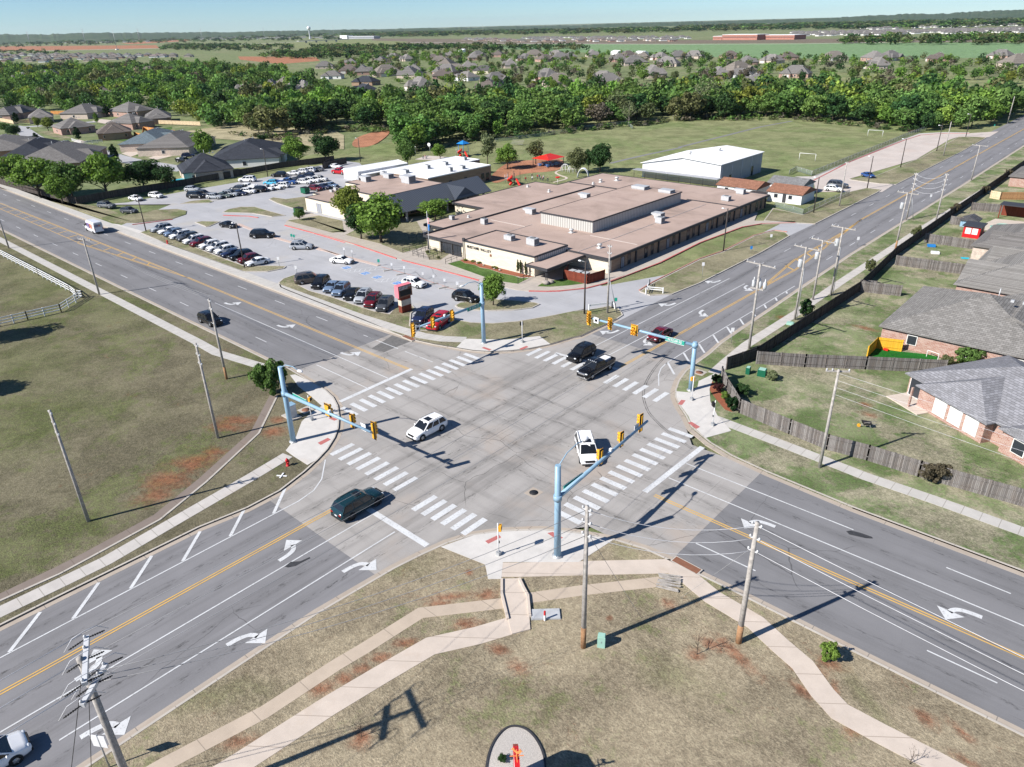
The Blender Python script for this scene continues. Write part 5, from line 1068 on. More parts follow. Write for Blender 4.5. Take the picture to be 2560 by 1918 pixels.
# the delivery van
van = thing('delivery_van', 'white high roof delivery van driving away with purple and orange lettering', 'van', (*at('D', 602, 480, 1.2).xy, .01), R(179), MV)
b_ = MB()
def vs_(x, w, zb, zt): return [(x, -w * .94, zb), (x, -w, zb + .3), (x, -w * .98, zt * .75), (x, -w * .9, zt - .08), (x, -w * .8, zt), (x, w * .8, zt), (x, w * .9, zt - .08), (x, w * .98, zt * .75), (x, w, zb + .3), (x, w * .94, zb)]
loft(b_, [vs_(3.25, .8, .4, 1.0), vs_(3.1, .96, .3, 1.2), vs_(2.5, 1.0, .3, 1.4), vs_(1.75, 1.02, .3, 2.45), vs_(1.3, 1.02, .3, 2.72), vs_(-3.1, 1.02, .34, 2.72), vs_(-3.25, 1.0, .4, 2.66)], False)
b_.build('body', 'car_paint', van); paint(van, (.72, .72, .73))
for s in (-1, 1):
    for xx in (2.2, -1.9): wheel_on(van, xx, s * 1.04, .37, .24, 'rim_dark')
    g = MB(); g.box(1.2, 2.0, s * 1.035 - .02, s * 1.035 + .02, 1.45, 2.05); g.build('side_window', 'car_glass', van)
    g = MB(); g.box(2.9, 3.27, s * .7 - .15, s * .7 + .15, .85, 1.05); g.build('headlight', 'lamp_clear', van); g = MB(); g.box(-3.29, -3.2, s * .88 - .07, s * .88 + .07, .9, 1.4); g.build('tail_light', 'lamp_red', van)
    g = MB(); g.ball((1.95, s * 1.2, 1.5), .16, 8, 5, (.5, .9, 1.3)); g.build('mirror', 'car_black', van)
g = MB(); g.add([(2.48, -.85, 1.45), (2.48, .85, 1.45), (1.8, .8, 2.42), (1.8, -.8, 2.42)], [(0, 1, 2, 3)]); g.v = [(x + .04, y, z + .03) for x, y, z in g.v]; g.build('windscreen', 'car_glass', van)
g = MB(); g.box(-3.3, -3.2, -.9, .9, .35, .5); g.build('rear_bumper', 'car_black', van)
for s in (-1, 1):
    for x0 in (-.46, .46):
        g = MB(); g.box(-3.28, -3.24, x0 - .36, x0 + .36, 1.55, 2.3); g.build('rear_door_panel', 'car_paint', van).color = (.7, .7, .71, 1)
simple('logo_purple', (.1, .03, .25), .5, var=.03); simple('logo_orange', (.75, .16, .02), .5, var=.03)
for txt, mt, off in (('FED', 'logo_purple', 0), ('EX', 'logo_orange', 1)):
    for M in (Matrix.Translation((-.2 - (2.05 * off), 1.035, 1.35)) @ Matrix.Rotation(PI, 4, 'Z') if False else Matrix.Translation((1.0 - 1.95 * off, 1.06, 1.25)) @ Matrix.Rotation(PI, 4, 'Z'), Matrix.Translation((-3.29, .68 - .66 * off, 1.75)) @ Matrix.Rotation(-PI / 2, 4, 'Z')):
        g = MB(); k = .34 if M.translation.x < -3 else 1.0
        letters(g, txt, M, .85 * k, .5 * k, .14 * k, .17 * k, .02); g.build('lettering', mt, van)
# ------------------------------------------------------------------ vegetation
def leaf_mat(name, vcol=False):
    n = NT(name); isl = n.n.new('ShaderNodeNewGeometry').outputs['Random Per Island']
    if vcol:
        a = n.n.new('ShaderNodeAttribute'); a.attribute_name = 'tint'; base = a.outputs['Color']
    else: base = n.objcol()
    f = n.smooth(isl, 0, 1, .62, 1.4); cc = n.n.new('ShaderNodeCombineXYZ')
    for i in range(3): n.l.new(f, cc.inputs[i])
    c = n.mix(1.0, base, cc.outputs[0], 'MULTIPLY'); n.color(c); n.b.inputs['Roughness'].default_value = .75; n.b.inputs['Specular IOR Level'].default_value = .15
    tr = n.n.new('ShaderNodeBsdfTranslucent'); n.l.new(n.mix(1.0, c, (1.1, 1.15, .6), 'MULTIPLY'), tr.inputs[0]); mx = n.n.new('ShaderNodeMixShader'); mx.inputs[0].default_value = .28
    n.l.new(n.b.outputs[0], mx.inputs[1]); n.l.new(tr.outputs[0], mx.inputs[2]); n.l.new(mx.outputs[0], n.n['Material Output'].inputs[0])
leaf_mat('leaf'); leaf_mat('leaf_tint', True)
simple('bark', (.09, .07, .055), .95, var=.3, scale=6); simple('bark_pale', (.3, .27, .24), .95, var=.2, scale=6)
RN = np.random.default_rng(5)
def cloud(n_leaf, n_clump, rx, rz, z0, size, rng=RN, spread=.7, up=.25, clump=(.2, .42), cone=0.0):
    """leaf quads over clumps filling a crown of half width rx, height rz, starting at z0"""
    cz = z0 + rz / 2; cs = []
    while len(cs) < n_clump:
        p = rng.uniform(-1, 1, 3); q = np.linalg.norm(p)
        if q > 1 or (q < .35 and rng.random() < .6): continue
        w = 1 - cone * (p[2] + 1) / 2
        cs.append((p[0] * rx * spread * w, p[1] * rx * spread * w, cz + p[2] * rz * .5 * .72, w))
    cs = np.array(cs); cs[:, 0] *= rng.uniform(.82, 1.15); cs[:, :2] += rng.normal(size=(n_clump, 2)) * rx * .09; cs[:, 2] += rng.normal(size=n_clump) * rz * .045; k = rng.integers(0, n_clump, n_leaf); d = rng.normal(size=(n_leaf, 3)); d[:, 2] += up; d /= np.linalg.norm(d, axis=1)[:, None]
    cr = rng.uniform(clump[0], clump[1], n_clump)[k] * rx * cs[k, 3].clip(.35) * rng.uniform(.75, 1.05, n_leaf)
    pos = cs[k, :3] + d * cr[:, None] * np.array([1, 1, .85])
    nr = d + rng.normal(size=(n_leaf, 3)) * .55; nr /= np.linalg.norm(nr, axis=1)[:, None]
    a = np.cross(nr, rng.normal(size=(n_leaf, 3))); a /= np.linalg.norm(a, axis=1)[:, None] + 1e-9; b = np.cross(nr, a)
    s = (size * rng.uniform(.55, 1.15, n_leaf))[:, None] * .5
    v = np.stack([pos - a * s - b * s * .7, pos + a * s - b * s * .8, pos + a * s * .85 + b * s, pos - a * s * .8 + b * s * .75], 1).reshape(-1, 3)
    return v
def quads_mesh(name, v, mat, tint=None):
    me = bpy.data.meshes.new(name); nf = len(v) // 4
    me.vertices.add(len(v)); me.vertices.foreach_set('co', v.astype(np.float32).ravel()); me.loops.add(len(v)); me.loops.foreach_set('vertex_index', np.arange(len(v), dtype=np.int32))
    me.polygons.add(nf); me.polygons.foreach_set('loop_start', np.arange(nf, dtype=np.int32) * 4); me.polygons.foreach_set('loop_total', np.full(nf, 4, dtype=np.int32))
    if tint is not None:
        at_ = me.color_attributes.new('tint', 'FLOAT_COLOR', 'POINT'); at_.data.foreach_set('color', tint.astype(np.float32).ravel())
    me.update(); me.validate(); me.materials.append(MATS[mat]); return me
def limbs(h, rx, z0, r, nb, rng, bare=False):
    mb = MB(); mb.path([(0, 0, -.1), (rng.uniform(-.1, .1), rng.uniform(-.1, .1), z0 * .6), (rng.uniform(-.2, .2), rng.uniform(-.2, .2), z0 + (h - z0) * .35), (rng.uniform(-.3, .3), rng.uniform(-.3, .3), h * .9)], [r, r * .8, r * .5, r * .08], 7)
    for k in range(nb):
        a = 2 * PI * k / nb + rng.uniform(-.4, .4); s = z0 * .75 + (h - z0) * rng.uniform(0, .45); e = rx * rng.uniform(.5, .85); u = rng.uniform(.3, .8)
        p0 = Vector((0, 0, s)); p2 = Vector((math.cos(a) * e, math.sin(a) * e, min(h * .95, s + e * u + .6))); p1 = (p0 + p2) / 2 + Vector((0, 0, .25 * e * .3))
        mb.path([p0, p1, p2], [r * .42, r * .28, r * .07], 5)
        if bare:
            for j in range(4):
                b_ = a + rng.uniform(-.9, .9); l = e * rng.uniform(.3, .6); q = p1.lerp(p2, rng.uniform(0, .9)); mb.path([q, q + Vector((math.cos(b_) * l, math.sin(b_) * l, l * rng.uniform(.5, 1.2)))], [r * .16, r * .03], 4)
    return mb
PROTO = {}
def proto(key, rx, h, z0, n_leaf, n_clump, size, r=.2, nb=6, cone=0.0, up=.25, bark='bark', bare=False, nvar=1, clump=(.2, .42), spread=.7):
    """mesh pairs (crown, trunk) for a kind of tree, unit = metres"""
    PROTO[key] = []
    for i in range(nvar):
        cm = quads_mesh('crown', cloud(n_leaf, n_clump, rx, h - z0, z0, size, cone=cone, up=up, clump=clump, spread=spread), 'leaf'); tm_ = limbs(h, rx, z0, r, nb, RN, bare).mesh('trunk'); tm_.materials.append(MATS[bark])
        PROTO[key].append((cm, tm_, h))
def plant(key, name, label, cat, loc, hgt, col, group=None, wide=1.0, rz=None, var=None):
    cm, tm_, h = PROTO[key][(var if var is not None else random.randrange(100)) % len(PROTO[key])]
    t = thing(name, label, cat, loc, random.uniform(0, 6.28) if rz is None else rz, group); s = hgt / h; t.scale = (s * wide, s * wide, s)
    for nm, me in (('crown', cm), ('trunk', tm_)):
        o = bpy.data.objects.new(nm, me); COL.objects.link(o); o.parent = t; KIDS.setdefault(t.name, []).append(o); o.color = (*col, 1)
    return t
proto('big', 4.6, 10, 1.8, 6200, 52, .44, .26, 7, nvar=4)
proto('open', 4.6, 10, 2.2, 1700, 40, .5, .24, 9, nvar=2, bare=True)
proto('wood', 4.6, 10, 1.0, 1500, 34, .7, .2, 5, nvar=6, up=.35)
proto('cone', 3.4, 10, .8, 2600, 44, .5, .2, 4, cone=.62, nvar=2)
proto('bush', 5.4, 10, .2, 4600, 40, .62, .3, 6, nvar=4, up=.4, clump=(.13, .3), spread=.86)
proto('bare', 3.8, 10, 1.6, 900, 34, .36, .17, 9, nvar=3, bare=True, bark='bark_pale')
proto('twig', 3.6, 10, 2.0, 14, 6, .3, .13, 9, nvar=2, bare=True)
G = dict(bright=(.145, .24, .045), mid=(.1, .175, .045), dark=(.036, .08, .025), yellow=(.175, .215, .04), pale=(.17, .2, .1), olive=(.115, .13, .055), grey=(.145, .13, .1), deep=(.016, .045, .014), lime=(.16, .25, .05), maroon=(.06, .02, .02), brown=(.1, .085, .055))
def tree(key, label, sh, bx, by, tsh, tx, ty, col, wide=1.0, name='tree', cat='tree', group=None, z=0.1):
    b = at(sh, bx, by, z); return plant(key, name, label, cat, b, max(.5, height(b, tsh, tx, ty)), G[col], group, wide)
T8 = [('big', 'round bright green tree on the school drop off island', 'O', 765, 897, 'O', 765, 555, 'bright', 1.0), ('big', 'dark green tree leftmost of the shade trees on the school lawn', 'Q', 722, 962, 'Q', 690, 575, 'dark', 1.15),
      ('big', 'large bright green tree in the middle of the school lawn', 'Q', 942, 1002, 'Q', 900, 455, 'bright', 1.3), ('big', 'yellow green tree at the corner of the low cream wing', 'Q', 600, 780, 'Q', 640, 375, 'yellow', 1.05),
      ('open', 'loose light green tree at the edge of the pink roof by the flagpole', 'Q', 1540, 760, 'Q', 1560, 515, 'bright', 2.1), ('big', 'small round green tree beside the green dumpster', 'a', 1632, 900, 'a', 1590, 735, 'mid', 1.0),
      ('big', 'bright green tree on the red clay left of the red shade canopy', 'P', 95, 355, 'P', 120, 45, 'bright', 1.15), ('open', 'olive half bare tree behind the red shade canopy', 'P', 440, 290, 'P', 450, -5, 'olive', 1.1),
      ('big', 'olive green tree between the climbing domes and the hall', 'P', 945, 405, 'P', 920, 90, 'olive', 1.05), ('big', 'dark round tree beside the blue climbing wall', 'P', 1225, 392, 'P', 1235, 35, 'dark', 1.05), ('big', 'narrow dark tree just behind the blue climbing wall', 'P', 1085, 358, 'P', 1080, 110, 'dark', .8),
      ('big', 'green tree with visible trunk behind the white portable', 'B', 435, 1060, 'B', 430, 888, 'mid', .95), ('big', 'small bright green tree by the basketball court', 'B', 645, 1022, 'B', 645, 922, 'bright', 1.2), ('open', 'tall grey green tree behind the blue roofed play tower', 'B', 950, 1056, 'B', 950, 850, 'pale', .75),
      ('big', 'bright green tree farthest left along the street', 'D', 95, 215, 'A', 60, 985, 'bright', 1.37), ('big', 'broad green tree second along the street row', 'D', 255, 285, 'A', 300, 1000, 'bright', 1.43), ('big', 'small green tree in front of the street row', 'D', 405, 330, 'D', 400, 145, 'bright', 1.23), ('big', 'green tree between the broad one and the tall one', 'D', 470, 300, 'A', 440, 1030, 'mid', 1.17),
      ('big', 'tall light green tree in the street row before the grey roofs', 'D', 690, 282, 'A', 625, 965, 'bright', 1.10), ('big', 'dark green spreading tree in the street row near the pool', 'D', 930, 242, 'A', 890, 1018, 'dark', 1.43), ('open', 'dark drooping tree at the edge of the blue pool', 'D', 1075, 242, 'A', 1065, 1062, 'dark', 1.56), ('big', 'dark tree tucked behind the street row at far left', 'D', 20, 195, 'A', 0, 1030, 'dark', 1.0),
      ('cone', 'dark conical tree by the pale wall of the far left cul de sac', 'A', 112, 800, 'A', 112, 712, 'deep', 1.0), ('cone', 'dark egg shaped tree in front of the brick house on the cul de sac', 'A', 508, 908, 'A', 500, 803, 'deep', 1.05), ('cone', 'dark rounded tree behind the cul de sac houses', 'A', 690, 748, 'A', 685, 660, 'deep', 1.1), ('cone', 'bright green slim tree behind the cul de sac houses', 'A', 625, 796, 'A', 622, 712, 'bright', .8),
      ('cone', 'dark leaning conifer beside the light green street tree', 'A', 745, 1045, 'A', 710, 912, 'deep', .9), ('big', 'big bright green tree between the tan roof house and the black roof house', 'A', 1325, 1020, 'A', 1340, 828, 'bright', .95), ('big', 'yellow green young tree on the cul de sac corner', 'A', 245, 822, 'A', 245, 748, 'yellow', .9), ('big', 'second yellow green young tree on the cul de sac corner', 'A', 312, 842, 'A', 312, 748, 'yellow', 1.0),
      ('big', 'green tree at the left edge above the grey roofs', 'A', 40, 850, 'A', 30, 785, 'mid', 1.4), ('big', 'dark green tree beside the cul de sac road, left edge', 'A', 95, 882, 'A', 90, 800, 'dark', 1.3), ('cone', 'dark rounded tree in the lawn beside the cul de sac road', 'A', 238, 918, 'A', 235, 845, 'deep', 1.3),
      ('big', 'big bright green tree behind the wooden fence of the far lot', 'A', 1925, 1052, 'A', 1920, 868, 'bright', 1.15), ('big', 'dark spreading tree at the back corner of the far lot', 'A', 2095, 1035, 'A', 2110, 855, 'dark', 1.35), ('bush', 'bluish green bush behind the black roofed house', 'A', 1685, 915, 'A', 1685, 862, 'dark', 1.1),
      ('bush', 'dense green bush on the junction corner beside the signal pole', 'R', 150, 580, 'R', 340, 55, 'mid', .78), ('bare', 'tall pale bare tree standing out at the edge of the field', 'C', 160, 745, 'C', 165, 485, 'pale', 1.0), ('bare', 'pale bare tree in a fenced ring on the sports field', 'B', 1855, 810, 'B', 1850, 640, 'pale', 1.0),
      ('bush', 'small bright sapling on the verge in the foreground', 'L', 915, 1000, 'L', 890, 885, 'lime', .72), ('bush', 'dark clipped shrub at the front of the corner bed', 'U', 2045, 1392, 'U', 2045, 1210, 'deep', .85), ('bush', 'dark clipped shrub at the back of the corner bed', 'U', 1835, 1040, 'U', 1835, 920, 'deep', 1.0), ('bush', 'maroon leaved shrub in the corner bed', 'U', 1870, 1160, 'U', 1870, 1035, 'maroon', 1.0), ('bush', 'lime green low shrub in the corner bed', 'U', 1955, 1245, 'U', 1955, 1150, 'lime', 1.0),
      ('bush', 'dark brown green shrub against the wooden fence in the east verge', 'I', 1622, 1298, 'I', 1620, 1165, 'brown', 1.1), ('bush', 'green shrub beside the grey roofed brick house', 'I', 1845, 545, 'I', 1850, 415, 'mid', 1.1), ('bush', 'yellow green bush left of the shrub by the brick house', 'I', 1715, 545, 'I', 1710, 480, 'olive', 1.0), ('bush', 'spiky dark green shrub by the pole group along the fence', 'X', 1645, 1010, 'X', 1660, 770, 'dark', .75),
      ('bush', 'olive shrub nearest along the fence walk beyond the poles', 'M', 355, 1440, 'M', 365, 1285, 'olive', .75), ('bush', 'olive shrub second along the fence walk', 'M', 915, 1040, 'M', 930, 875, 'olive', .75), ('bush', 'dark olive shrub third along the fence walk', 'M', 1370, 745, 'M', 1370, 605, 'brown', .8), ('bush', 'dark olive shrub fourth along the fence walk', 'M', 1730, 512, 'M', 1735, 395, 'brown', .8), ('bush', 'olive shrub farthest along the fence walk', 'M', 2015, 300, 'M', 2025, 198, 'brown', .8),
      ('twig', 'small bare tree in a ring of red earth beside the leaning pole', 'L', 105, 960, 'L', 80, 750, 'brown', .8), ('twig', 'small bare tree in red earth beside the near footpath', 'L', 1425, 1640, 'L', 1450, 1520, 'brown', 1.2), ('twig', 'little bare sapling in a red earth ring left of the barn shaped sign', 'K', 135, 1470, 'K', 80, 1350, 'brown', 1.2),
      ('bush', 'small bush by the culdesac sign', 'b', 365, 478, 'b', 365, 448, 'olive', 1.3), ('bush', 'dark green weed clump inside the fenced yard corner', 'I', 395, 740, 'I', 390, 670, 'dark', 1.3), ('bush', 'tall grass clump beside the green utility box in the yard', 'I', 590, 640, 'I', 590, 580, 'pale', 1.3)]
for a in T8:
    k = a[0]; tree(*a, name='shrub' if k == 'bush' else 'tree', cat='shrub' if k == 'bush' else 'tree')
for k, (x, y) in enumerate(((460, 410), (540, 425), (610, 440), (770, 490), (800, 500))): tree('bush', '%s low yellow green shrub from the ramp in the bed under the lettering' % ORD[k], 'O', x, y, 'O', x, y - 28, 'yellow', 1.6, 'shrub', 'shrub', 'bed shrubs')
for k, (x, y) in enumerate(((40, 320), (120, 300), (160, 385), (230, 320))): tree('bush', '%s low shrub in the railed planter by the entrance' % ORD[k], 'O', x, y, 'O', x, y - 30, 'olive', 1.4, 'shrub', 'shrub', 'planter shrubs')
for k, (x, y, h) in enumerate(((1040, 560, 190), (1070, 575, 200), (1125, 580, 185))): tree('cone', '%s thin climbing shrub against the cream front wall' % ORD[k], 'O', x, y, 'O', x, y - h, 'olive', .38, 'shrub', 'shrub', 'wall shrubs')
# trees standing just outside the photo on the left, whose shadows fall on the vacant lot
for k, (sx, sy) in enumerate(((60, 835), (-10, 975))):
    tip = spot(sx, sy, .13); d = Vector((sv.x, sv.y)).normalized() * (6.0 / math.tan(SUN_EL)); plant('big', 'tree', ('tree outside the left edge shading the lawn below the white fence', 'tree outside the left edge shading the middle of the vacant lawn')[k], 'tree', (tip.x - d.x, tip.y - d.y, .1), 9, G['mid'], None, .8)

# ---- the woods: individuals in front, one mass behind
def pts_in(poly, n, rng, mind=0.0):
    P = np.array([(p[0], p[1]) for p in poly]); lo, hi = P.min(0), P.max(0); out = []; tries = 0
    while len(out) < n and tries < n * 60:
        tries += 1; q = rng.uniform(lo, hi); c = False; j = len(P) - 1
        for i in range(len(P)):
            if (P[i][1] > q[1]) != (P[j][1] > q[1]) and q[0] < (P[j][0] - P[i][0]) * (q[1] - P[i][1]) / (P[j][1] - P[i][1]) + P[i][0]: c = not c
            j = i
        if not c: continue
        if mind and any((q[0] - o[0]) ** 2 + (q[1] - o[1]) ** 2 < mind * mind for o in out): continue
        out.append(q)
    return out
def npoly(*p): return [spot(x, y) for x, y in p]
belt = npoly((520, 322), (700, 345), (860, 318), (985, 326), (1010, 382), (1080, 368), (1190, 352), (1300, 338), (1420, 330), (1500, 322), (1620, 308), (1720, 300), (1980, 297), (2140, 312), (2290, 330), (2360, 330), (2470, 312), (2560, 290), (2560, 262), (2300, 240), (2000, 236), (1700, 240), (1400, 252), (1100, 254), (860, 262), (700, 262), (520, 270))
left = npoly((-350, 265), (0, 275), (260, 285), (380, 285), (520, 322), (520, 270), (700, 262), (860, 250), (800, 215), (700, 180), (500, 170), (200, 172), (-200, 180), (-500, 190))
KINDS = [('bright', 'bright green', .24), ('mid', 'mid green', .3), ('dark', 'dark green', .12), ('yellow', 'yellow green', .06), ('olive', 'dull olive', .16), ('grey', 'grey brown budding', .12)]
def pick(rng, q=None):
    u = rng.random(); s = 0
    if q is not None: u = (u * .45 + .55 * (.5 + .25 * (math.sin(q[0] * .043 + 1.3 * math.sin(q[1] * .031)) + math.sin(q[1] * .052 + 2 + 1.1 * math.sin(q[0] * .027))))) % 1
    for k in KINDS:
        s += k[2]
        if u < s: return k
    return KINDS[0]
camxy = np.array([CX, CY])
B1 = pts_in(belt, 760, RN, 4.6); L1 = pts_in(left, 1500, RN, 4.5)
def vis(q): return np.linalg.norm(np.array(q) - camxy)
B1.sort(key=vis); cand = [(q, 'belt') for q in B1[:215]]
FRONT = 'woodland trees beyond the sports field'
def shade(c, rng, a=.22): k = rng.uniform(1 - a, 1 + a); return (c[0] * k * rng.uniform(.88, 1.12), c[1] * k, c[2] * k)
for q, w in cand:
    kd = pick(RN, q); key = 'wood' if kd[0] != 'grey' else ('bare' if RN.random() < .6 else 'wood')
    plant(key, 'woodland_tree', '%s tree in the wood between the school field and the houses' % kd[1], 'tree', (q[0], q[1], -.1), RN.uniform(6.5, 13.5), shade(tuple(c * 1.2 for c in G[kd[0]]), RN), 'woodland %s trees' % kd[1], RN.uniform(.95, 1.45))
def mass(name, items, label, cat, size=1.5, nl=110, ncl=14):
    V, C = [], []
    base = [cloud(nl, ncl, 1.0, 2.0, 0.0, size / 5.0, clump=(.3, .5)) for _ in range(10)]
    for i, (x, y, z, rx, h, col) in enumerate(items):
        v = base[i % 10].copy(); a = RN.uniform(0, 6.28); c, s = math.cos(a), math.sin(a)
        v = np.stack([(v[:, 0] * c - v[:, 1] * s) * rx + x, (v[:, 0] * s + v[:, 1] * c) * rx + y, v[:, 2] * h / 2 + z], 1); V.append(v); C.append(np.tile((*col, 1), (len(v), 1)))
    o = bpy.data.objects.new(name, quads_mesh(name, np.concatenate(V), 'leaf_tint', np.concatenate(C))); COL.objects.link(o); return tag(o, label, cat, None, 'stuff')
rest = B1[215:] + L1
mass('woodland', [(q[0], q[1], .4, *(lambda k: (RN.uniform(3.6, 5) * k, RN.uniform(7, 10) * k))(RN.choice((.75, 1, 1.1, 1.45))), shade(tuple(c * 1.2 for c in G[pick(RN, q)[0]]), RN, .3)) for q in rest], 'mixed spring woodland filling the creek valley behind the school', 'woodland', 1.15, 330, 24)
# scrub along the foot of the wood
scrub = npoly((560, 335), (700, 352), (850, 328), (990, 334), (1010, 392), (1080, 374), (1190, 356), (1420, 334), (1720, 303), (1980, 300), (2290, 334), (2290, 328), (1980, 294), (1720, 297), (1420, 327), (1190, 349), (1080, 366), (1005, 372), (980, 322), (850, 318), (700, 343))
mass('undergrowth', [(q[0], q[1], -.2, RN.uniform(1.5, 3), RN.uniform(1.2, 3.2), shade(G[('olive', 'mid', 'grey', 'dark')[i % 4]], RN)) for i, q in enumerate(pts_in(scrub, 260, RN))], 'low scrub along the foot of the wood', 'scrub', 1.6, 60, 8)
# trees among the mid distance houses: a hundred countable ones, each with crown and trunk
mid = npoly((820, 190), (1000, 215), (1300, 235), (1700, 235), (2100, 228), (2560, 232), (2560, 150), (2100, 150), (1700, 140), (1300, 132), (1000, 135), (800, 160))
M1 = pts_in(mid, 680, RN, 8.5)
M1.sort(key=vis)
for q in M1[:85]:
    kd = pick(RN); plant('wood', 'garden_tree', '%s garden tree among the brick houses beyond the wood' % kd[1], 'tree', (q[0], q[1], -.2), RN.uniform(5, 9), shade(G[kd[0]], RN), 'garden %s trees beyond the wood' % kd[1], RN.uniform(.9, 1.25))
mass('far_garden_trees', [(q[0], q[1], 0, RN.uniform(3, 5.2), RN.uniform(5, 9), shade(G[pick(RN)[0]], RN)) for q in M1[85:]], 'distant trees around the houses before the green field', 'trees', 1.4, 150, 16)
# far tree belts towards the horizon
def belt_items(n, poly, r, h, cols=('mid', 'dark', 'deep', 'olive')):
    return [(q[0], q[1], -.5, RN.uniform(*r), RN.uniform(*h), shade(G[cols[i % len(cols)]], RN, .3)) for i, q in enumerate(pts_in(npoly(*poly), n, RN))]
far_items = belt_items(360, ((780, 132), (1260, 128), (1480, 129), (1480, 122), (1260, 118), (780, 118)), (6, 10), (8, 13)) + belt_items(260, ((400, 128), (720, 130), (740, 116), (420, 112)), (6, 10), (8, 13)) + belt_items(160, ((640, 146), (960, 150), (960, 132), (700, 132)), (6, 10), (8, 12)) \
    + belt_items(130, ((2100, 113), (2560, 113), (2600, 96), (2110, 100)), (8, 13), (10, 16), ('olive', 'dark', 'mid')) + belt_items(50, ((-60, 140), (180, 140), (170, 126), (-60, 130)), (6, 10), (8, 12))
far_items += belt_items(700, ((-300, 118), (0, 112), (500, 104), (860, 100), (860, 86), (500, 92), (0, 103), (-300, 111)), (16, 28), (12, 20)) + belt_items(900, ((860, 96), (1700, 82), (1700, 72), (860, 84)), (18, 36), (12, 20)) + belt_items(900, ((1700, 80), (2560, 68), (2900, 58), (2900, 44), (2560, 50), (1700, 68)), (18, 36), (12, 20))
far_items += belt_items(900, ((-300, 116), (0, 107), (500, 95), (860, 89), (860, 79), (500, 88), (0, 101), (-300, 109)), (20, 34), (14, 24)) + belt_items(300, ((-300, 126), (0, 120), (420, 108), (860, 100), (860, 96), (420, 102), (0, 112), (-300, 118)), (9, 16), (9, 15))
mass('far_woodland', far_items, 'far bands of trees fading towards the flat horizon', 'woodland', 1.7, 60, 10)
# rising ground on the horizon
hz = [(-900, 101), (-400, 95), (0, 87), (280, 81), (560, 79), (850, 74), (1280, 66.5), (1710, 55), (2000, 47.5), (2300, 35), (2560, 23), (2900, 12), (3400, 4)]
V_, F_ = [], []
xs = np.arange(-900, 3400, 6.0); ys = np.interp(xs, [p[0] for p in hz], [p[1] for p in hz]); wob = np.convolve(RN.normal(size=len(xs)), np.ones(5) / 5, 'same') * 1.9 + np.convolve(RN.normal(size=len(xs)), np.ones(25) / 25, 'same') * 4 + RN.normal(size=len(xs)) * .8
rows = ((6600, .0), (7400, .3), (8200, .75), (9300, 1.0), (12500, .9))
for x, y, w in zip(xs, ys, wob):
    d = FWD * 1800 + RGT * (x - 1280) - UPV * (y + .8 + w * .8 - 959); hx = math.hypot(d.x, d.y); ztop = CH + 9000 * d.z / hx
    for k, (D, f) in enumerate(rows):
        D2 = D * (1 + .04 * math.sin(x * .013 + k)); V_.append((CX + d.x / hx * D2, CY + d.y / hx * D2, -2 + (ztop + 2) * f * (1 if k > 1 else .8 + .2 * math.sin(x * .02))))
nr = len(rows)
for i in range(len(xs) - 1):
    for k in range(nr - 1): F_.append((i * nr + k, (i + 1) * nr + k, (i + 1) * nr + k + 1, i * nr + k + 1))
n = NT('hill_woods'); p = n.pos(); c = n.ramp(n.noise(n.mapping(p, (1, 1, .3)), .006, 6, .7), [(.32, (.03, .055, .022)), (.52, (.05, .085, .03)), (.6, (.085, .105, .05)), (.72, (.16, .14, .1))]); c = n.mix(n.smooth(n.noise(p, .03, 4, .8), .4, .65, 0, .6), c, (.03, .05, .022)); n.color(c); n.b.inputs['Roughness'].default_value = 1
S(MB().add(V_, F_), 'hills', 'hill_woods')
# ------------------------------------------------------------------ signals, poles, signs, street furniture
simple('signal_blue', (.24, .38, .5), .45, var=.08, scale=1.5, spec=.5); simple('signal_yellow', (.72, .36, .03), .5, var=.08); simple('signal_black', (.015, .015, .015), .6)
simple('lens_amber', (.32, .09, .02), .3, spec=.6); simple('sign_green', (.02, .3, .22), .5, var=.05); simple('sign_white', (.72, .72, .73), .5, var=.05); simple('galvanised', (.4, .41, .42), .5, metal=.4, var=.12)
simple('wood_pole', (.36, .335, .31), .95, var=.3, scale=4); simple('wood_pole_brown', (.3, .17, .09), .95, var=.3, scale=4); simple('pole_dark', (.06, .05, .045), .7, var=.2); simple('wire', (.3, .3, .31), .6); simple('wire_white', (.6, .6, .62), .6); simple('insulator', (.55, .56, .58), .4)
simple('red_paint', (.5, .015, .02), .4, var=.06); simple('pink_paint', (.72, .2, .24), .5, var=.05); simple('blue_plastic', (.02, .2, .55), .35, var=.05); simple('red_plastic', (.62, .03, .02), .35, var=.05); simple('green_steel', (.01, .11, .06), .5, var=.12); simple('green_box', (.3, .5, .42), .5, var=.06); simple('orange_plastic', (.8, .25, .08), .5, var=.05)
simple('white_paint', (.74, .74, .74), .5, var=.04); simple('stone', (.33, .29, .26), .95, var=.3, scale=2); simple('pool_water', (.02, .5, .62), .1, var=.05, spec=.6); simple('tan_cloth', (.42, .37, .3), .9, var=.08); simple('brick_block', (.55, .47, .38), .9, var=.12)
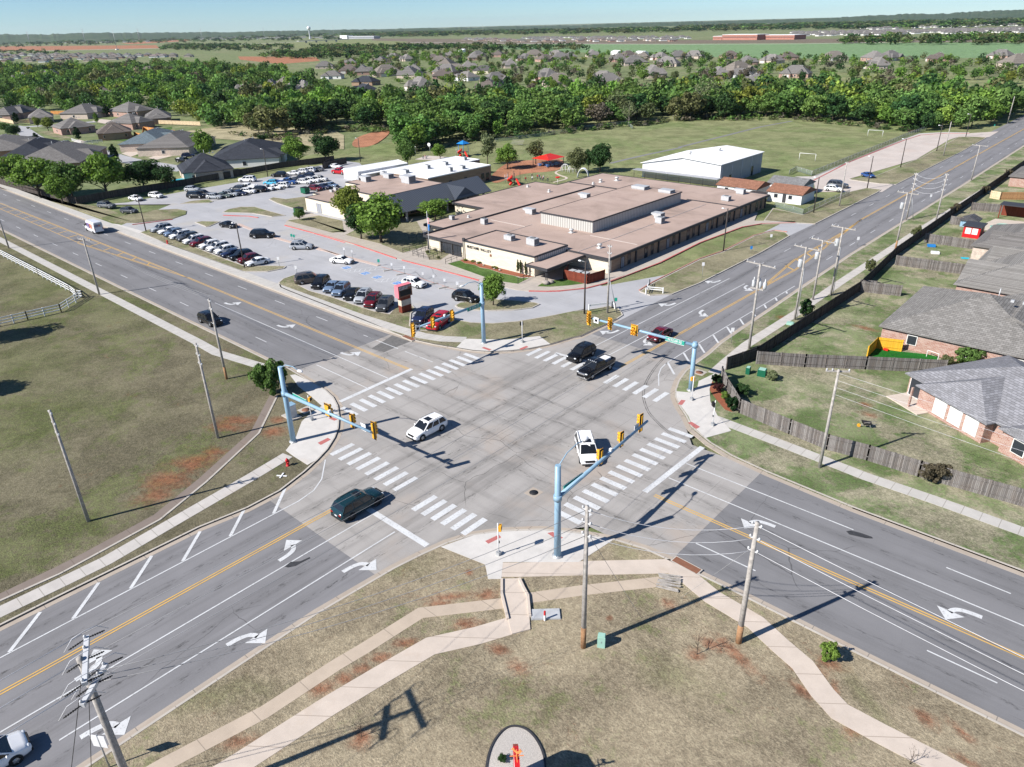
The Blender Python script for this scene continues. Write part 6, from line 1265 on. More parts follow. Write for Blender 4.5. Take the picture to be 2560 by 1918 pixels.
def head(root, c, face, n_l, dog=False):
    """a signal head: yellow bordered back plate, housing, visors and lenses; face = direction it looks"""
    M = Matrix.Translation(c) @ Matrix.Rotation(face, 4, 'Z'); w, hh = (.78, .62) if dog else (.36, .19 + .17 * n_l)
    if dog: hh = .62
    b = MB(); b.box(-.06, -.03, -w / 2 - .12, w / 2 + .12, -hh - .12, hh + .12, M); ho = b.build('signal_head', 'signal_yellow', root); ho.data.transform(root.matrix_world.inverted() if False else Matrix.Translation(-root.location))
    def sub(nm, mb, mt): mb.build(nm, mt, ho).data.transform(Matrix.Translation(-root.location))
    k = MB(); k.box(-.028, .0, -w / 2 - .05, w / 2 + .05, -hh - .05, hh + .05, M); k.box(-.09, -.062, -w / 2 - .1, w / 2 + .1, -hh - .1, hh + .1, M); sub('back_plate', k, 'signal_black')
    k = MB(); k.box(.0, .14, -w / 2 + .02, w / 2 - .02, -hh, hh, M); k.box(-.2, -.09, -w / 2 + .06, w / 2 - .06, -hh + .04, hh - .04, M); sub('housing', k, 'signal_yellow')
    spots_ = [(0, hh - .2)] + [(s, z) for z in (hh - .6, hh - 1.0) for s in (-.19, .19)] if dog else [(0, hh - .19 - .345 * i) for i in range(n_l)]
    for y, z in spots_:
        v = MB(); Mv = M @ Matrix.Translation((.14, y, z)) @ Matrix.Rotation(PI / 2, 4, 'Y'); v.lathe([(.15, 0), (.155, .22), (.145, .22), (.14, .02)], 10, Mv); sub('visor', v, 'signal_yellow')
        l = MB(); l.lathe([(.135, .03), (.08, .05), (0, .055)], 10, Mv); sub('lens', l, 'lens_amber')
def mast(label, b, top, arm0, tip, lamp, heads, face, sign=None, signs=(), rise=.25, text=None):
    t = thing('traffic_signal', label, 'traffic signal', b, 0, 'traffic signals on mast arms')
    def loc(mb, nm, mt, par=None):
        o = mb.build(nm, mt, par or t); o.data.transform(Matrix.Translation(-t.location)); return o
    h = height(b, *top); za = b.z + height(b, *arm0); tp = at(*tip, za + rise)
    q = MB(); q.tube(b, b + Vector((0, 0, h)), .31, .24, 14); loc(q, 'pole', 'signal_blue')
    q = MB(); q.lathe([(.5, 0), (.5, .06), (.33, .08), (.3, .25)], 8, Matrix.Translation(b)); loc(q, 'base_plate', 'galvanised')
    q = MB(); a0 = Vector((b.x, b.y, za)); q.tube(a0, tp, .21, .12, 12); q.tube(a0 - Vector((0, 0, .25)), a0 + Vector((0, 0, .25)), .36, .36, 12); loc(q, 'mast_arm', 'signal_blue')
    if lamp:
        e = at(*lamp, b.z + h + .35); q = MB(); s0 = Vector((b.x, b.y, b.z + h - .15)); m1 = s0.lerp(e, .35) + Vector((0, 0, .45)); m2 = s0.lerp(e, .75) + Vector((0, 0, .35)); q.path([s0, m1, m2, e], .045, 6); la = loc(q, 'lamp_arm', 'signal_blue')
        d = (e - s0); d.z = 0; d.normalize(); q = MB(); q.ball((0, 0, 0), .42, 12, 6, (1, .5, .32)); o = q.build('street_lamp', 'white_paint', t); o.location = e + d * .3 - t.location; o.rotation_euler = (0, 0, math.atan2(d.y, d.x))
    fx = Vector((math.cos(face), math.sin(face), 0))
    for f, n_l, dog in heads: head(t, a0.lerp(tp, f) + fx * .34 + Vector((0, 0, .05)), face, n_l, dog)
    side = Vector((-fx.y, fx.x, 0))
    def board(f, w, hh, mt, nm, txt=None, off=.22):
        M = Matrix.Translation(a0.lerp(tp, f) + fx * off) @ Matrix.Rotation(face, 4, 'Z'); q = MB(); q.box(-.02, .02, -w / 2, w / 2, -hh / 2, hh / 2, M); bo = loc(q, nm, mt); 
        q = MB()
        for z in (-hh / 2, hh / 2 - .04): q.box(-.026, .026, -w / 2, w / 2, z, z + .04, M)
        loc(q, 'border', 'white_paint', bo)
        if txt:
            L_w = .15; tw = len(txt) * (L_w + .075); q = MB(); letters(q, txt, M @ Matrix.Translation((.022, -tw / 2 + .1, -.15)) @ Matrix.Rotation(PI / 2, 4, 'Z'), .32, L_w, .075, .05, .012); loc(q, 'lettering', 'white_paint', bo)
        return M, bo
    if sign: board(sign, 2.6, .62, 'sign_green', 'street_sign', text)
    for f in signs:
        M, bo = board(f, .75, .8, 'sign_white', 'sign_board'); q = MB(); q.box(.02, .03, -.2, .2, -.2, .12, M); loc(q, 'symbol', 'signal_black', bo)
    q = MB(); c_ = a0.lerp(tp, .55); q.box(c_.x - .12, c_.x + .12, c_.y - .12, c_.y + .12, c_.z + .17, c_.z + .42); loc(q, 'camera', 'white_paint')
    return t
mast('light blue signal pole on the near corner, signal backs along its long arm', at('K', 1348, 345, .16), ('V', 268, 992), ('V', 268, 1385), ('V', 1358, 452), ('V', 580, 690), ((.47, 3, False), (.71, 3, False), (.95, 4, False)), PI, .17, (.885,))
mast('light blue signal pole on the vacant lot corner beside the green bush', at('R', 408, 1235, .16), ('R', 230, 205), ('R', 280, 575), ('R', 1480, 1108), ('R', 470, 255), ((.5, 5, True), (.77, 3, False), (1.0, 4, False)), PI / 2, .17, (.9,))
mast('light blue signal pole on the school corner with amber lenses facing the camera', at('S', 1105, 695, .16), ('S', 1072, 38), ('S', 1080, 260), ('S', 300, 552), ('S', 885, 62), ((.47, 3, False), (.74, 3, False), (1.0, 4, False)), 0, .14, (.93,), text='SW 29TH ST')
mast('light blue signal pole at the wooden fence corner, without a street lamp', at('U', 1508, 1135, .16), ('U', 1552, 500), ('U', 1545, 545), ('U', 190, 185), None, ((.545, 5, True), (.785, 3, False), (1.0, 4, False)), -PI / 2, .17, (.93,), text='MORGAN RD')
def pedpole(label, sh, bx, by, tx, ty, fc, boxc='signal_yellow'):
    b = at(sh, bx, by, .16); h = height(b, sh, tx, ty); t = thing('pedestrian_signal', label, 'pedestrian signal', b, 0, 'pedestrian signals')
    q = MB(); q.tube((0, 0, 0), (0, 0, h), .055, .05, 8); q.build('pole', 'white_paint', t); q = MB(); q.box(-.18, .18, -.18, .18, 0, .3); q.build('base', 'galvanised', t)
    M = Matrix.Translation((0, 0, h * .86)) @ Matrix.Rotation(fc, 4, 'Z'); q = MB(); q.box(.08, .32, -.24, .24, -.24, .24, M); hd = q.build('signal_head', boxc, t); q = MB(); q.box(.32, .33, -.2, .2, -.2, .2, M); q.build('face', 'signal_black', hd); q = MB(); q.box(.05, .12, -.06, .06, -1.6, -1.4, M); q.build('push_button', 'signal_black', t)
pedpole('thin white pedestrian signal post on the near corner', 'K', 985, 338, 978, 145, .6); pedpole('thin white pedestrian signal post on the vacant lot corner', 'R', 662, 940, 598, 600, .4); pedpole('white pedestrian signal post on the school corner ramp', 'S', 1530, 690, 1524, 455, 2.6, 'signal_black'); pedpole('white pedestrian signal post at the foot of the fence corner mast', 'U', 1522, 1265, 1548, 950, 2.6); pedpole('short pedestrian post at the corner planting bed', 'I', 210, 935, 224, 775, 4.0, 'signal_black')

TOPS = {}
def upole(key, label, bs, ts, arm=None, wood='wood_pole', r=.17, extras=(), turn=None, brown=False, ins=0):
    b = at(*bs, .1); h = height(b, *ts); t = thing('utility_pole', label, 'utility pole', b, 0, 'wooden utility poles'); q = MB(); q.path([(0, 0, -.2), (0, 0, h * .5), (0, 0, h)], [r, r * .85, r * .66], 9); q.build('pole', wood, t)
    if brown: q = MB(); q.path([(0, 0, -.2), (0, 0, h * .16)], [r * 1.03, r * 1.01], 9); q.build('pole_foot', 'wood_pole_brown', t)
    a = turn if turn is not None else PI / 2; u = Vector((math.cos(a), math.sin(a), 0))
    if arm:
        for z, half, *own in arm:
            M = Matrix.Translation((0, 0, h - z)) @ Matrix.Rotation(own[0] if own else a, 4, 'Z'); q = MB(); th = .12 if own else .07; q.box(-half, half, .12, .12 + 2 * th, -th, th, M); ca = q.build('crossarm', 'insulator' if own else 'wood_pole', t)
            if own:
                for s in (-.95, 0, .95):
                    for sg in (-1, 1):
                        q = MB(); p0 = M @ Vector((half * s, .2, 0)); p1 = p0 + Vector((0, sg * .9, -.12)); q.path([p0, p1], .035, 5)
                        for k in range(5): c_ = p0.lerp(p1, .35 + k * .13); q.tube(c_ - Vector((0, .02, 0)), c_ + Vector((0, .02, 0)), .06, .06, 7)
                        q.build('dead_end_string', 'car_black', ca)
                    q = MB(); p0 = M @ Vector((half * s, .2, 0)); q.path([p0 + Vector((0, -1.1, -.12)), p0 + Vector((.1, -.6, .5)), p0 + Vector((.15, 0, .62)), p0 + Vector((.1, .6, .5)), p0 + Vector((0, 1.1, -.12))], .02, 5); q.build('jumper', 'wire_white', ca)
            for s in (-.92, -.45, .92):
                q = MB(); q.lathe([(.03, .05), (.09, .1), (.05, .16), (.09, .2), (.04, .28), (0, .3)], 8, M @ Matrix.Translation((half * s, .18, 0))); q.build('insulator', 'insulator', ca)
    for k in range(ins):
        q = MB(); z = h - .3 - k * 1.05; q.box(-.32, .32, -.05, .05, z - .04, z + .04); q.lathe([(.04, 0), (.1, .04), (.06, .1), (.1, .14), (0, .22)], 8, Matrix.Translation((.32, 0, z))); q.lathe([(.04, 0), (.1, .04), (.06, .1), (.1, .14), (0, .22)], 8, Matrix.Translation((-.32, 0, z))); q.build('insulator_bracket', 'insulator', t)
    for e in extras:
        if e == 'drum': q = MB(); q.lathe([(0, -.7), (.32, -.7), (.34, -.6), (.34, .35), (.3, .45), (0, .48)], 14, Matrix.Translation((-.5, 0, h - 2.4))); q.build('transformer', 'unit_metal', t)
        if e == 'drums':
            for s in (-.42, .12, .55): q = MB(); q.lathe([(0, -.55), (.22, -.55), (.24, -.4), (.24, .3), (.08, .45), (.06, .8), (0, .82)], 10, Matrix.Translation((s * 1.6, .3, h - 2.9))); q.build('transformer', 'unit_metal', t)
            q = MB(); q.box(-.9, .9, -.1, .1, h - 3.6, h - 3.45); q.build('equipment_arm', 'wood_pole', t)
        if e == 'riser':
            for s in range(4): q = MB(); q.tube((.25 + .05 * s, -.12 * s + .2, 0), (.2, .1 - .06 * s, h - 3.2), .04, .04, 5); q.build('conduit', 'galvanised', t)
        if e == 'brace': q = MB(); q.tube((1.2, .9, 0), (0, 0, h * .55), .08, .07, 6); q.build('brace', 'galvanised', t)
    TOPS[key] = (b, h, u); return t
upole('a', 'pole on the vacant lot nearest the drain, leftmost of three', ('G', 570, 1168), ('G', 342, 452), ins=3); upole('b', 'pole in the middle of the vacant lot beside red earth', ('G', 1403, 632), ('G', 1252, 22), ins=3); upole('c', 'pole on the vacant lot beside the street sidewalk near the bush', ('G', 1458, 253), ('D', 1325, 945), ins=2, brown=True)
upole('d', 'pole with crossarm beside the white ranch fence', ('D', 640, 918), ('D', 515, 555), arm=((.3, 1.6),), turn=.3); upole('e', 'pole at the left edge of the photo beside the street', ('D', 58, 620), ('D', -8, 312), arm=((.3, 1.3),), turn=.3)
upole('f', 'pole in the foreground grass behind the pale green box', ('K', 1508, 915), ('K', 1527, 38), ins=3, brown=True, r=.2); upole('g', 'pole with brown foot beside the foreground sidewalk and road', ('L', 362, 885), ('L', 465, 138), ins=3, brown=True, r=.22)
upole('h', 'tall pole with wires and slanted crossarms at bottom left', ('Z', 311, 1770), ('W', 435, 470), arm=((.25, 1.7, -.38), (1.9, 1.3, -.8)), turn=-.38, r=.24)
upole('i', 'pole with crossarm and switch gear beside the fence corner', ('F', 1215, 1215), ('X', 1095, 305), arm=((.25, 2.2),), turn=-.15, extras=('drums',), r=.19); upole('j', 'pole with riser pipes and drum beside the dark green shrub', ('X', 1510, 1050), ('X', 1652, 92), arm=((.2, 2.0),), turn=-.15, extras=('drum', 'riser')); upole('k', 'pole with drum just behind the shrub on the fence walk', ('X', 1748, 790), ('X', 1882, 5), arm=((.1, 2.0),), turn=-.15, extras=('drum',)); upole('l', 'pole with small drum by the fence beyond the shrub', ('X', 1985, 725), ('F', 1812, 432), arm=((.15, 2.0),), turn=-.15, extras=('drum', 'riser'))
upole('m', 'pole with brown foot and crossarm by the long fence walk', ('M', 665, 1172), ('M', 802, 488), arm=((.15, 2.0),), turn=-.15, extras=('drum',), brown=True); upole('n', 'kerbside pole linked by sagging white wires to its twin', ('M', 795, 820), ('M', 915, 250), ins=4, extras=('brace',)); upole('o', 'fence side pole linked by sagging white wires to its twin', ('M', 1145, 860), ('M', 1272, 258), ins=4)
upole('p', 'pole with crossarm at the kerb far up the cross street', ('C', 1872, 1160), ('C', 1918, 935), arm=((.1, 2.0),), turn=-.15); upole('q', 'pole on the verge before the fenced back yard at right', ('I', 897, 1207), ('I', 1003, 575), arm=((.3, 1.1),), turn=.6, extras=())
upole('r', 'pole at the lawn corner beside the portable buildings', ('F', 1795, 298), ('F', 1852, 12), ins=1); upole('s', 'twin grey pole with guy wires beside the white gate rail', ('F', 305, 985), ('F', 330, 545), ins=2, extras=('brace',)); upole('t', 'pole on the bus lane verge beside the street', ('C', 1693, 1005), ('C', 1742, 783)); upole('u', 'leaning pole near the far creek bridge', ('C', 2105, 795), ('C', 2145, 620))
def lpole(label, bs, ts, lamp='white_paint', dx=.7):
    b = at(*bs, .1); h = height(b, *ts); t = thing('lamp_pole', label, 'lamp pole', b, 0, 'parking lot lamp poles'); q = MB(); q.tube((0, 0, -.1), (0, 0, h), .14, .1, 8); q.build('pole', 'pole_dark', t); q = MB(); q.tube((0, 0, h - .15), (-dx, -.2, h - .05), .04, .04, 6); q.build('bracket', 'galvanised', t); q = MB(); q.ball((-dx - .2, -.25, h - .05), .32, 10, 5, (1, .6, .4)); q.build('lamp', lamp, t)
for lb, b_, t_ in (('dark lamp pole on the corner grass beside the drop off loop', ('F', 157, 990), ('F', 165, 650)), ('dark lamp pole on the grass strip before the long brick wall', ('F', 1050, 587), ('F', 1076, 312)), ('dark lamp pole beside the chain fence of the portables', ('F', 1630, 340), ('F', 1668, 112)), ('lamp pole nearest the street end of the bus lane', ('F', 1975, 182), ('C', 1240, 1005)),
                   ('second lamp pole along the pink bus lane', ('C', 1418, 1078), ('C', 1445, 893)), ('third lamp pole along the pink bus lane', ('C', 1650, 972), ('C', 1678, 806)), ('farthest lamp pole at the end of the bus lane', ('C', 1838, 878), ('C', 1858, 733)), ('lamp pole at the driveway end of the street front row', ('D', 940, 512), ('D', 885, 278)),
                   ('lamp pole standing between the last cars of the street front row', ('D', 1573, 743), ('D', 1525, 458)), ('lamp pole at the wooden fence of the far lot', ('A', 1722, 1135), ('A', 1697, 958)), ('slim dark lamp pole beside the red earth behind the lot', ('B', 133, 1040), ('B', 120, 888))): lpole(lb, b_, t_)
def wire(label, p, q_, sag=.6, r=.016, mat='wire', n_=8, group='overhead wires'):
    p, q_ = Vector(p), Vector(q_); mb = MB(); mb.path([p.lerp(q_, k / n_) - Vector((0, 0, 4 * sag * (k / n_) * (1 - k / n_))) for k in range(n_ + 1)], r, 4); o = mb.build('overhead_wire', mat); tag(o, label, 'wire', group); return o
def tp(key, dz=.1, off=0.0):
    b, h, u = TOPS[key]; return b + u * off + Vector((0, 0, h - dz))
def span(k1, k2, offs, what, sag=.6, r=.016, mat='wire', dz=0):
    for i, o_ in enumerate(offs):
        d = .3 + 1.05 * i if dz else -.25
        wire('%s of the wires %s' % (('topmost', 'second', 'third', 'lowest')[i] if dz else ('first', 'middle', 'last')[i], what), tp(k1, d, 0 if dz else o_), tp(k2, d, 0 if dz else o_), sag, r, mat)
span('f', 'g', (0, 0, 0), 'between the two foreground poles', .9, .02, 'wire_white', 1); span('i', 'j', (-1.9, .8, 1.9), 'from the switch gear pole to the riser pole', .3); span('j', 'k', (-1.8, .8, 1.8), 'between the riser pole and the pole behind the shrub', .3); span('k', 'l', (-1.8, .8, 1.8), 'from the pole behind the shrub to the next', .3); span('l', 'm', (-1.8, .8, 1.8), 'running on to the brown footed pole', .5); span('m', 'p', (-1.8, .8, 1.8), 'running up the cross street to the far kerb pole', .8, .02)
span('n', 'o', (0, 0, 0, 0), 'sagging between the twin roadside poles', .9, .03, 'wire_white', 1); span('d', 'e', (-1.4, .5, 1.4), 'along the white ranch fence', .6); span('c', 'd', (-.4, 0, .4), 'from the corner pole to the fence pole', .9)
for i in range(4): wire('%s of the wires running off right over the fenced yard' % ('topmost', 'second', 'third', 'lowest')[i], tp('q', .4 + .75 * i, 0), tp('q', .4 + .75 * i) + Vector((58, 1 - i * 1.2, -.4)), .9, .012, 'wire_white')
for i in range(3): wire('%s of the wires running off right from the road pole' % ('topmost', 'middle', 'lowest')[i], tp('g', .3 + 1.05 * i), tp('g', .3 + 1.05 * i) + Vector((60, -2.4, 0)), .9, .02, 'wire_white')
for i in range(3): wire('%s of the wires from the foreground pole to the bottom left pole' % ('topmost', 'middle', 'lowest')[i], tp('f', .3 + 1.05 * i), tp('h', .5 + .9 * i, .7 - .6 * i), 1.1, .018)
for i in range(3): wire('%s of the wires running off left from the bottom left pole' % ('first', 'middle', 'last')[i], tp('h', .2, -2 + 2 * i), tp('h', .2, -2 + 2 * i) + Vector((-1, -42, 0)), .6, .018, 'wire_white')
for i in range(3): wire('%s of the wires over the cross street from the bottom left pole' % ('first', 'middle', 'last')[i], tp('h', .2, -2 + 2 * i), tp('i', 0, -1.9 + 1.9 * i), 1.6, .014)
for i in range(2): wire('%s anchor wire dropping from the bottom left pole' % ('left', 'right')[i], tp('h', .6 + i), spot(170 + 60 * i, 1990, .1), .05, .02, 'car_black')
for i, k in enumerate('fg'): wire('guy wire slanting down from the %s pole' % ('foreground grass', 'road')[i], tp(k, 2.0), at('K', 1868, 730, .15) if i == 0 else at('L', 0, 610, .15), .05, .014)

def post_sign(label, sh, bx, by, tx, ty, w=.45, hh=.6, mt='sign_white', group='small sign posts', fc=-.9):
    b = at(sh, bx, by, .1); h = max(1.2, height(b, sh, tx, ty)); t = thing('sign_post', label, 'sign', b, 0, group); q = MB(); q.tube((0, 0, -.05), (0, 0, h), .035, .035, 6); q.build('post', 'galvanised', t); M = Matrix.Translation((0, 0, h - hh / 2)) @ Matrix.Rotation(fc, 4, 'Z'); q = MB(); q.box(.04, .06, -w / 2, w / 2, -hh / 2, hh / 2, M); q.build('sign_board', mt, t)
for k, (x, y, tx, ty) in enumerate(((785, 215, 772, 105), (893, 250, 883, 138), (1440, 422, 1436, 318), (1613, 470, 1610, 362), (1868, 535, 1865, 448), (2020, 612, 2016, 482), (2172, 682, 2166, 535))): post_sign('%s small white sign post from the white sedan along the middle kerb' % ORD[k], 'N', x, y, tx, ty, .35, .5)
for lb, sh, x, y, tx, ty, mt in (('small white sign at the tip of the angled row', 'N', 125, 485, 104, 358, 'sign_white'), ('white sign post at the tree island by the black SUV', 'O', 372, 738, 368, 638, 'sign_white'), ('white sign post behind the drop off tree', 'O', 897, 838, 893, 740, 'sign_white'), ('short green sign on the middle kerb before the stalls', 'N', 1258, 350, 1258, 285, 'sign_green'), ('first short green sign on the middle kerb by the black SUV', 'D', 1878, 562, 1878, 535, 'sign_green'), ('second short green sign on the middle kerb by the black SUV', 'D', 1894, 566, 1894, 540, 'sign_green'),
                                 ('white sign at the end of the street front row', 'D', 1797, 735, 1789, 675, 'sign_white'), ('white sign across the drive from the street front row', 'D', 1910, 790, 1903, 735, 'sign_white'), ('white sign post on the grass strip island', 'X', 290, 490, 312, 295, 'sign_white'), ('white speed sign on the gore verge by the switch gear pole', 'X', 672, 1355, 690, 1155, 'sign_white'), ('white sign on the verge beyond the pole group', 'F', 1908, 555, 1916, 495, 'sign_white'), ('white sign on the green verge by the twin poles', 'M', 1075, 610, 1086, 510, 'sign_white'), ('white sign on the verge near the fence walk start', 'M', 205, 1125, 217, 1020, 'sign_white'),
                                 ('green sign at the far creek bridge', 'C', 2015, 835, 2020, 800, 'sign_green'), ('green sign by the white gate rail', 'O', 2118, 935, 2119, 815, 'sign_green'), ('blue topped white marker post on the grass strip', 'X', 932, 165, 934, 80, 'blue_plastic'), ('white marker post at the end of the grass strip', 'F', 1355, 515, 1357, 490, 'sign_white')): post_sign(lb, sh, x, y, tx, ty, mt=mt)
b = at('J', 705, 1415, .13); t = thing('road_sign', 'road sign seen edge on beside the bottom left pole', 'sign', b, 0); q = MB(); q.tube((0, 0, 0), (0, 0, 3.0), .05, .05, 8); q.build('post', 'galvanised', t); q = MB(); q.box(-.5, .5, -.02, .02, 1.9, 2.9, Matrix.Rotation(.55, 4, 'Z')); q.build('sign_board', 'sign_white', t)
# hydrants
for lb, sh, x, y in (('red fire hydrant on the grass by the vacant lot ramp', 'R', 330, 1570), ('red fire hydrant by the street front parking row', 'D', 1078, 592)):
    t = thing('fire_hydrant', lb, 'hydrant', at(sh, x, y, .13), 0, 'red fire hydrants'); q = MB(); q.lathe([(.2, 0), (.2, .06), (.14, .08), (.14, .6), (.19, .62), (.18, .7), (.12, .82), (.04, .88), (.04, .94), (0, .95)], 12); q.build('barrel', 'red_paint', t)
    for a in (0, PI / 2, PI): q = MB(); q.tube((math.cos(a) * .1, math.sin(a) * .1, .45), (math.cos(a) * .26, math.sin(a) * .26, .45), .08, .08, 8); q.build('outlet', 'red_paint', t)
def boxy(name, label, cat, loc, parts, rz=0.0, group=None):
    """a thing assembled from box parts: (name, material, x0, x1, y0, y1, z0, z1)"""
    t = thing(name, label, cat, loc, rz, group)
    for nm, mt, *b_ in parts: q = MB(); q.box(*b_); q.build(nm, mt, t)
    return t
boxy('signal_cabinet', 'pale grey signal control cabinet behind the vacant lot mast', 'cabinet', at('R', 395, 900, .13), [('body', 'unit_metal', -.45, .45, -.4, .4, .1, 1.7), ('base', 'kerb', -1.3, .9, -.7, .7, -.1, .1), ('door', 'white_paint', -.4, .4, -.42, -.4, .2, 1.6), ('roof', 'signal_blue', -.5, .5, -.45, .45, 1.7, 1.76)])
boxy('utility_pedestal', 'pale green utility pedestal in the foreground grass', 'utility box', at('K', 1620, 905, .13), [('body', 'green_box', -.28, .28, -.22, .22, 0, 1.0), ('cap', 'green_box', -.25, .25, -.19, .19, 1.0, 1.12), ('handle', 'galvanised', -.02, .02, -.25, -.22, .5, .65)], .5)
boxy('ground_plate', 'grey metal plate lying on the grass by the little bridge', 'plate', at('K', 1275, 712, .13), [('plate', 'unit_metal', -1.1, 1.1, -.5, .5, 0, .14), ('rim', 'galvanised', -1.15, 1.15, -.55, .55, 0, .05)], .75)
boxy('marker_post', 'red topped white marker post beside the metal plate', 'marker post', at('K', 1270, 748, .13), [('post', 'white_paint', -.06, .06, -.06, .06, 0, .55), ('cap', 'red_paint', -.06, .06, -.06, .06, .55, .95)])
for k, (sh, x, y, lb) in enumerate((('I', 525, 615, 'dull green utility box in the fenced yard corner'), ('I', 437, 600, 'small dark green pedestal in the fenced yard corner'), ('X', 1450, 1110, 'pale green utility pad beside the riser pole'))): boxy('utility_box', lb, 'utility box', at(sh, x, y, .13), [('body', 'green_box' if k == 2 else 'green_steel', -.5 + .25 * (k == 1), .5 - .25 * (k == 1), -.45, .45 - .2 * (k == 1), 0, (.9, .9, .25)[k]), ('lid', 'green_box', -.4 + .2 * (k == 1), .4 - .2 * (k == 1), -.4, .4 - .2 * (k == 1), (.9, .9, .25)[k], (.95, .95, .3)[k])], .2)
for lb, sh, x, y, r_, mt in (('round manhole cover in the crossing slab', 'H', 1246, 1368, .45, 'car_black'), ('round rusty manhole on the vacant lot corner', 'R', 578, 800, .5, 'bronze'), ('round rusty manhole by the fence corner mast', 'I', 125, 595, .5, 'bronze')):
    t = thing('manhole_cover', lb, 'manhole cover', at(sh, x, y, .13 if sh != 'H' else .006), 0); q = MB(); q.lathe([(r_, 0), (r_, .02), (0, .025)], 16); q.build('lid', mt, t); q = MB(); q.box(-r_ * 1.5, r_ * 1.5, -r_ * 1.5, r_ * 1.5, -.02, .012); q.build('frame', 'gutter' if sh == 'H' else 'kerb', t)
for lb, sh, x, y in (('rusty storm drain inlet at the near kerb', 'L', 40, 405), ('rusty storm drain inlet on the school kerb below the signals', 'S', 275, 640)): boxy('storm_drain', lb, 'drain', at(sh, x, y, .14), [('grate', 'bronze', -1.2, 1.2, -.35, .35, -.1, .03), ('frame', 'kerb', -1.3, 1.3, -.45, .45, -.1, .02)], -.05)
t = thing('broken_grate', 'heap of grey broken timber and grating at the end of the near drain', 'debris', at('K', 2040, 515, .14), .4)
for k in range(9): q = MB(); q.box(-.9, .9, -.9 + k * .2, -.8 + k * .2, .05 + .04 * (k % 3), .15 + .04 * (k % 3), Matrix.Rotation(random.uniform(-.25, .25), 4, 'Z')); q.build('board', 'wood_pole', t)
boxy('white_cross', 'white crossed boards lying flat by the hydrant', 'marker', at('G', 1812, 875, .13), [('board', 'white_paint', -.55, .55, -.08, .08, 0, .05), ('cross_board', 'white_paint', -.08, .08, -.45, .45, .052, .1)], .6)

# ---- the barn shaped sign in the foreground
bx_ = at('K', 1085, 1440, 3.9); bd = thing('barn_sign', 'tall barn shaped roadside sign with red edge and orange rooster vane', 'sign', (bx_.x, bx_.y, .13), 0)
vd = Vector((CX - bx_.x, CY - bx_.y, 0)).normalized(); bd.rotation_euler = (0, 0, math.atan2(vd.y, vd.x) + .03)
prof = [(-1.9, 0), (-1.9, 2.3), (-1.0, 3.5), (0, 3.9), (1.0, 3.5), (1.9, 2.3), (1.9, 0)]
def slabx(mb, P, y0, y1): n_ = len(P); mb.add([(x, y0, z) for x, z in P] + [(x, y1, z) for x, z in P], [tuple(range(n_)), tuple(range(2 * n_ - 1, n_ - 1, -1))] + [(i, n_ + i, n_ + (i + 1) % n_, (i + 1) % n_) for i in range(n_)])
PB = [(0.0, 0), (0.0, 2.6), (.9, 3.6), (1.9, 3.9), (2.9, 3.6), (3.9, 2.6), (3.9, 0)]
q = MB(); slabx(q, PB, -.12, .12); q.build('panel', 'white_paint', bd)
q = MB()
for (x0, z0), (x1, z1) in zip(PB[:-1], PB[1:]):
    d = Vector((x1 - x0, 0, z1 - z0)).normalized(); nn = Vector((-d.z, 0, d.x)) * .09
    a, b = Vector((x0, 0, z0)), Vector((x1, 0, z1)); vs = [p + o_ + Vector((0, y, 0)) for y in (-.15, .15) for p, o_ in ((a, Vector()), (b, Vector()), (b, nn), (a, nn))]
    q.add(vs, [(0, 1, 2, 3), (7, 6, 5, 4), (0, 4, 5, 1), (2, 6, 7, 3), (1, 5, 6, 2), (0, 3, 7, 4)])
q.build('red_edge', 'red_paint', bd)
rv = MB(); RP = [(-.55, .5), (-.3, .62), (-.2, .35), (.1, .3), (.3, .55), (.35, .85), (.5, .95), (.6, .78), (.75, .72), (.6, .65), (.5, .3), (.3, .08), (.05, 0), (-.25, .1), (-.5, .25), (-.7, .2)]
slabx(rv, [(x * .5 + 1.9, z * .5 + 4.5) for x, z in RP], -.02, .02); rv.build('rooster', 'orange_plastic', bd).data.transform(Matrix.Translation((1.9, 0, 0)) @ Matrix.Rotation(1.0, 4, 'Z') @ Matrix.Translation((-1.9, 0, 0)))
q = MB(); q.tube((1.9, 0, 3.9), (1.9, 0, 4.65), .035); q.box(1.5, 2.3, -.02, .02, 4.25, 4.29); q.box(1.88, 1.92, -.4, .4, 4.25, 4.29); q.build('vane_post', 'orange_plastic', bd)
bed_ = smoothline(ats('K', (900, 1660), (935, 1520), (1010, 1420), (1090, 1395), (1180, 1430), (1255, 1540), (1280, 1660), (1270, 1760), (1090, 1830), (910, 1760), z=.15), 2, True)
S(MB().prism(bed_, 0, .16), 'gravel_bed', 'gravel'); S(MB().strip(bed_ + [bed_[0]], -.08, .04, 0, .24), 'bed_edging', 'trim_dark')
b = at('K', 1008, 1615, .15); plant('bush', 'shrub', 'tiny round shrub in the gravel bed of the barn shaped sign', 'shrub', b, .5, G['dark'], None, 1.1)
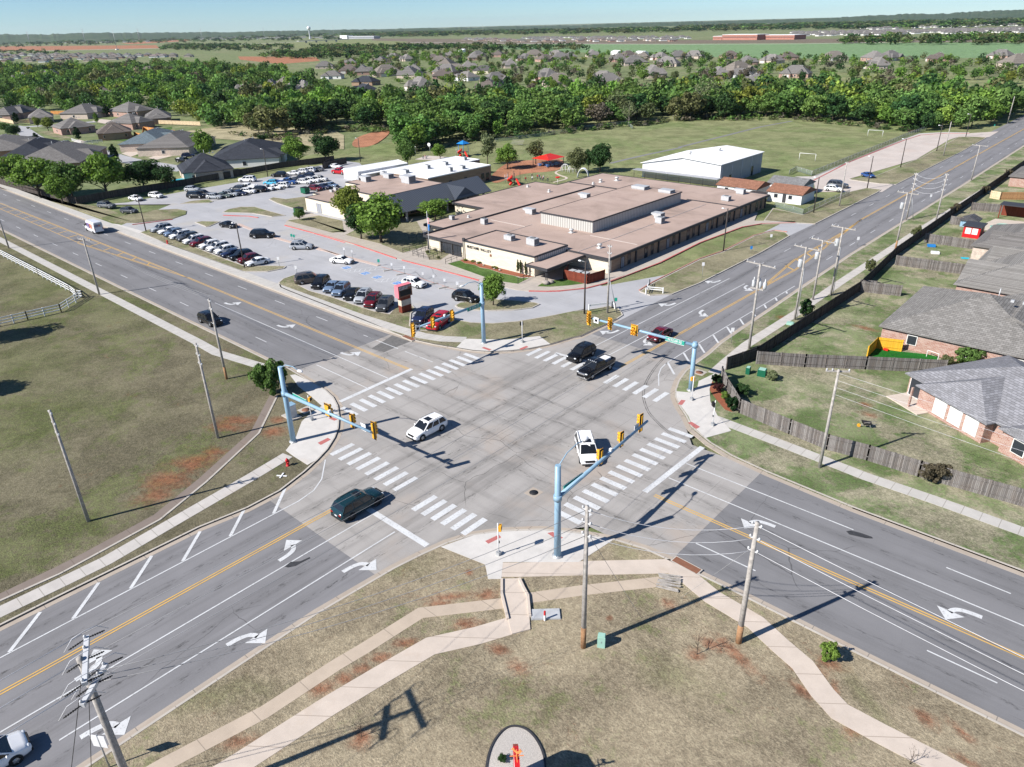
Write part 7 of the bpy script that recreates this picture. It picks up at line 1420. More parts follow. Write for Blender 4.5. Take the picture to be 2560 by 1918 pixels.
# ---- the school sign
b = at('N', 1625, 985, .13); ss = thing('school_sign', 'brick monument sign with pink edged display board beside the parking row', 'sign', b, R(86)); 
for z0, z1, mt in ((0, 1.15, 'fence_red'), (1.15, 2.1, 'brick_block'), (2.1, 2.75, 'fence_red')): q = MB(); q.box(-.95, .95, -.45, .45, z0, z1); q.build('pillar', mt, ss)
q = MB(); q.box(-1.35, 1.25, -.55, .5, 2.6, 4.5); cb = q.build('sign_case', 'bronze', ss); q = MB(); q.box(-1.1, 1.0, -.58, -.551, 2.85, 3.75); q.build('screen', 'signal_black', cb); q = MB(); q.box(-1.4, -1.351, -.56, .5, 2.6, 4.5); q.box(-1.4, 1.3, -.56, .5, 4.5, 4.55); q.build('edge_panel', 'pink_paint', cb)
for k, wd in enumerate(('MUSTANG VALLEY', 'ELEMENTARY')):
    q = MB(); letters(q, wd.replace('ELEMENTARY', 'ELEMENTARY'), Matrix.Translation((-1.2, -.556, 4.18 - .3 * k)), .2, .11, .055, .045, .015); q.build('lettering', 'sign_white', cb)

# ---- fences
FH = 1.85
def fence(label, pts, mat, h=FH, group=None, rails=False, name='wooden_fence', gap=0.0, posts=2.4, th=.05, z=.1):
    P = [Vector((p[0], p[1])) for p in pts]; t = thing(name, label, 'fence', (P[0].x, P[0].y, z), 0, group); L = [p - P[0] for p in P]
    q = MB(); q.strip(L, -th / 2, th / 2, gap, h); q.build('boards', mat, t)
    for a, b in zip(L[:-1], L[1:]):
        n_ = max(1, int((b - a).length / posts)); 
        for k in range(n_ + 1):
            c = a.lerp(b, k / n_); mb = MB(); mb.box(c.x - .07, c.x + .07, c.y - .07, c.y + .07, 0, h + .04)
            mb.build('post', mat, t)
    q = MB(); q.strip(L, -th / 2 - .06, -th / 2 - .005, h * .25, h * .25 + .1); q.strip(L, -th / 2 - .06, -th / 2 - .005, h * .8, h * .8 + .1); q.build('rail', mat, t)
    return t
f_ = lambda sh, *p: ats(sh, *p, z=.13)
fence('long weathered fence along the walk from the corner bed to the right edge', f_('I', (265, 640), (300, 720), (380, 855), (700, 990), (940, 1090), (1200, 1160), (1530, 1265), (2212, 1460)), 'fence_grey')
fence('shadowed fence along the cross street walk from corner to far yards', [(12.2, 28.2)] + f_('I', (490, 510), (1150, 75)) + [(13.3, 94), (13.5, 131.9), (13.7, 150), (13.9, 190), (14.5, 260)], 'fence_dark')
fence('weathered grey fence between the corner yard and the orange fenced yard', f_('I', (490, 540), (800, 560), (1190, 575), (1700, 600)), 'fence_grey'); fence('grey fence between the long green yard and the next yard', f_('I', (1150, 75), (1415, 105)) , 'fence_grey')
for k, (a, b, lb, mt) in enumerate(((( 660, 1360), (1500, 1475), 'grey ribbed yard fence in front of the toy strewn yard', 'fence_grey'), ((1010, 1085), (1760, 1195), 'grey yard fence behind the toy strewn yard', 'fence_grey'), ((1320, 870), (1530, 895), 'short grey yard fence in front of the little blue shed', 'fence_grey'), ((1570, 700), (1950, 730), 'grey yard fence behind the little blue shed', 'fence_grey'), ((1800, 555), (1920, 575), 'pale fence panel at the far right yards', 'fence_pale'), ((1920, 575), (2300, 575), 'cedar coloured fence at the far right yards', 'fence_cedar'), ((230, 1660), (420, 1680), 'grey fence end near the roof corner', 'fence_grey'))): fence(lb, f_('M', a, b), mt)
fence('bright yellow orange privacy fence around the artificial turf', f_('I', (1200, 500), (1260, 440), (1420, 460)), 'fence_yellow', 1.7)
S(MB().sheet(f_('I', (1200, 500), (1262, 440), (1420, 462), (1660, 485), (1650, 525), (1450, 510)), .15), 'artificial_turf', 'turf')
fence('red stained timber screen around the bins by the front canopy', [(-28.6, 47.0), (-27.6, 44.6), (-22.6, 44.9), (-21.9, 49.0)], 'fence_red', 1.75)
for k, (x, y) in enumerate(((-26.9, 46.2), (-25.6, 46.4), (-24.2, 46.6))): boxy('waste_bin', '%s bin from the canopy inside the red timber screen' % ORD[k], 'bin', (x, y, .13), [('body', 'green_steel' if k < 2 else 'wood_pole', -.5, .5, -.5, .5, 0, 1.3), ('lid', 'unit_metal', -.55, .55, -.55, .55, 1.3, 1.4)], 0, 'screened bins')
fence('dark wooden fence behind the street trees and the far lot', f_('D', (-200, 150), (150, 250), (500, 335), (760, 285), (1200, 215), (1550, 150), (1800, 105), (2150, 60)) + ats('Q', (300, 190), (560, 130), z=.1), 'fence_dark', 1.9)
fence('bright orange fence behind the brick house on the cul de sac', ats('A', (865, 875), (920, 890), (925, 840), (1130, 865), z=.1), 'fence_orange', 1.8); fence('orange fence beyond the far left cul de sac house', ats('A', (330, 735), (430, 735), z=.1), 'fence_orange', 1.8); fence('pale new wooden fence at the cul de sac end', ats('A', (960, 795), (1110, 800), (1290, 808), z=.1), 'fence_pale', 1.8); fence('pale wall like fence at far left beside the dark cone tree', ats('A', (0, 780), (90, 797), (205, 790), z=.1), 'fence_pale', 1.8)
def railfence(label, pts, rails=(.45, .9, 1.35), step=2.4, mat='white_paint', name='ranch_fence', r=.07, z=.13, cat='fence'):
    P = [Vector((p[0], p[1])) for p in pts]; t = thing(name, label, cat, (P[0].x, P[0].y, z)); L = [p - P[0] for p in P]
    for zz in rails: q = MB(); q.strip(L, -r * .5, r * .5, zz - r, zz + r); q.build('rail', mat, t)
    for a, b in zip(L[:-1], L[1:]):
        n_ = max(1, round((b - a).length / step))
        for k in range(n_ + 1): c = a.lerp(b, k / n_); q = MB(); q.box(c.x - r, c.x + r, c.y - r, c.y + r, 0, rails[-1] + .12); q.build('post', mat, t)
    return t
railfence('white three rail ranch fence curving around the green lot at left', f_('D', (-300, 535), (0, 665), (250, 795), (455, 905), (500, 940), (535, 940), (395, 1030), (180, 1080), (0, 1122), (-200, 1160)), mat='white_paint')
railfence('white gate rail at the drop off exit corner', ats('O', (1825, 955), (2080, 925), (2110, 940), z=.13), (.75, .9), 5, name='gate_rail', cat='gate'); railfence('white gate rail on the grass strip tip', ats('F', (552, 862), (575, 805), z=.13) + ats('F', (555, 848), (662, 858), z=.13), (.55, .9), 3, name='gate_rail', cat='gate')
railfence('white fence across the end of the cul de sac street', ats('b', (930, 640), (1060, 680), (1320, 655), z=0), (.4, .8, 1.2), 2.2)
for lb, pts in (('dark handrail along the walk before the shade trees', [('E', 790, 700), ('E', 1000, 650)]), ('dark railing around the entrance planter', [('E', 855, 718), ('E', 960, 745), ('E', 1040, 710), ('E', 935, 680), ('E', 855, 718)]), ('dark ramp handrail left of the raised lettering', [('O', 240, 445), ('O', 425, 375)]), ('dark handrail at the canopy end of the front lawn', [('O', 1040, 662), ('O', 1160, 600), ('O', 1215, 560)]), ('green handrail by the lawn of the shade trees', [('E', 830, 620), ('E', 980, 600)])): railfence(lb, [at(s, x, y, .14) for s, x, y in pts], (.5, .95), 1.6, 'trim_dark', 'handrail', .03, .14, 'railing')
n = NT('chain_link'); n.color((.22, .27, .24)); tr_ = n.n.new('ShaderNodeBsdfTransparent'); mx_ = n.n.new('ShaderNodeMixShader'); mx_.inputs[0].default_value = .3; n.l.new(tr_.outputs[0], mx_.inputs[1]); n.l.new(n.b.outputs[0], mx_.inputs[2]); n.l.new(mx_.outputs[0], n.n['Material Output'].inputs[0])
def chain(label, pts, h=1.5, step=3.0):
    P = [Vector((p[0], p[1])) for p in pts]; t = thing('chain_fence', label, 'fence', (P[0].x, P[0].y, 0)); L = [p - P[0] for p in P]; q = MB(); q.strip(L, -.01, .01, .05, h); q.build('mesh', 'chain_link', t); q = MB(); q.strip(L, -.03, .03, h, h + .06); q.build('top_rail', 'galvanised', t)
    for a, b in zip(L[:-1], L[1:]):
        n_ = max(1, round((b - a).length / step))
        for k in range(n_ + 1): c = a.lerp(b, k / n_); q = MB(); q.tube((c.x, c.y, 0), (c.x, c.y, h + .1), .035, .035, 5); q.build('post', 'galvanised', t)
chain('green chain link fence between the sports field and the bus lane', ats('C', (845, 1135), (1440, 890), (1560, 845), (1580, 840))); chain('chain link fence around the lawn of the portable buildings', ats('F', (1380, 300), (1560, 352), (1860, 222), z=.1), 1.3); chain('chain link fence at the field corner by the hall', ats('C', (700, 1125), (745, 1100), (845, 1130)), 1.3); chain('chain link fence along the foot of the wood', ats('B', (1000, 915), (1290, 880), (1670, 815), (1840, 800), (1880, 830)), 1.3, 6)

# ---- school ground furniture
fp = thing('flagpole', 'tall white flagpole with two drooping flags before the school entrance', 'flagpole', at('Q', 1480, 1120, .15)); h_ = 8.5
q = MB(); q.tube((0, 0, 0), (0, 0, h_), .06, .04, 8); q.build('pole', 'white_paint', fp)
n = NT('flag_stripes'); p = n.obj(); qz = n.sep(p); k_ = n.math('GREATER_THAN', n.math('FRACT', n.math('MULTIPLY', qz[2], 4.0)), .5); n.color(n.mix(k_, (.5, .03, .05), (.7, .7, .7)))
for z, mt in ((7.2, 'flag_stripes'), (5.9, 'blue_plastic')):
    q = MB(); c_ = [(.05 + .09 * k, .1 * math.sin(k * 1.9)) for k in range(7)]; q.add([(x, y, z) for x, y in c_] + [(x * .7 + .04, y, z - 1.25) for x, y in c_], [(k, k + 1, 8 + k, 7 + k) for k in range(6)], True); q.add([(x, y + .012, z) for x, y in c_] + [(x * .7 + .04, y + .012, z - 1.25) for x, y in c_], [(k, k + 1, 8 + k, 7 + k) for k in range(6)], True); q.build('flag', mt, fp)
for lb, sh, x, y in (('green dumpster in front of the low flat roof wing', 'a', 1578, 830), ('green dumpster farther back in the lot by the maroon car', 'a', 1665, 552)): boxy('dumpster', lb, 'dumpster', at(sh, x, y, .1) + Vector((0, 1, 0)), [('body', 'green_steel', -.95, .95, -.85, .85, .15, 1.6), ('lid', 'signal_black', -.98, .98, -.88, .88, 1.6, 1.68), ('fork_pocket', 'green_steel', -1.1, 1.1, -.3, .3, .7, .95)], .1, 'green dumpsters')
for k, (x, y) in enumerate(((1385, 425), (1560, 480), (2005, 612), (2150, 665))): boxy('wheel_stop', '%s concrete wheel stop from the painted disabled bays' % ORD[k], 'wheel stop', at('N', x, y, 0), [('block', 'kerb', -.12, .12, -.9, .9, 0, .13), ('top', 'kerb', -.08, .08, -.88, .88, .131, .17)], -.35, 'wheel stops')
for k, (x, y, r_) in enumerate(((1345, 665, .7), (1405, 655, .55), (660, 462, .25), (840, 515, .3), (780, 500, .25), (590, 440, .25))):
    t = thing('boulder', ('dark boulder before the front canopy', 'second dark boulder before the front canopy')[k] if k < 2 else '%s landscape stone from the canopy in the front bed' % ORD[k - 2], 'rock', at('O', x, y, .15), k, 'landscape stones' if k > 1 else None); q = MB(); q.ball((0, 0, r_ * .4), r_, 8, 5, (1.1, .8, .65)); q.v = [(a + random.uniform(-.1, .1) * r_, b_ + random.uniform(-.1, .1) * r_, c) for a, b_, c in q.v]; q.build('stone', 'stone', t)
# pavilion, play structures, goals
t = thing('shade_pavilion', 'red hip roofed shade pavilion over blue picnic tables on the clay', 'pavilion', at('P', 575, 330, 0) + Vector((-1, 2, 0)), 0)
q = MB(); q.add([(-3.6, -4.2, 2.5), (3.6, -4.2, 2.5), (3.6, 4.2, 2.5), (-3.6, 4.2, 2.5), (0, -1, 3.7), (0, 1, 3.7)], [(0, 1, 4), (1, 2, 5, 4), (2, 3, 5), (3, 0, 4, 5), (3, 2, 1, 0)]); q.build('roof', 'red_plastic', t)
for x in (-3.2, 3.2):
    for y in (-3.8, 3.8): q = MB(); q.tube((x, y, -.05), (x, y, 2.5), .09); q.build('post', 'trim_dark', t)
pv = t.location.copy()
for k, (x, y) in enumerate(((-1.6, -2.2), (1.6, -2.2), (-1.6, 0), (1.6, 0), (-1.6, 2.2), (1.6, 2.2))): boxy('picnic_table', '%s blue picnic table under the red pavilion' % ORD[k], 'table', (pv.x + x, pv.y + y, -.05), [('table_top', 'blue_plastic', -.8, .8, -.35, .35, .7, .76), ('bench', 'blue_plastic', -.8, .8, -.75, -.5, .42, .46), ('bench', 'blue_plastic', -.8, .8, .5, .75, .42, .46), ('frame', 'galvanised', -.06, .06, -.7, .7, 0, .7)], 0, 'blue picnic tables')
def playtower(label, sh, x, y, roofm, slide, hgt=3.4):
    t = thing('play_tower', label, 'playground tower', at(sh, x, y, 0)); 
    for px in (-1.2, 1.2):
        for py in (-1.2, 1.2): q = MB(); q.tube((px, py, 0), (px, py, hgt), .07); q.build('post', 'blue_plastic' if roofm else 'pole_dark', t)
    q = MB(); q.box(-1.3, 1.3, -1.3, 1.3, 1.3, 1.4); q.build('deck', 'pole_dark', t)
    if roofm: q = MB(); q.add([(-1.7, -1.7, hgt), (1.7, -1.7, hgt), (1.7, 1.7, hgt), (-1.7, 1.7, hgt), (0, 0, hgt + 1.1)], [(0, 1, 4), (1, 2, 4), (2, 3, 4), (3, 0, 4), (3, 2, 1, 0)]); q.build('roof', roofm, t)
    q = MB(); q.path([(1.3, -.6, 1.5), (1.9, -.9, 1.4), (3.4, -1.6, .35), (3.9, -1.8, .3)], .32, 8); q.build('slide', slide, t)
    q = MB(); q.path([(.4, -1.4, 2.4), (.9, -2.0, 2.2), (.3, -2.7, 1.8), (-.4, -2.2, 1.4), (.1, -1.6, 1.0), (.9, -2.1, .6), (.9, -2.9, .35)], .34, 8); q.build('spiral_slide', slide, t)
    q = MB(); q.box(-3.2, -1.3, -.5, .5, 1.2, 1.3); q.tube((-3.1, -.5, 0), (-3.1, -.5, 2.4), .06); q.tube((-3.1, .5, 0), (-3.1, .5, 2.4), .06); q.build('bridge', 'galvanised', t)
playtower('red slide play structure on the lawn behind the pink roof', 'P', 175, 540, None, 'red_plastic'); playtower('play tower with blue pyramid roof at the back of the school ground', 'B', 795, 1003, 'blue_plastic', 'red_plastic', 4.2)
t = thing('climbing_wall', 'blue arched climbing wall by the dark round tree', 'playground climber', at('P', 1020, 462, 0), .4); q = MB()
for k in range(8): a0, a1 = PI * k / 8, PI * (k + 1) / 8; q.add([(2 * math.cos(a0) * .8, -.5, 2.6 * math.sin(a0)), (2 * math.cos(a1) * .8, -.5, 2.6 * math.sin(a1)), (2 * math.cos(a1) * .8, .5, 2.6 * math.sin(a1)), (2 * math.cos(a0) * .8, .5, 2.6 * math.sin(a0))], [(0, 1, 2, 3)])
q.build('arch', 'blue_plastic', t); q = MB(); 
for s in (-.5, .5): q.path([(1.65 * math.cos(PI * k / 10), s, 2.65 * math.sin(PI * k / 10)) for k in range(11)], .09, 6)
q.build('frame', 'white_paint', t)
for k, (x, y) in enumerate(((800, 385), (890, 400))):
    t = thing('climbing_dome', ('white hoop climber nearest the pavilion', 'yellow white hoop climber beside the olive tree')[k], 'playground climber', at('P', x, y, 0)); 
    for j in range(4): a = PI * j / 4; q = MB(); q.path([(1.5 * math.cos(PI * i / 8) * math.cos(a), 1.5 * math.cos(PI * i / 8) * math.sin(a), 2.2 * math.sin(PI * i / 8)) for i in range(9)], .06, 5); q.build('hoop', 'white_paint', t)
t = thing('spring_toy', 'red bowl shaped spinner on a pole behind the pink roof', 'playground toy', at('P', 708, 545, 0)); q = MB(); q.lathe([(0, 1.7), (.5, 1.75), (.75, 2.05), (.7, 2.05), (0, 1.8)], 12); q.build('bowl', 'red_plastic', t); q = MB(); q.tube((0, 0, 0), (0, 0, 1.75), .06); q.build('pole', 'white_paint', t)
def goal(label, sh, a, b):
    p, q_ = at(sh, *a), at(sh, *b); t = thing('soccer_goal', label, 'goal', p, 0, 'soccer goals'); d = q_ - p; q = MB(); q.tube((0, 0, 0), (0, 0, 2.2), .07); q.build('post', 'white_paint', t); q = MB(); q.tube(d, d + Vector((0, 0, 2.2)), .07); q.build('post', 'white_paint', t); q = MB(); q.tube((0, 0, 2.2), d + Vector((0, 0, 2.2)), .07); q.build('crossbar', 'white_paint', t)
goal('white soccer goal nearer the white hall', 'C', (765, 1030), (868, 1038)); goal('white soccer goal farther off near the wood', 'C', (1205, 875), (1300, 880))
for k, (x, y) in enumerate(((487, 1010), (580, 990))):
    t = thing('basketball_hoop', ('white basketball backboard left of the small bright tree', 'white basketball backboard behind the small bright tree')[k], 'basketball hoop', at('B', x, y, 0), 0, 'basketball hoops'); q = MB(); q.tube((0, 0, 0), (0, 0, 3.2), .08); q.build('pole', 'galvanised', t); q = MB(); q.ball((0, -.3, 3.2), .85, 10, 6, (1, .08, .75)); q.build('backboard', 'white_paint', t)
t = thing('bleachers', 'small grey bleachers at the edge of the field', 'bleachers', at('B', 1135, 935, 0), .3)
for k in range(4): q = MB(); q.box(-2.5, 2.5, k * .6, k * .6 + .35, .4 + k * .4, .46 + k * .4); q.build('bench', 'wood_pole', t)
t = thing('field_shelter', 'small grey goal frame or shelter at the far edge of the field', 'shelter', at('B', 2155, 775, 0)); q = MB(); q.box(-1, 1, -1, 1, 2.2, 2.35); q.build('roof', 'wood_pole', t)
for x in (-.9, .9):
    for y in (-.9, .9): q = MB(); q.tube((x, y, 0), (x, y, 2.2), .07); q.build('post', 'wood_pole', t)
# children at play: one continuous little figure, copied
def child_mesh(pose):
    me = bpy.data.meshes.new('person'); V = [(0, 0, .68), (0, 0, .92), (0, 0, 1.08), (0, 0, 1.28), (.1, 0, .64), (.12, .05 * pose, .34), (.12, .12 * pose, .03), (-.1, 0, .64), (-.12, -.05 * pose, .34), (-.12, -.12 * pose, .03), (.17, 0, 1.0), (.24, .08 * pose, .8), (.24, .2 * pose, .64), (-.17, 0, 1.0), (-.24, -.08 * pose, .8), (-.24, -.2 * pose, .64), (0, 0, 1.4)]
    me.from_pydata(V, [(0, 1), (1, 2), (2, 3), (0, 4), (4, 5), (5, 6), (0, 7), (7, 8), (8, 9), (2, 10), (10, 11), (11, 12), (2, 13), (13, 14), (14, 15), (3, 16)], []); o = bpy.data.objects.new('person', me); COL.objects.link(o); sk = o.modifiers.new('skin', 'SKIN'); 
    for i, r in enumerate((.12, .13, .1, .1, .08, .06, .05, .08, .06, .05, .06, .05, .04, .06, .05, .04, .1)): me.skin_vertices[0].data[i].radius = (r, r)
    me.skin_vertices[0].data[0].use_root = True; o.modifiers.new('sub', 'SUBSURF').levels = 1; dg = bpy.context.evaluated_depsgraph_get(); m2 = bpy.data.meshes.new_from_object(o.evaluated_get(dg)); bpy.data.objects.remove(o); m2.materials.clear(); m2.materials.append(MATS['clothes']); return m2
n = NT('clothes'); p = n.obj(); z_ = n.sep(p)[2]; c = n.mix(n.math('GREATER_THAN', z_, 1.14), n.mix(n.math('GREATER_THAN', z_, .7), (.04, .05, .09), n.objcol()), (.4, .24, .17)); c = n.mix(n.math('GREATER_THAN', z_, 1.36), c, (.05, .03, .02)); n.color(c)
KM = [child_mesh(.6), child_mesh(1.4), child_mesh(-1.0)]
spots2 = [('P', 398, 500, 'by the red slide structure'), ('P', 392, 470, 'behind the red slide'), ('P', 462, 480, 'in the group on the play lawn'), ('P', 485, 478, 'in the group on the play lawn'), ('P', 500, 500, 'in the group on the play lawn'), ('P', 525, 505, 'in the group on the play lawn'), ('P', 535, 490, 'in the group on the play lawn'), ('P', 588, 515, 'right of the group on the play lawn'), ('P', 315, 510, 'beside the red slide posts'), ('P', 95, 500, 'left of the red slide structure'),
          ('B', 535, 1025, 'on the far ball court'), ('B', 548, 1022, 'on the far ball court'), ('B', 558, 1024, 'on the far ball court'), ('P', 1765, 440, 'under the walkway of the white hall'), ('P', 1800, 445, 'under the walkway of the white hall'), ('P', 1850, 455, 'under the walkway of the white hall'), ('P', 1905, 455, 'under the walkway of the white hall'), ('P', 1985, 470, 'under the walkway of the white hall'), ('P', 2110, 480, 'under the walkway of the white hall'), ('P', 2165, 490, 'under the walkway of the white hall')]
SHIRT = [('white', (.6, .6, .6)), ('dark', (.03, .03, .04)), ('red', (.4, .04, .04)), ('blue', (.05, .1, .3)), ('grey', (.2, .2, .2)), ('pink', (.5, .2, .25))]
for k, (sh, x, y, wh) in enumerate(spots2):
    o = bpy.data.objects.new('person', KM[k % 3]); COL.objects.link(o); o.location = at(sh, x, y, .0); o.rotation_euler = (0, 0, k * 1.7); nm, c = SHIRT[k % 6]; o.color = (*c, 1); o.scale = (1.05,) * 3; tag(o, 'child in %s top standing %s' % (nm, wh), 'person', 'children %s' % wh)
# ------------------------------------------------------------------ neighbourhoods
simple('blind_white', (.62, .62, .6), .3, var=.04, spec=.6)
def windows(t, lst, glass='window_glass'):
    """extra windows: (x, y, facing angle, width, height, sill)"""
    for x, y, a, w, h, s in lst:
        M = Matrix.Translation((x, y, s)) @ Matrix.Rotation(a, 4, 'Z'); f = MB(); f.box(-.02, .08, -w / 2, w / 2, 0, h, M); fo = f.build('window', 'trim_white', t); g = MB(); g.box(.07, .1, -w / 2 + .1, w / 2 - .1, .1, h - .1, M); g.build('pane', glass, fo)
ROOFS['slate'] = (.25, .25, .268); ROOFS['warm'] = (.235, .225, .212)
h1 = house_full('brick_house', 'nearest brick house with wavy grey shingles and covered patio at right edge', (44.2, 36.6, .1), R(-32), 20, 14.6, 2.65, 3.1, 'slate', 'brick_pink', ((-2.6, -3.6, 8.9, 10, 1), (6.5, -5, 6, 6, 1)))
windows(h1, [(-6.0 + k * 2.1, -8.6, -PI / 2, 1.7, 1.9, .4) for k in range(1, 4)], 'blind_white'); windows(h1, [(5.5, -8.0, -PI / 2, 1.5, 1.6, .7), (7.6, -8.0, -PI / 2, 1.5, 1.6, .7)])
windows(h1, [(-8.5, -7.36, -PI / 2, 2.4, 2.3, .12)])  # not a window: dark pane puts the patio recess's shade into colour
q = MB(); q.box(-10, -5.2, -10.2, -7.3, 0, .14); q.build('patio', 'walk_new', h1); q = MB(); q.box(-7.15, -6.95, -9.8, -9.6, .1, 2.6); q.build('patio_post', 'brick_pink', h1)
for k in range(2): q = MB(); q.ball((1 + 1.2 * k, 1.2, 5.45 - .25 * k), .35, 10, 5, (1, 1, .5)); q.build('roof_turbine', 'pole_dark', h1)
h2 = house_full('brick_house', 'grey hip roofed brick house behind the yellow fenced turf', (34.2, 59.6, .1), 0, 19.5, 20.5, 2.65, 3.9, 'warm', 'brick_pink', ((-5.6, -1.8, 7, 11, 1), (4, 2, 12, 12, 1))); windows(h2, [(2.0, -9.78, -PI / 2, 1.0, 1.5, .7)])
h3 = house_full('brick_house', 'grey roofed house beyond the long green yard with many roof vents', (37.2, 87, .1), R(90), 25, 19, 2.65, 4.2, 'warm', 'brick_pink', ((-6, 5, 9, 9, 1), (4, 2, 10, 12, 1)))
h4 = house_full('brick_house', 'farther grey roofed house behind the toy strewn yard', (34.5, 109, .1), R(90), 18, 20, 2.65, 3.9, 'grey', 'stone_house', ((-4, 4, 8, 8, 1),)); house_full('brick_house', 'small grey roofed house at the far right edge of the road', (22.5, 184, .1), R(90), 16, 12, 2.65, 2.6, 'grey', 'brick_pink', ())
house_full('brick_house', 'grey roofed house filling the right edge between the two nearer houses', (52, 61, .1), R(90), 20, 17, 2.65, 3.6, 'warm', 'brick_pink', ((-5, 5, 8, 8, 1),)); house_full('brick_house', 'grey roofed house at the right edge beyond the turbine roofed one', (44, 131, .1), R(90), 18, 16, 2.65, 3.2, 'grey', 'brick_pink', ((-5, 5, 8, 8, 1),)); house_full('brick_house', 'grey roofed house at the right edge behind the red shed', (38, 158, .1), R(90), 18, 15, 2.65, 3, 'grey', 'brick_pink', ())
def house3(label, sh, L_, F_, R_, roof, wall, rise=3.0, wings=((0, 0, 8, 8, 1),), garage=True):
    a, f, b = (at(sh, *p, 2.7) for p in (L_, F_, R_)); u, v = a - f, b - f
    rz = math.atan2(v.y, v.x); Lx, Wy = max(8, v.length), min(22, max(8, u.length)); c = (a + b) / 2
    w_ = tuple((wx * Lx / 16, -Wy / 2 + 2, wl, ww, ax) for wx, wy, wl, ww, ax in wings)
    return house_full('house', label, (c.x, c.y, -.25), rz, Lx + .6, Wy + .6, 3.0, rise * 1.5, roof, wall, w_, (-Lx * .28, -Wy / 2 - .2, -PI / 2) if garage else None)
house3('grey roofed brick house in the middle of the cul de sac', 'b', (645, 445), (820, 470), (1240, 430), 'grey', 'brick_pink', 2.6); house3('dark brown roofed house behind the dark egg shaped tree', 'b', (1085, 540), (1430, 500), (1830, 470), 'brown', 'brick_tan', 2.6); house3('grey brown roofed house behind the dark roofed brown one', 'b', (1430, 390), (1660, 410), (1930, 370), 'grey', 'brick_pink', 2.6)
house3('blue grey roofed house with grey garage door', 'b', (1740, 640), (1890, 690), (2190, 560), 'blue', 'stone_house', 2.4); house3('pale roofed house at the left behind the yellow green young trees', 'b', (290, 310), (470, 330), (760, 310), 'pale', 'stone_house', 2.6); house3('grey roofed house at the back of the cul de sac by the wood', 'b', (910, 265), (980, 292), (1300, 240), 'grey', 'stone_house', 2.8); house3('grey roofed house with small red gable by the wood', 'b', (1470, 235), (1560, 268), (1900, 230), 'grey', 'brick_pink', 3.0)
house3('grey roofed house with solar panels on its roof', 'b', (1750, 290), (2020, 350), (2330, 330), 'grey', 'brick_pink', 2.6); house3('dark grey roofed house at the far left edge of the cul de sac', 'b', (-20, 290), (30, 305), (390, 240), 'grey', 'brick_pink', 2.4); house3('grey roofed house behind the street row, left of the navy roof', 'b', (-250, 740), (160, 790), (330, 640), 'grey', 'brick_tan', 2.4, garage=False); house3('navy roofed house behind the street row of trees', 'b', (260, 800), (380, 855), (640, 690), 'black', 'brick_tan', 2.4, garage=False)
house3('big grey roofed house just behind the tall light green street tree', 'b', (380, 890), (720, 980), (1110, 770), 'grey', 'brick_tan', 3.0, garage=False); house3('grey brown roofed house with white garage door beside the driveway', 'A', (1000, 935), (1095, 968), (1275, 900), 'grey', 'stone_house', 2.8); house3('black roofed house right behind the far lot fence', 'A', (1108, 1072), (1230, 1108), (1530, 1078), 'black', 'stone_house', 3.0, garage=False); house3('long low white house with black roof behind the far lot', 'A', (1410, 1005), (1735, 1040), (1800, 950), 'black', 'white_wall', 2.8, ((-3, 0, 7, 7, 1),), False)
# street of the cul de sac, driveways, lawns
S(MB().strip(smoothline(ats('b', (60, 440), (240, 450), (330, 520), (480, 620), (800, 700), (1150, 730), (1620, 880), (1950, 930), (2400, 1000), z=-.2)), -3.6, 3.6, -.3, -.19), 'residential_street', 'lot'); S(MB().strip(ats('b', (240, 455), (700, 425), (1130, 390), (1400, 370), z=-.2), -3, 3, -.3, -.195), 'residential_street', 'lot')
for pts in (((1560, 790), (1760, 735), (1870, 765), (1680, 835)), ((1900, 850), (2090, 790), (2212, 825), (2020, 870)), ((940, 640), (1010, 610), (1110, 640), (1020, 680)), ((1180, 375), (1300, 350), (1450, 365), (1350, 410))): S(MB().sheet(ats('b', *pts, z=-.18), -.18), 'driveway', 'walk_new')
for pts in (((480, 515), (640, 500), (830, 560), (960, 600), (800, 615)), ((1730, 815), (1880, 770), (2000, 790), (1850, 840)), ((1330, 620), (1500, 590), (1760, 580), (1750, 640)), ((2040, 470), (2212, 450), (2212, 500), (1900, 480))): S(MB().sheet(ats('b', *pts, z=-.2), -.2), 'lawn', 'grass_lawn' if len(pts) == 4 else 'grass_school')
t = thing('swimming_pool', 'round above ground pool with bright blue water behind the fence', 'pool', at('D', 1175, 182, .9) - Vector((0, 0, .9))); q = MB(); q.lathe([(3.6, -.25), (3.6, 1.0), (3.45, 1.0), (3.45, .85)], 28); q.build('wall', 'trim_white', t); q = MB(); q.lathe([(3.45, .86), (0, .86)], 28); q.build('water', 'pool_water', t)
t = thing('patio_canopy', 'tan cloth patio canopy behind the black roofed house', 'canopy', at('A', 1310, 1140, 0)); q = MB(); q.add([(-2.2, -2.2, 2.2), (2.2, -2.2, 2.2), (2.2, 2.2, 2.2), (-2.2, 2.2, 2.2), (0, 0, 3)], [(0, 1, 4), (1, 2, 4), (2, 3, 4), (3, 0, 4)]); q.build('cloth', 'tan_cloth', t)
for x in (-2, 2):
    for y in (-2, 2): q = MB(); q.tube((x, y, -.25), (x, y, 2.2), .05); q.build('post', 'pole_dark', t)
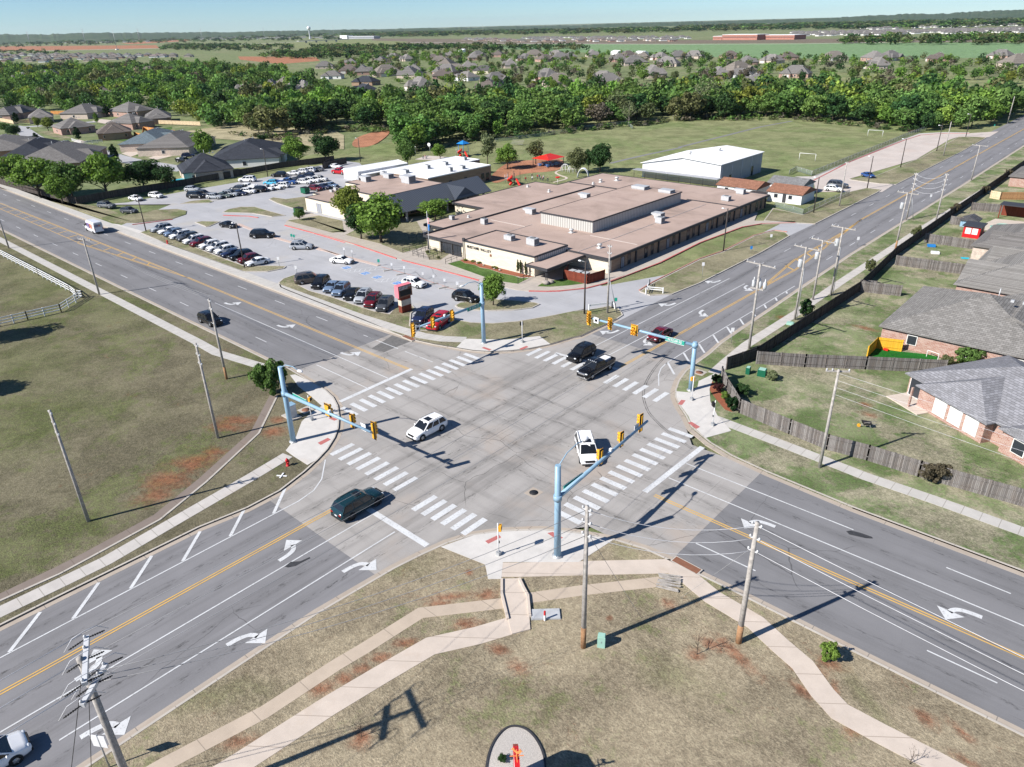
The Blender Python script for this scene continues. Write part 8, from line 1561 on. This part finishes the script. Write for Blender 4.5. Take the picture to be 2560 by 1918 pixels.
# portable school buildings
def cabin(label, x0, x1, y0, y1, roof):
    t = thing('portable_building', label, 'school building', ((x0 + x1) / 2, (y0 + y1) / 2, -.06), 0, 'portable school buildings'); w, r = MB(), MB(); lx, ly = (x1 - x0) / 2, (y1 - y0) / 2; gable(w, r, -lx, lx, -ly, ly, 2.5, 3.8, 0, .35); w.add([(lx, -ly, 2.5), (lx, ly, 2.5), (lx, 0, 3.65)], [(0, 1, 2)]); w.build('wall', 'white_wall', t); o = r.build('roof', 'shingles', t); o.color = (*roof, 1)
    windows(t, [(-lx * .5, -ly, -PI / 2, 1.1, 1.1, 1.0), (lx * .35, -ly, -PI / 2, 1.1, 1.1, 1.0)]); q = MB(); q.box(-.45, .45, -ly - .05, -ly, .1, 2.1); q.build('door', 'trim_dark', t)
cabin('white portable building with brown roof nearer the street', -26.2, -17.6, 125.0, 133, (.3, .15, .1)); cabin('white portable building with brown roof nearer the hall', -40, -29.3, 125.0, 133, (.3, .15, .1)); cabin('white portable building with grey roof behind the brown ones', -30.5, -21.5, 134.5, 142.5, (.22, .22, .22))
boxy('covered_step', 'dark flat awning beside the nearer brown roofed portable', 'awning', (-27.8, 122.5, 0), [('roof', 'pole_dark', -2, 2, -1.5, 1.5, 2.1, 2.2), ('post', 'pole_dark', -1.9, -1.8, -1.4, -1.3, 0, 2.1), ('post', 'pole_dark', 1.8, 1.9, -1.4, -1.3, 0, 2.1)])
# back yard things at right
boxy('garden_shed', 'red painted shed with dark roof and white window boards', 'shed', (21, 117.6, .1), [('wall', 'red_paint', -1.5, 1.5, -2, 2, 0, 2.3), ('roof', 'trim_dark', -1.8, 1.8, -2.3, 2.3, 2.3, 2.45), ('window', 'trim_white', -1.1, -.1, -2.04, -2, .8, 2.0), ('window', 'trim_white', .1, 1.1, -2.04, -2, .8, 2.0), ('door', 'trim_dark', 1.5, 1.54, -.6, .6, 0, 2)]); 
t = thing('playhouse', 'little pale blue shed with dark gable roof', 'shed', (18.6, 126, .1)); w, r = MB(), MB(); gable(w, r, -1.5, 1.5, -1.6, 1.6, 1.5, 2.3, 1, .3); w.add([(-1.5, -1.6, 1.5), (1.5, -1.6, 1.5), (0, -1.6, 2.2)], [(0, 1, 2)]); w.build('wall', 'signal_blue', t); o = r.build('roof', 'shingles', t); o.color = (.1, .1, .11, 1); windows(t, [(0, -1.6, -PI / 2, .5, .3, 1.5)])
boxy('patio_pavilion', 'timber patio pavilion with blue black roof at right edge', 'pavilion', (25.3, 138.8, .1), [('roof', 'trim_dark', -3.8, 4, -2, 2, 2.9, 3.05), ('post', 'fence_red', -3.6, -3.4, -1.8, -1.6, 0, 2.9), ('post', 'fence_red', -3.6, -3.4, 1.6, 1.8, 0, 2.9), ('post', 'fence_red', 3.4, 3.6, -1.8, -1.6, 0, 2.9), ('back_wall', 'fence_red', -3.4, 3.4, 1.6, 1.7, 0, 2.6)])
S(MB().sheet([(20, 124), (30, 124), (30, 137), (21.5, 136), (20.5, 129)], .145), 'patio', 'walk_new')
for k, (x, y) in enumerate(((24.6, 128.6), (23.4, 126.4))):
    t = thing('garden_pool', ('round green paddling pool on the pale patio', 'second smaller green tub on the pale patio')[k], 'pool', (x, y, .15)); q = MB(); q.lathe([(1.5 - .5 * k, 0), (1.6 - .5 * k, .5), (1.45 - .5 * k, .5), (1.4 - .5 * k, .3)], 18); q.build('rim', 'green_box', t); q = MB(); q.lathe([(1.4 - .5 * k, .32), (0, .32)], 18); q.build('water', 'pool_water', t)
b = at('I', 1195, 948, .13); t = thing('wheelbarrow', 'black and yellow wheelbarrow standing in the fenced yard', 'wheelbarrow', b, .5); q = MB(); q.add([(-.55, -.38, .7), (.5, -.38, .62), (.5, .38, .62), (-.55, .38, .7), (-.3, -.25, .35), (.35, -.25, .35), (.35, .25, .35), (-.3, .25, .35)], [(0, 1, 5, 4), (1, 2, 6, 5), (2, 3, 7, 6), (3, 0, 4, 7), (4, 5, 6, 7)]); q.build('tray', 'car_black', t)
q = MB(); q.tube((-.75, -.06, .2), (-.75, .06, .2), .2, .2, 12); q.build('wheel', 'signal_yellow', t)
for s in (-1, 1): q = MB(); q.path([(-.75, 0, .2), (-.2, s * .25, .38), (1.0, s * .33, .68)], .03, 5); q.build('handle', 'wood_pole', t); q = MB(); q.path([(.3, s * .28, .45), (.42, s * .3, 0)], .025, 5); q.build('leg', 'galvanised', t)
for lb, sh, x, y, nm, mt in (('small turquoise slide in the toy strewn yard', 'M', 1095, 1140, 'slide', 'blue_plastic'), ('turquoise disc lying in the toy strewn yard', 'M', 1505, 1282, 'disc', 'pool_water'), ('white toy table in the toy strewn yard', 'M', 1140, 1225, 'table', 'white_paint')):
    boxy('garden_toy', lb, 'toy', at(sh, x, y, .13), [(nm, mt, -.7, .7, -.45, .45, .05, .12 if nm == 'disc' else .45), ('base', mt, -.4, .4, -.3, .3, 0, .05)], .4)
boxy('barbecue', 'black barbecue grill on the covered patio', 'barbecue', (37.3, 34.0, .24), [('body', 'car_black', -.6, .6, -.3, .3, .6, 1.15), ('leg', 'car_black', -.55, -.45, -.25, .25, 0, .6), ('leg', 'car_black', .45, .55, -.25, .25, 0, .6)], R(-32))
boxy('patio_bench', 'dark bench at the edge of the covered patio', 'bench', (36.4, 32.6, .24), [('seat', 'pole_dark', -.8, .8, -.25, .25, .42, .48), ('backrest', 'pole_dark', -.8, .8, -.28, -.22, .5, .95), ('leg', 'pole_dark', -.75, -.68, -.22, .22, 0, .42), ('leg', 'pole_dark', .68, .75, -.22, .22, 0, .42)], R(-32))
boxy('toy_goal', 'little white goal on the artificial turf', 'goal', at('I', 1620, 505, .15), [('post', 'white_paint', -.8, -.74, -.03, .03, 0, .9), ('post', 'white_paint', .74, .8, -.03, .03, 0, .9), ('crossbar', 'white_paint', -.8, .8, -.03, .03, .9, .96)], -.3); boxy('toy_car', 'small red toy on the artificial turf', 'toy', at('I', 1322, 455, .15), [('body', 'red_plastic', -.3, .3, -.2, .2, .08, .3), ('wheel', 'car_black', -.2, -.1, -.22, .22, 0, .14)])

# ---- houses beyond the wood: prototypes with parts, copied
MIDK = [('pale', 'brick_pink'), ('grey', 'stone_house'), ('pale', 'stone_house'), ('brown', 'brick_pink'), ('grey', 'brick_pink'), ('tan', 'stone_house')]
PM = []
NAMES = {'pale': 'pale grey', 'grey': 'grey', 'brown': 'brown grey', 'tan': 'tan grey'}
for k, (r_, w_) in enumerate(MIDK):
    h = house_full('suburban_house', '%s roofed %s house in the neighbourhood beyond the wood' % (NAMES[r_], 'brick' if 'brick' in w_ else 'stone'), (0, 0, -.25), 0, 19 + k % 3 * 1.5, 13 + k % 2 * 2, 2.9, 5.0 + .4 * (k % 3), r_, w_, ((-5, -4.5, 6.5, 8, 1), (5, -4, 5.5, 8, 1)), (-5, -8.6, -PI / 2)); h['group'] = '%s roofed %s houses beyond the wood' % (NAMES[r_], 'brick' if 'brick' in w_ else 'stone'); PM.append(h)
mids = [('B', p) for p in ((75, 415), (270, 405), (430, 392), (600, 385), (345, 380), (640, 405), (860, 385), (885, 365), (710, 370), (1020, 365), (1190, 390), (1250, 365), (1390, 370), (1415, 385), (1620, 365), (1850, 378), (1790, 395), (1950, 378), (2060, 385), (2175, 378), (2110, 425), (60, 470), (150, 478), (300, 488), (480, 470), (455, 500), (520, 580), (670, 505), (690, 482), (745, 475), (825, 450), (1000, 535), (1095, 435), (960, 585), (1330, 515), (1405, 550), (1690, 525), (1725, 548), (2010, 495), (1320, 395), (1480, 380), (690, 440), (2100, 420), (1890, 420))] \
    + [('C', p) for p in ((90, 375), (320, 375), (430, 415), (370, 475), (245, 500), (485, 555), (590, 405), (690, 382), (740, 495), (985, 388), (1245, 392), (1345, 388), (1265, 440), (1660, 395), (2060, 375), (2175, 430))] + [('A', p) for p in ((150, 520), (330, 510), (860, 575), (640, 640), (1750, 580), (1850, 570), (1600, 600), (2090, 440), (1935, 615), (960, 475), (1110, 470))]
for k, (sh, p) in enumerate(mids):
    q = at(sh, *p); h = PM[k % 6]; rz = R((-42, 48, -20, 70, 10, -60, 138, -132)[(k * 5) % 8])
    if k < 6: h.location = (q.x, q.y, -.25); h.rotation_euler = (0, 0, rz)
    else: dup(h, (q.x, q.y, -.25), rz, scale=random.uniform(.98, 1.22))
for lb, sh, p, rf, wl, rz in (('black roofed house at the left of the neighbourhood beyond the wood', 'B', (170, 545), 'black', 'brick_tan', 20), ('dark slate roofed low house before the black roofed one', 'B', (165, 605), 'black', 'brick_tan', -10), ('cream gabled house with dark roof among the trees', 'B', (925, 470), 'dark', 'brick_cream', 30), ('white walled house with pale roof among the trees', 'B', (815, 515), 'pale', 'white_wall', -5), ('white gabled house left of the wood', 'A', (2140, 505), 'grey', 'white_wall', 40), ('white walled house by the tall grey green tree', 'C', (380, 500), 'grey', 'white_wall', 20), ('dark navy roofed house with brick gable beyond the wood', 'A', (1930, 620), 'black', 'brick_red', -20)):
    q = at(sh, *p); house_full('suburban_house', lb, (q.x, q.y, -.25), R(rz), 19, 13, 2.9, 4.2, rf, wl, ((-5, -4.5, 7, 8, 1),))
for lb, sh, p in (('white metal barn at the left of the green field edge', 'B', (795, 338)), ('white metal barn by the green field, middle', 'B', (1785, 352)), ('white metal barn by the green field, right', 'B', (1940, 358)), ('pale blue grey shed left of the wood', 'A', (1935, 545))):
    q = at(sh, *p); t = thing('metal_barn', lb, 'barn', (q.x, q.y, -.25), -.4, 'white metal barns'); w, r = MB(), MB(); gable(w, r, -9, 9, -6, 6, 4, 6, 0, .3); w.add([(9, -6, 4), (9, 6, 4), (9, 0, 5.9)], [(0, 1, 2)]); w.build('wall', 'white_wall', t); r.build('roof', 'white_roof', t)
# ---- housing estates farther out: single small meshes, copied
def far_mesh(rf, wl, k):
    w, r = MB(), MB(); gable(w, r, -8, 8, -6, 6, 2.8, 6.4, 0, .4, True, True); gable(w, r, -5 + k, 1 + k, -8, 0, 2.8, 5.4, 1, .4, True); mb = MB(); mb.v = w.v + r.v; mb.f = list(w.f) + [tuple(i + len(w.v) for i in f) for f in r.f]; mb.sm = w.sm + r.sm; mb.mi = [0] * len(w.f) + [1] * len(r.f); me = mb.mesh('estate_house'); me.materials.append(MATS[wl]); me.materials.append(MATS['shingles']); return me
FM = [far_mesh('grey', 'trim_white', 0), far_mesh('pale', 'stone_house', 3), far_mesh('brown', 'brick_pink', 1)]
FC = [('grey', ROOFS['pale']), ('brown grey', ROOFS['tan']), ('dark grey', ROOFS['grey'])]
def estate(poly, n, where, mind=15, rz0=-.7):
    """rows of houses: points on a slightly shaken grid inside the polygon"""
    P = npoly(*poly); out = []
    for q in pts_in(P, n, RN, mind): out.append(q)
    for i, q in enumerate(out):
        k = i % 3; o = bpy.data.objects.new('estate_house', FM[k]); COL.objects.link(o); o.location = (q[0], q[1], -.25); o.rotation_euler = (0, 0, rz0 + PI / 2 * (i % 4)); o.color = (*shade(FC[k][1], RN, .12), 1); tag(o, '%s roofed house in the estate %s' % (FC[k][0], where), 'house', '%s roofed estate houses %s' % (FC[k][0], where))
estate(((-40, 137), (480, 138), (480, 146), (250, 152), (150, 158), (-40, 152)), 95, 'left before the highway', 17); estate(((1160, 97), (1700, 100), (1700, 104), (1300, 105), (1160, 101)), 85, 'beyond the green field', 16)
def far_mass(name, polys, label):
    V, F, Mi = [], [], []; base = FM[0]
    bv = np.array([v.co for v in base.vertices]); bf = [tuple(p.vertices) for p in base.polygons]; bm_ = [p.material_index for p in base.polygons]
    for poly, n in polys:
        for q in pts_in(npoly(*poly), n, RN):
            a = RN.choice((0, PI / 2, PI, -PI / 2)) - .7; c, s = math.cos(a), math.sin(a); o = len(V) * len(bv); V.append(np.stack([bv[:, 0] * c - bv[:, 1] * s + q[0], bv[:, 0] * s + bv[:, 1] * c + q[1], bv[:, 2]], 1)); F += [tuple(i + o for i in f) for f in bf]; Mi += bm_
    me = bpy.data.meshes.new(name); me.from_pydata(np.concatenate(V).tolist(), [], F); me.polygons.foreach_set('material_index', Mi); me.materials.append(MATS['trim_white']); me.materials.append(MATS['shingles']); o = bpy.data.objects.new(name, me); COL.objects.link(o); o.color = (*ROOFS['grey'], 1); tag(o, label, 'houses', None, 'stuff')
far_mass('distant_housing', [(((490, 100), (860, 96), (860, 92), (490, 94)), 220), (((160, 111), (440, 104), (440, 98), (160, 104)), 120), (((1980, 92), (2560, 82), (2560, 72), (1980, 82)), 240), (((2150, 76), (2560, 64), (2560, 48), (2150, 62)), 420), (((1700, 66), (2150, 64), (2150, 58), (1700, 62)), 70), (((1300, 98), (1720, 98), (1720, 94), (1300, 95)), 90)], 'distant housing estates, too many small roofs to count')
# ---- far fields and landmarks
def field(name, pts, mat, z): S(MB().sheet(npoly(*pts), z), name, mat)
field('green_field', ((1105, 113), (1400, 110), (1700, 111), (2390, 106), (2620, 108), (2620, 140), (2350, 146), (1900, 146), (1560, 136), (1300, 124)), 'wheat', -.2); field('fallow_field', ((930, 96), (1700, 100), (2400, 94), (2620, 84), (2620, 104), (2390, 105), (1700, 109), (1100, 111), (930, 106)), 'fallow', -.22); field('red_field', ((300, 108), (470, 97), (475, 102), (330, 111)), 'clay', -.15); field('red_lot', ((595, 141), (790, 143), (800, 152), (700, 160), (600, 149)), 'red_earth', -.2); field('tan_field', ((-300, 124), (0, 116), (390, 113), (400, 121), (0, 128), (-300, 134)), 'red_earth', -.21); field('pasture', ((400, 122), (860, 99), (1020, 104), (1000, 116), (700, 121)), 'grass_field', -.21)
S(MB().strip(npoly((-300, 136), (0, 129), (390, 121), (570, 113), (760, 104), (860, 98), (1000, 92)), -12, 12, -.4, -.1), 'highway', 'walk_street'); S(MB().strip(npoly((1025, 106), (1400, 109.5), (1710, 110.5), (2000, 109.5), (2620, 99)), -5, 5, -.4, -.1), 'section_road', 'walk_street')
b = spot(770, 118); d_ = (b.xy - Vector((CX, CY))).normalized()
def farbox(name, label, cat, px0, px1, pyb, pyt, depth, mat, roofm, group=None):
    a, c = spot(px0, pyb), spot(px1, pyb); h = height(a, 'Z', 0, pyt / 1.15733); u = (c - a); rz = math.atan2(u.y, u.x); t = thing(name, label, cat, (a.x, a.y, -.25), rz, group); q = MB(); q.box(0, u.length, 0, depth, 0, h); q.build('wall', mat, t); q = MB(); q.box(-.4, u.length + .4, -.4, depth + .4, h, h + .6); q.build('roof', roofm, t); q = MB(); n_ = max(2, int(u.length / 12))
    q.box(1.5, u.length - 1.5, -.15, 0, h * .5, h * .62); q.build('window_band', 'window_glass', t)
farbox('red_brick_school', 'long red brick school beyond the green field, largest block', 'school', 1805, 1892, 100, 87, 40, 'brick_red', 'white_roof'); farbox('red_brick_school', 'low red brick wing left of the far red school', 'school', 1782, 1804, 100, 91, 40, 'brick_red', 'white_roof'); farbox('red_brick_school', 'red brick wing with trees right of the far red school', 'school', 1894, 1985, 99, 88, 40, 'brick_red', 'white_roof')
farbox('warehouse', 'white flat warehouse near the highway', 'warehouse', 850, 868, 97, 89, 30, 'white_wall', 'white_roof'); farbox('warehouse', 'long brown grey warehouse near the highway', 'warehouse', 872, 935, 97, 91, 30, 'steel_wall', 'white_roof')
a, c = spot(745, 108), spot(870, 103); u = c - a; t = thing('highway_bridge', 'pale concrete highway overpass in the distance', 'bridge', (a.x, a.y, -.25), math.atan2(u.y, u.x)); q = MB(); q.box(0, u.length, -6, 6, 5.5, 7.5); q.build('deck', 'walk_street', t)
for k in range(4): q = MB(); q.box(u.length * (.15 + .2 * k), u.length * (.15 + .2 * k) + 3, -4, 4, 0, 5.5); q.build('pier', 'walk_street', t)
def far_at(px, py, D):
    d = FWD * 1800 + RGT * (px - 1280) - UPV * (py - 959); hx = math.hypot(d.x, d.y); return Vector((CX + d.x / hx * D, CY + d.y / hx * D, CH + d.z / hx * D))
p = far_at(771, 66, 4300); t = thing('water_tower', 'white water tower on the horizon', 'water tower', (p.x, p.y, -2)); H_ = p.z + 2; q = MB(); q.lathe([(4, H_ * .72), (9.5, H_ * .78), (10, H_ * .9), (7, H_ * .98), (0, H_)], 16); q.build('tank', 'white_paint', t); q = MB(); q.lathe([(6, 0), (3, 6), (2.8, H_ * .72)], 12); q.build('stem', 'unit_metal', t)
b = spot(293, 125); h_ = height(b, 'A', 725, 195); t = thing('radio_mast', 'thin lattice radio mast rising left of the far estate', 'mast', (b.x, b.y, 0)); q = MB(); q.tube((0, 0, 0), (0, 0, h_), .7, .5, 6); q.build('mast', 'galvanised', t); q = MB(); q.box(-4, 4, -4, 4, 0, 3); q.build('hut', 'trim_white', t)
for k, (x, y) in enumerate(((66, 78), (204, 71), (342, 70), (500, 70), (657, 68), (832, 63), (1010, 59), (1207, 61))):
    p = far_at(x, y, 5200); t = thing('power_pylon', 'steel pylon on the horizon, %s from the left edge' % ORD[k], 'pylon', (p.x, p.y, -2), -.7, 'pylons on the horizon'); H_ = p.z + 2
    q = MB(); 
    for s in (-1, 1): q.tube((s * 5, 0, 0), (s * .8, 0, H_), .8, .6, 4)
    q.build('tower', 'galvanised', t); q = MB(); q.box(-12, 12, -.5, .5, H_ * .8, H_ * .8 + 1.2); q.box(-9, 9, -.5, .5, H_ * .92, H_ * .92 + 1.2); q.build('crossarm', 'galvanised', t)
# ------------------------------------------------------------------ the air itself
hz_ = MB(); hz_.box(-13500, 13500, -13500, 13500, -3, 175); n = NT('haze_air'); n.n.remove(n.b); v = n.n.new('ShaderNodeVolumePrincipled'); v.inputs['Color'].default_value = (.80, .90, 1, 1); v.inputs['Density'].default_value = HAZE; v.inputs['Anisotropy'].default_value = .2; n.l.new(v.outputs[0], n.n['Material Output'].inputs['Volume'])
if HAZE: o = hz_.build('haze', 'haze_air', kind='stuff'); tag(o, 'thin pale haze over the far fields', 'haze')
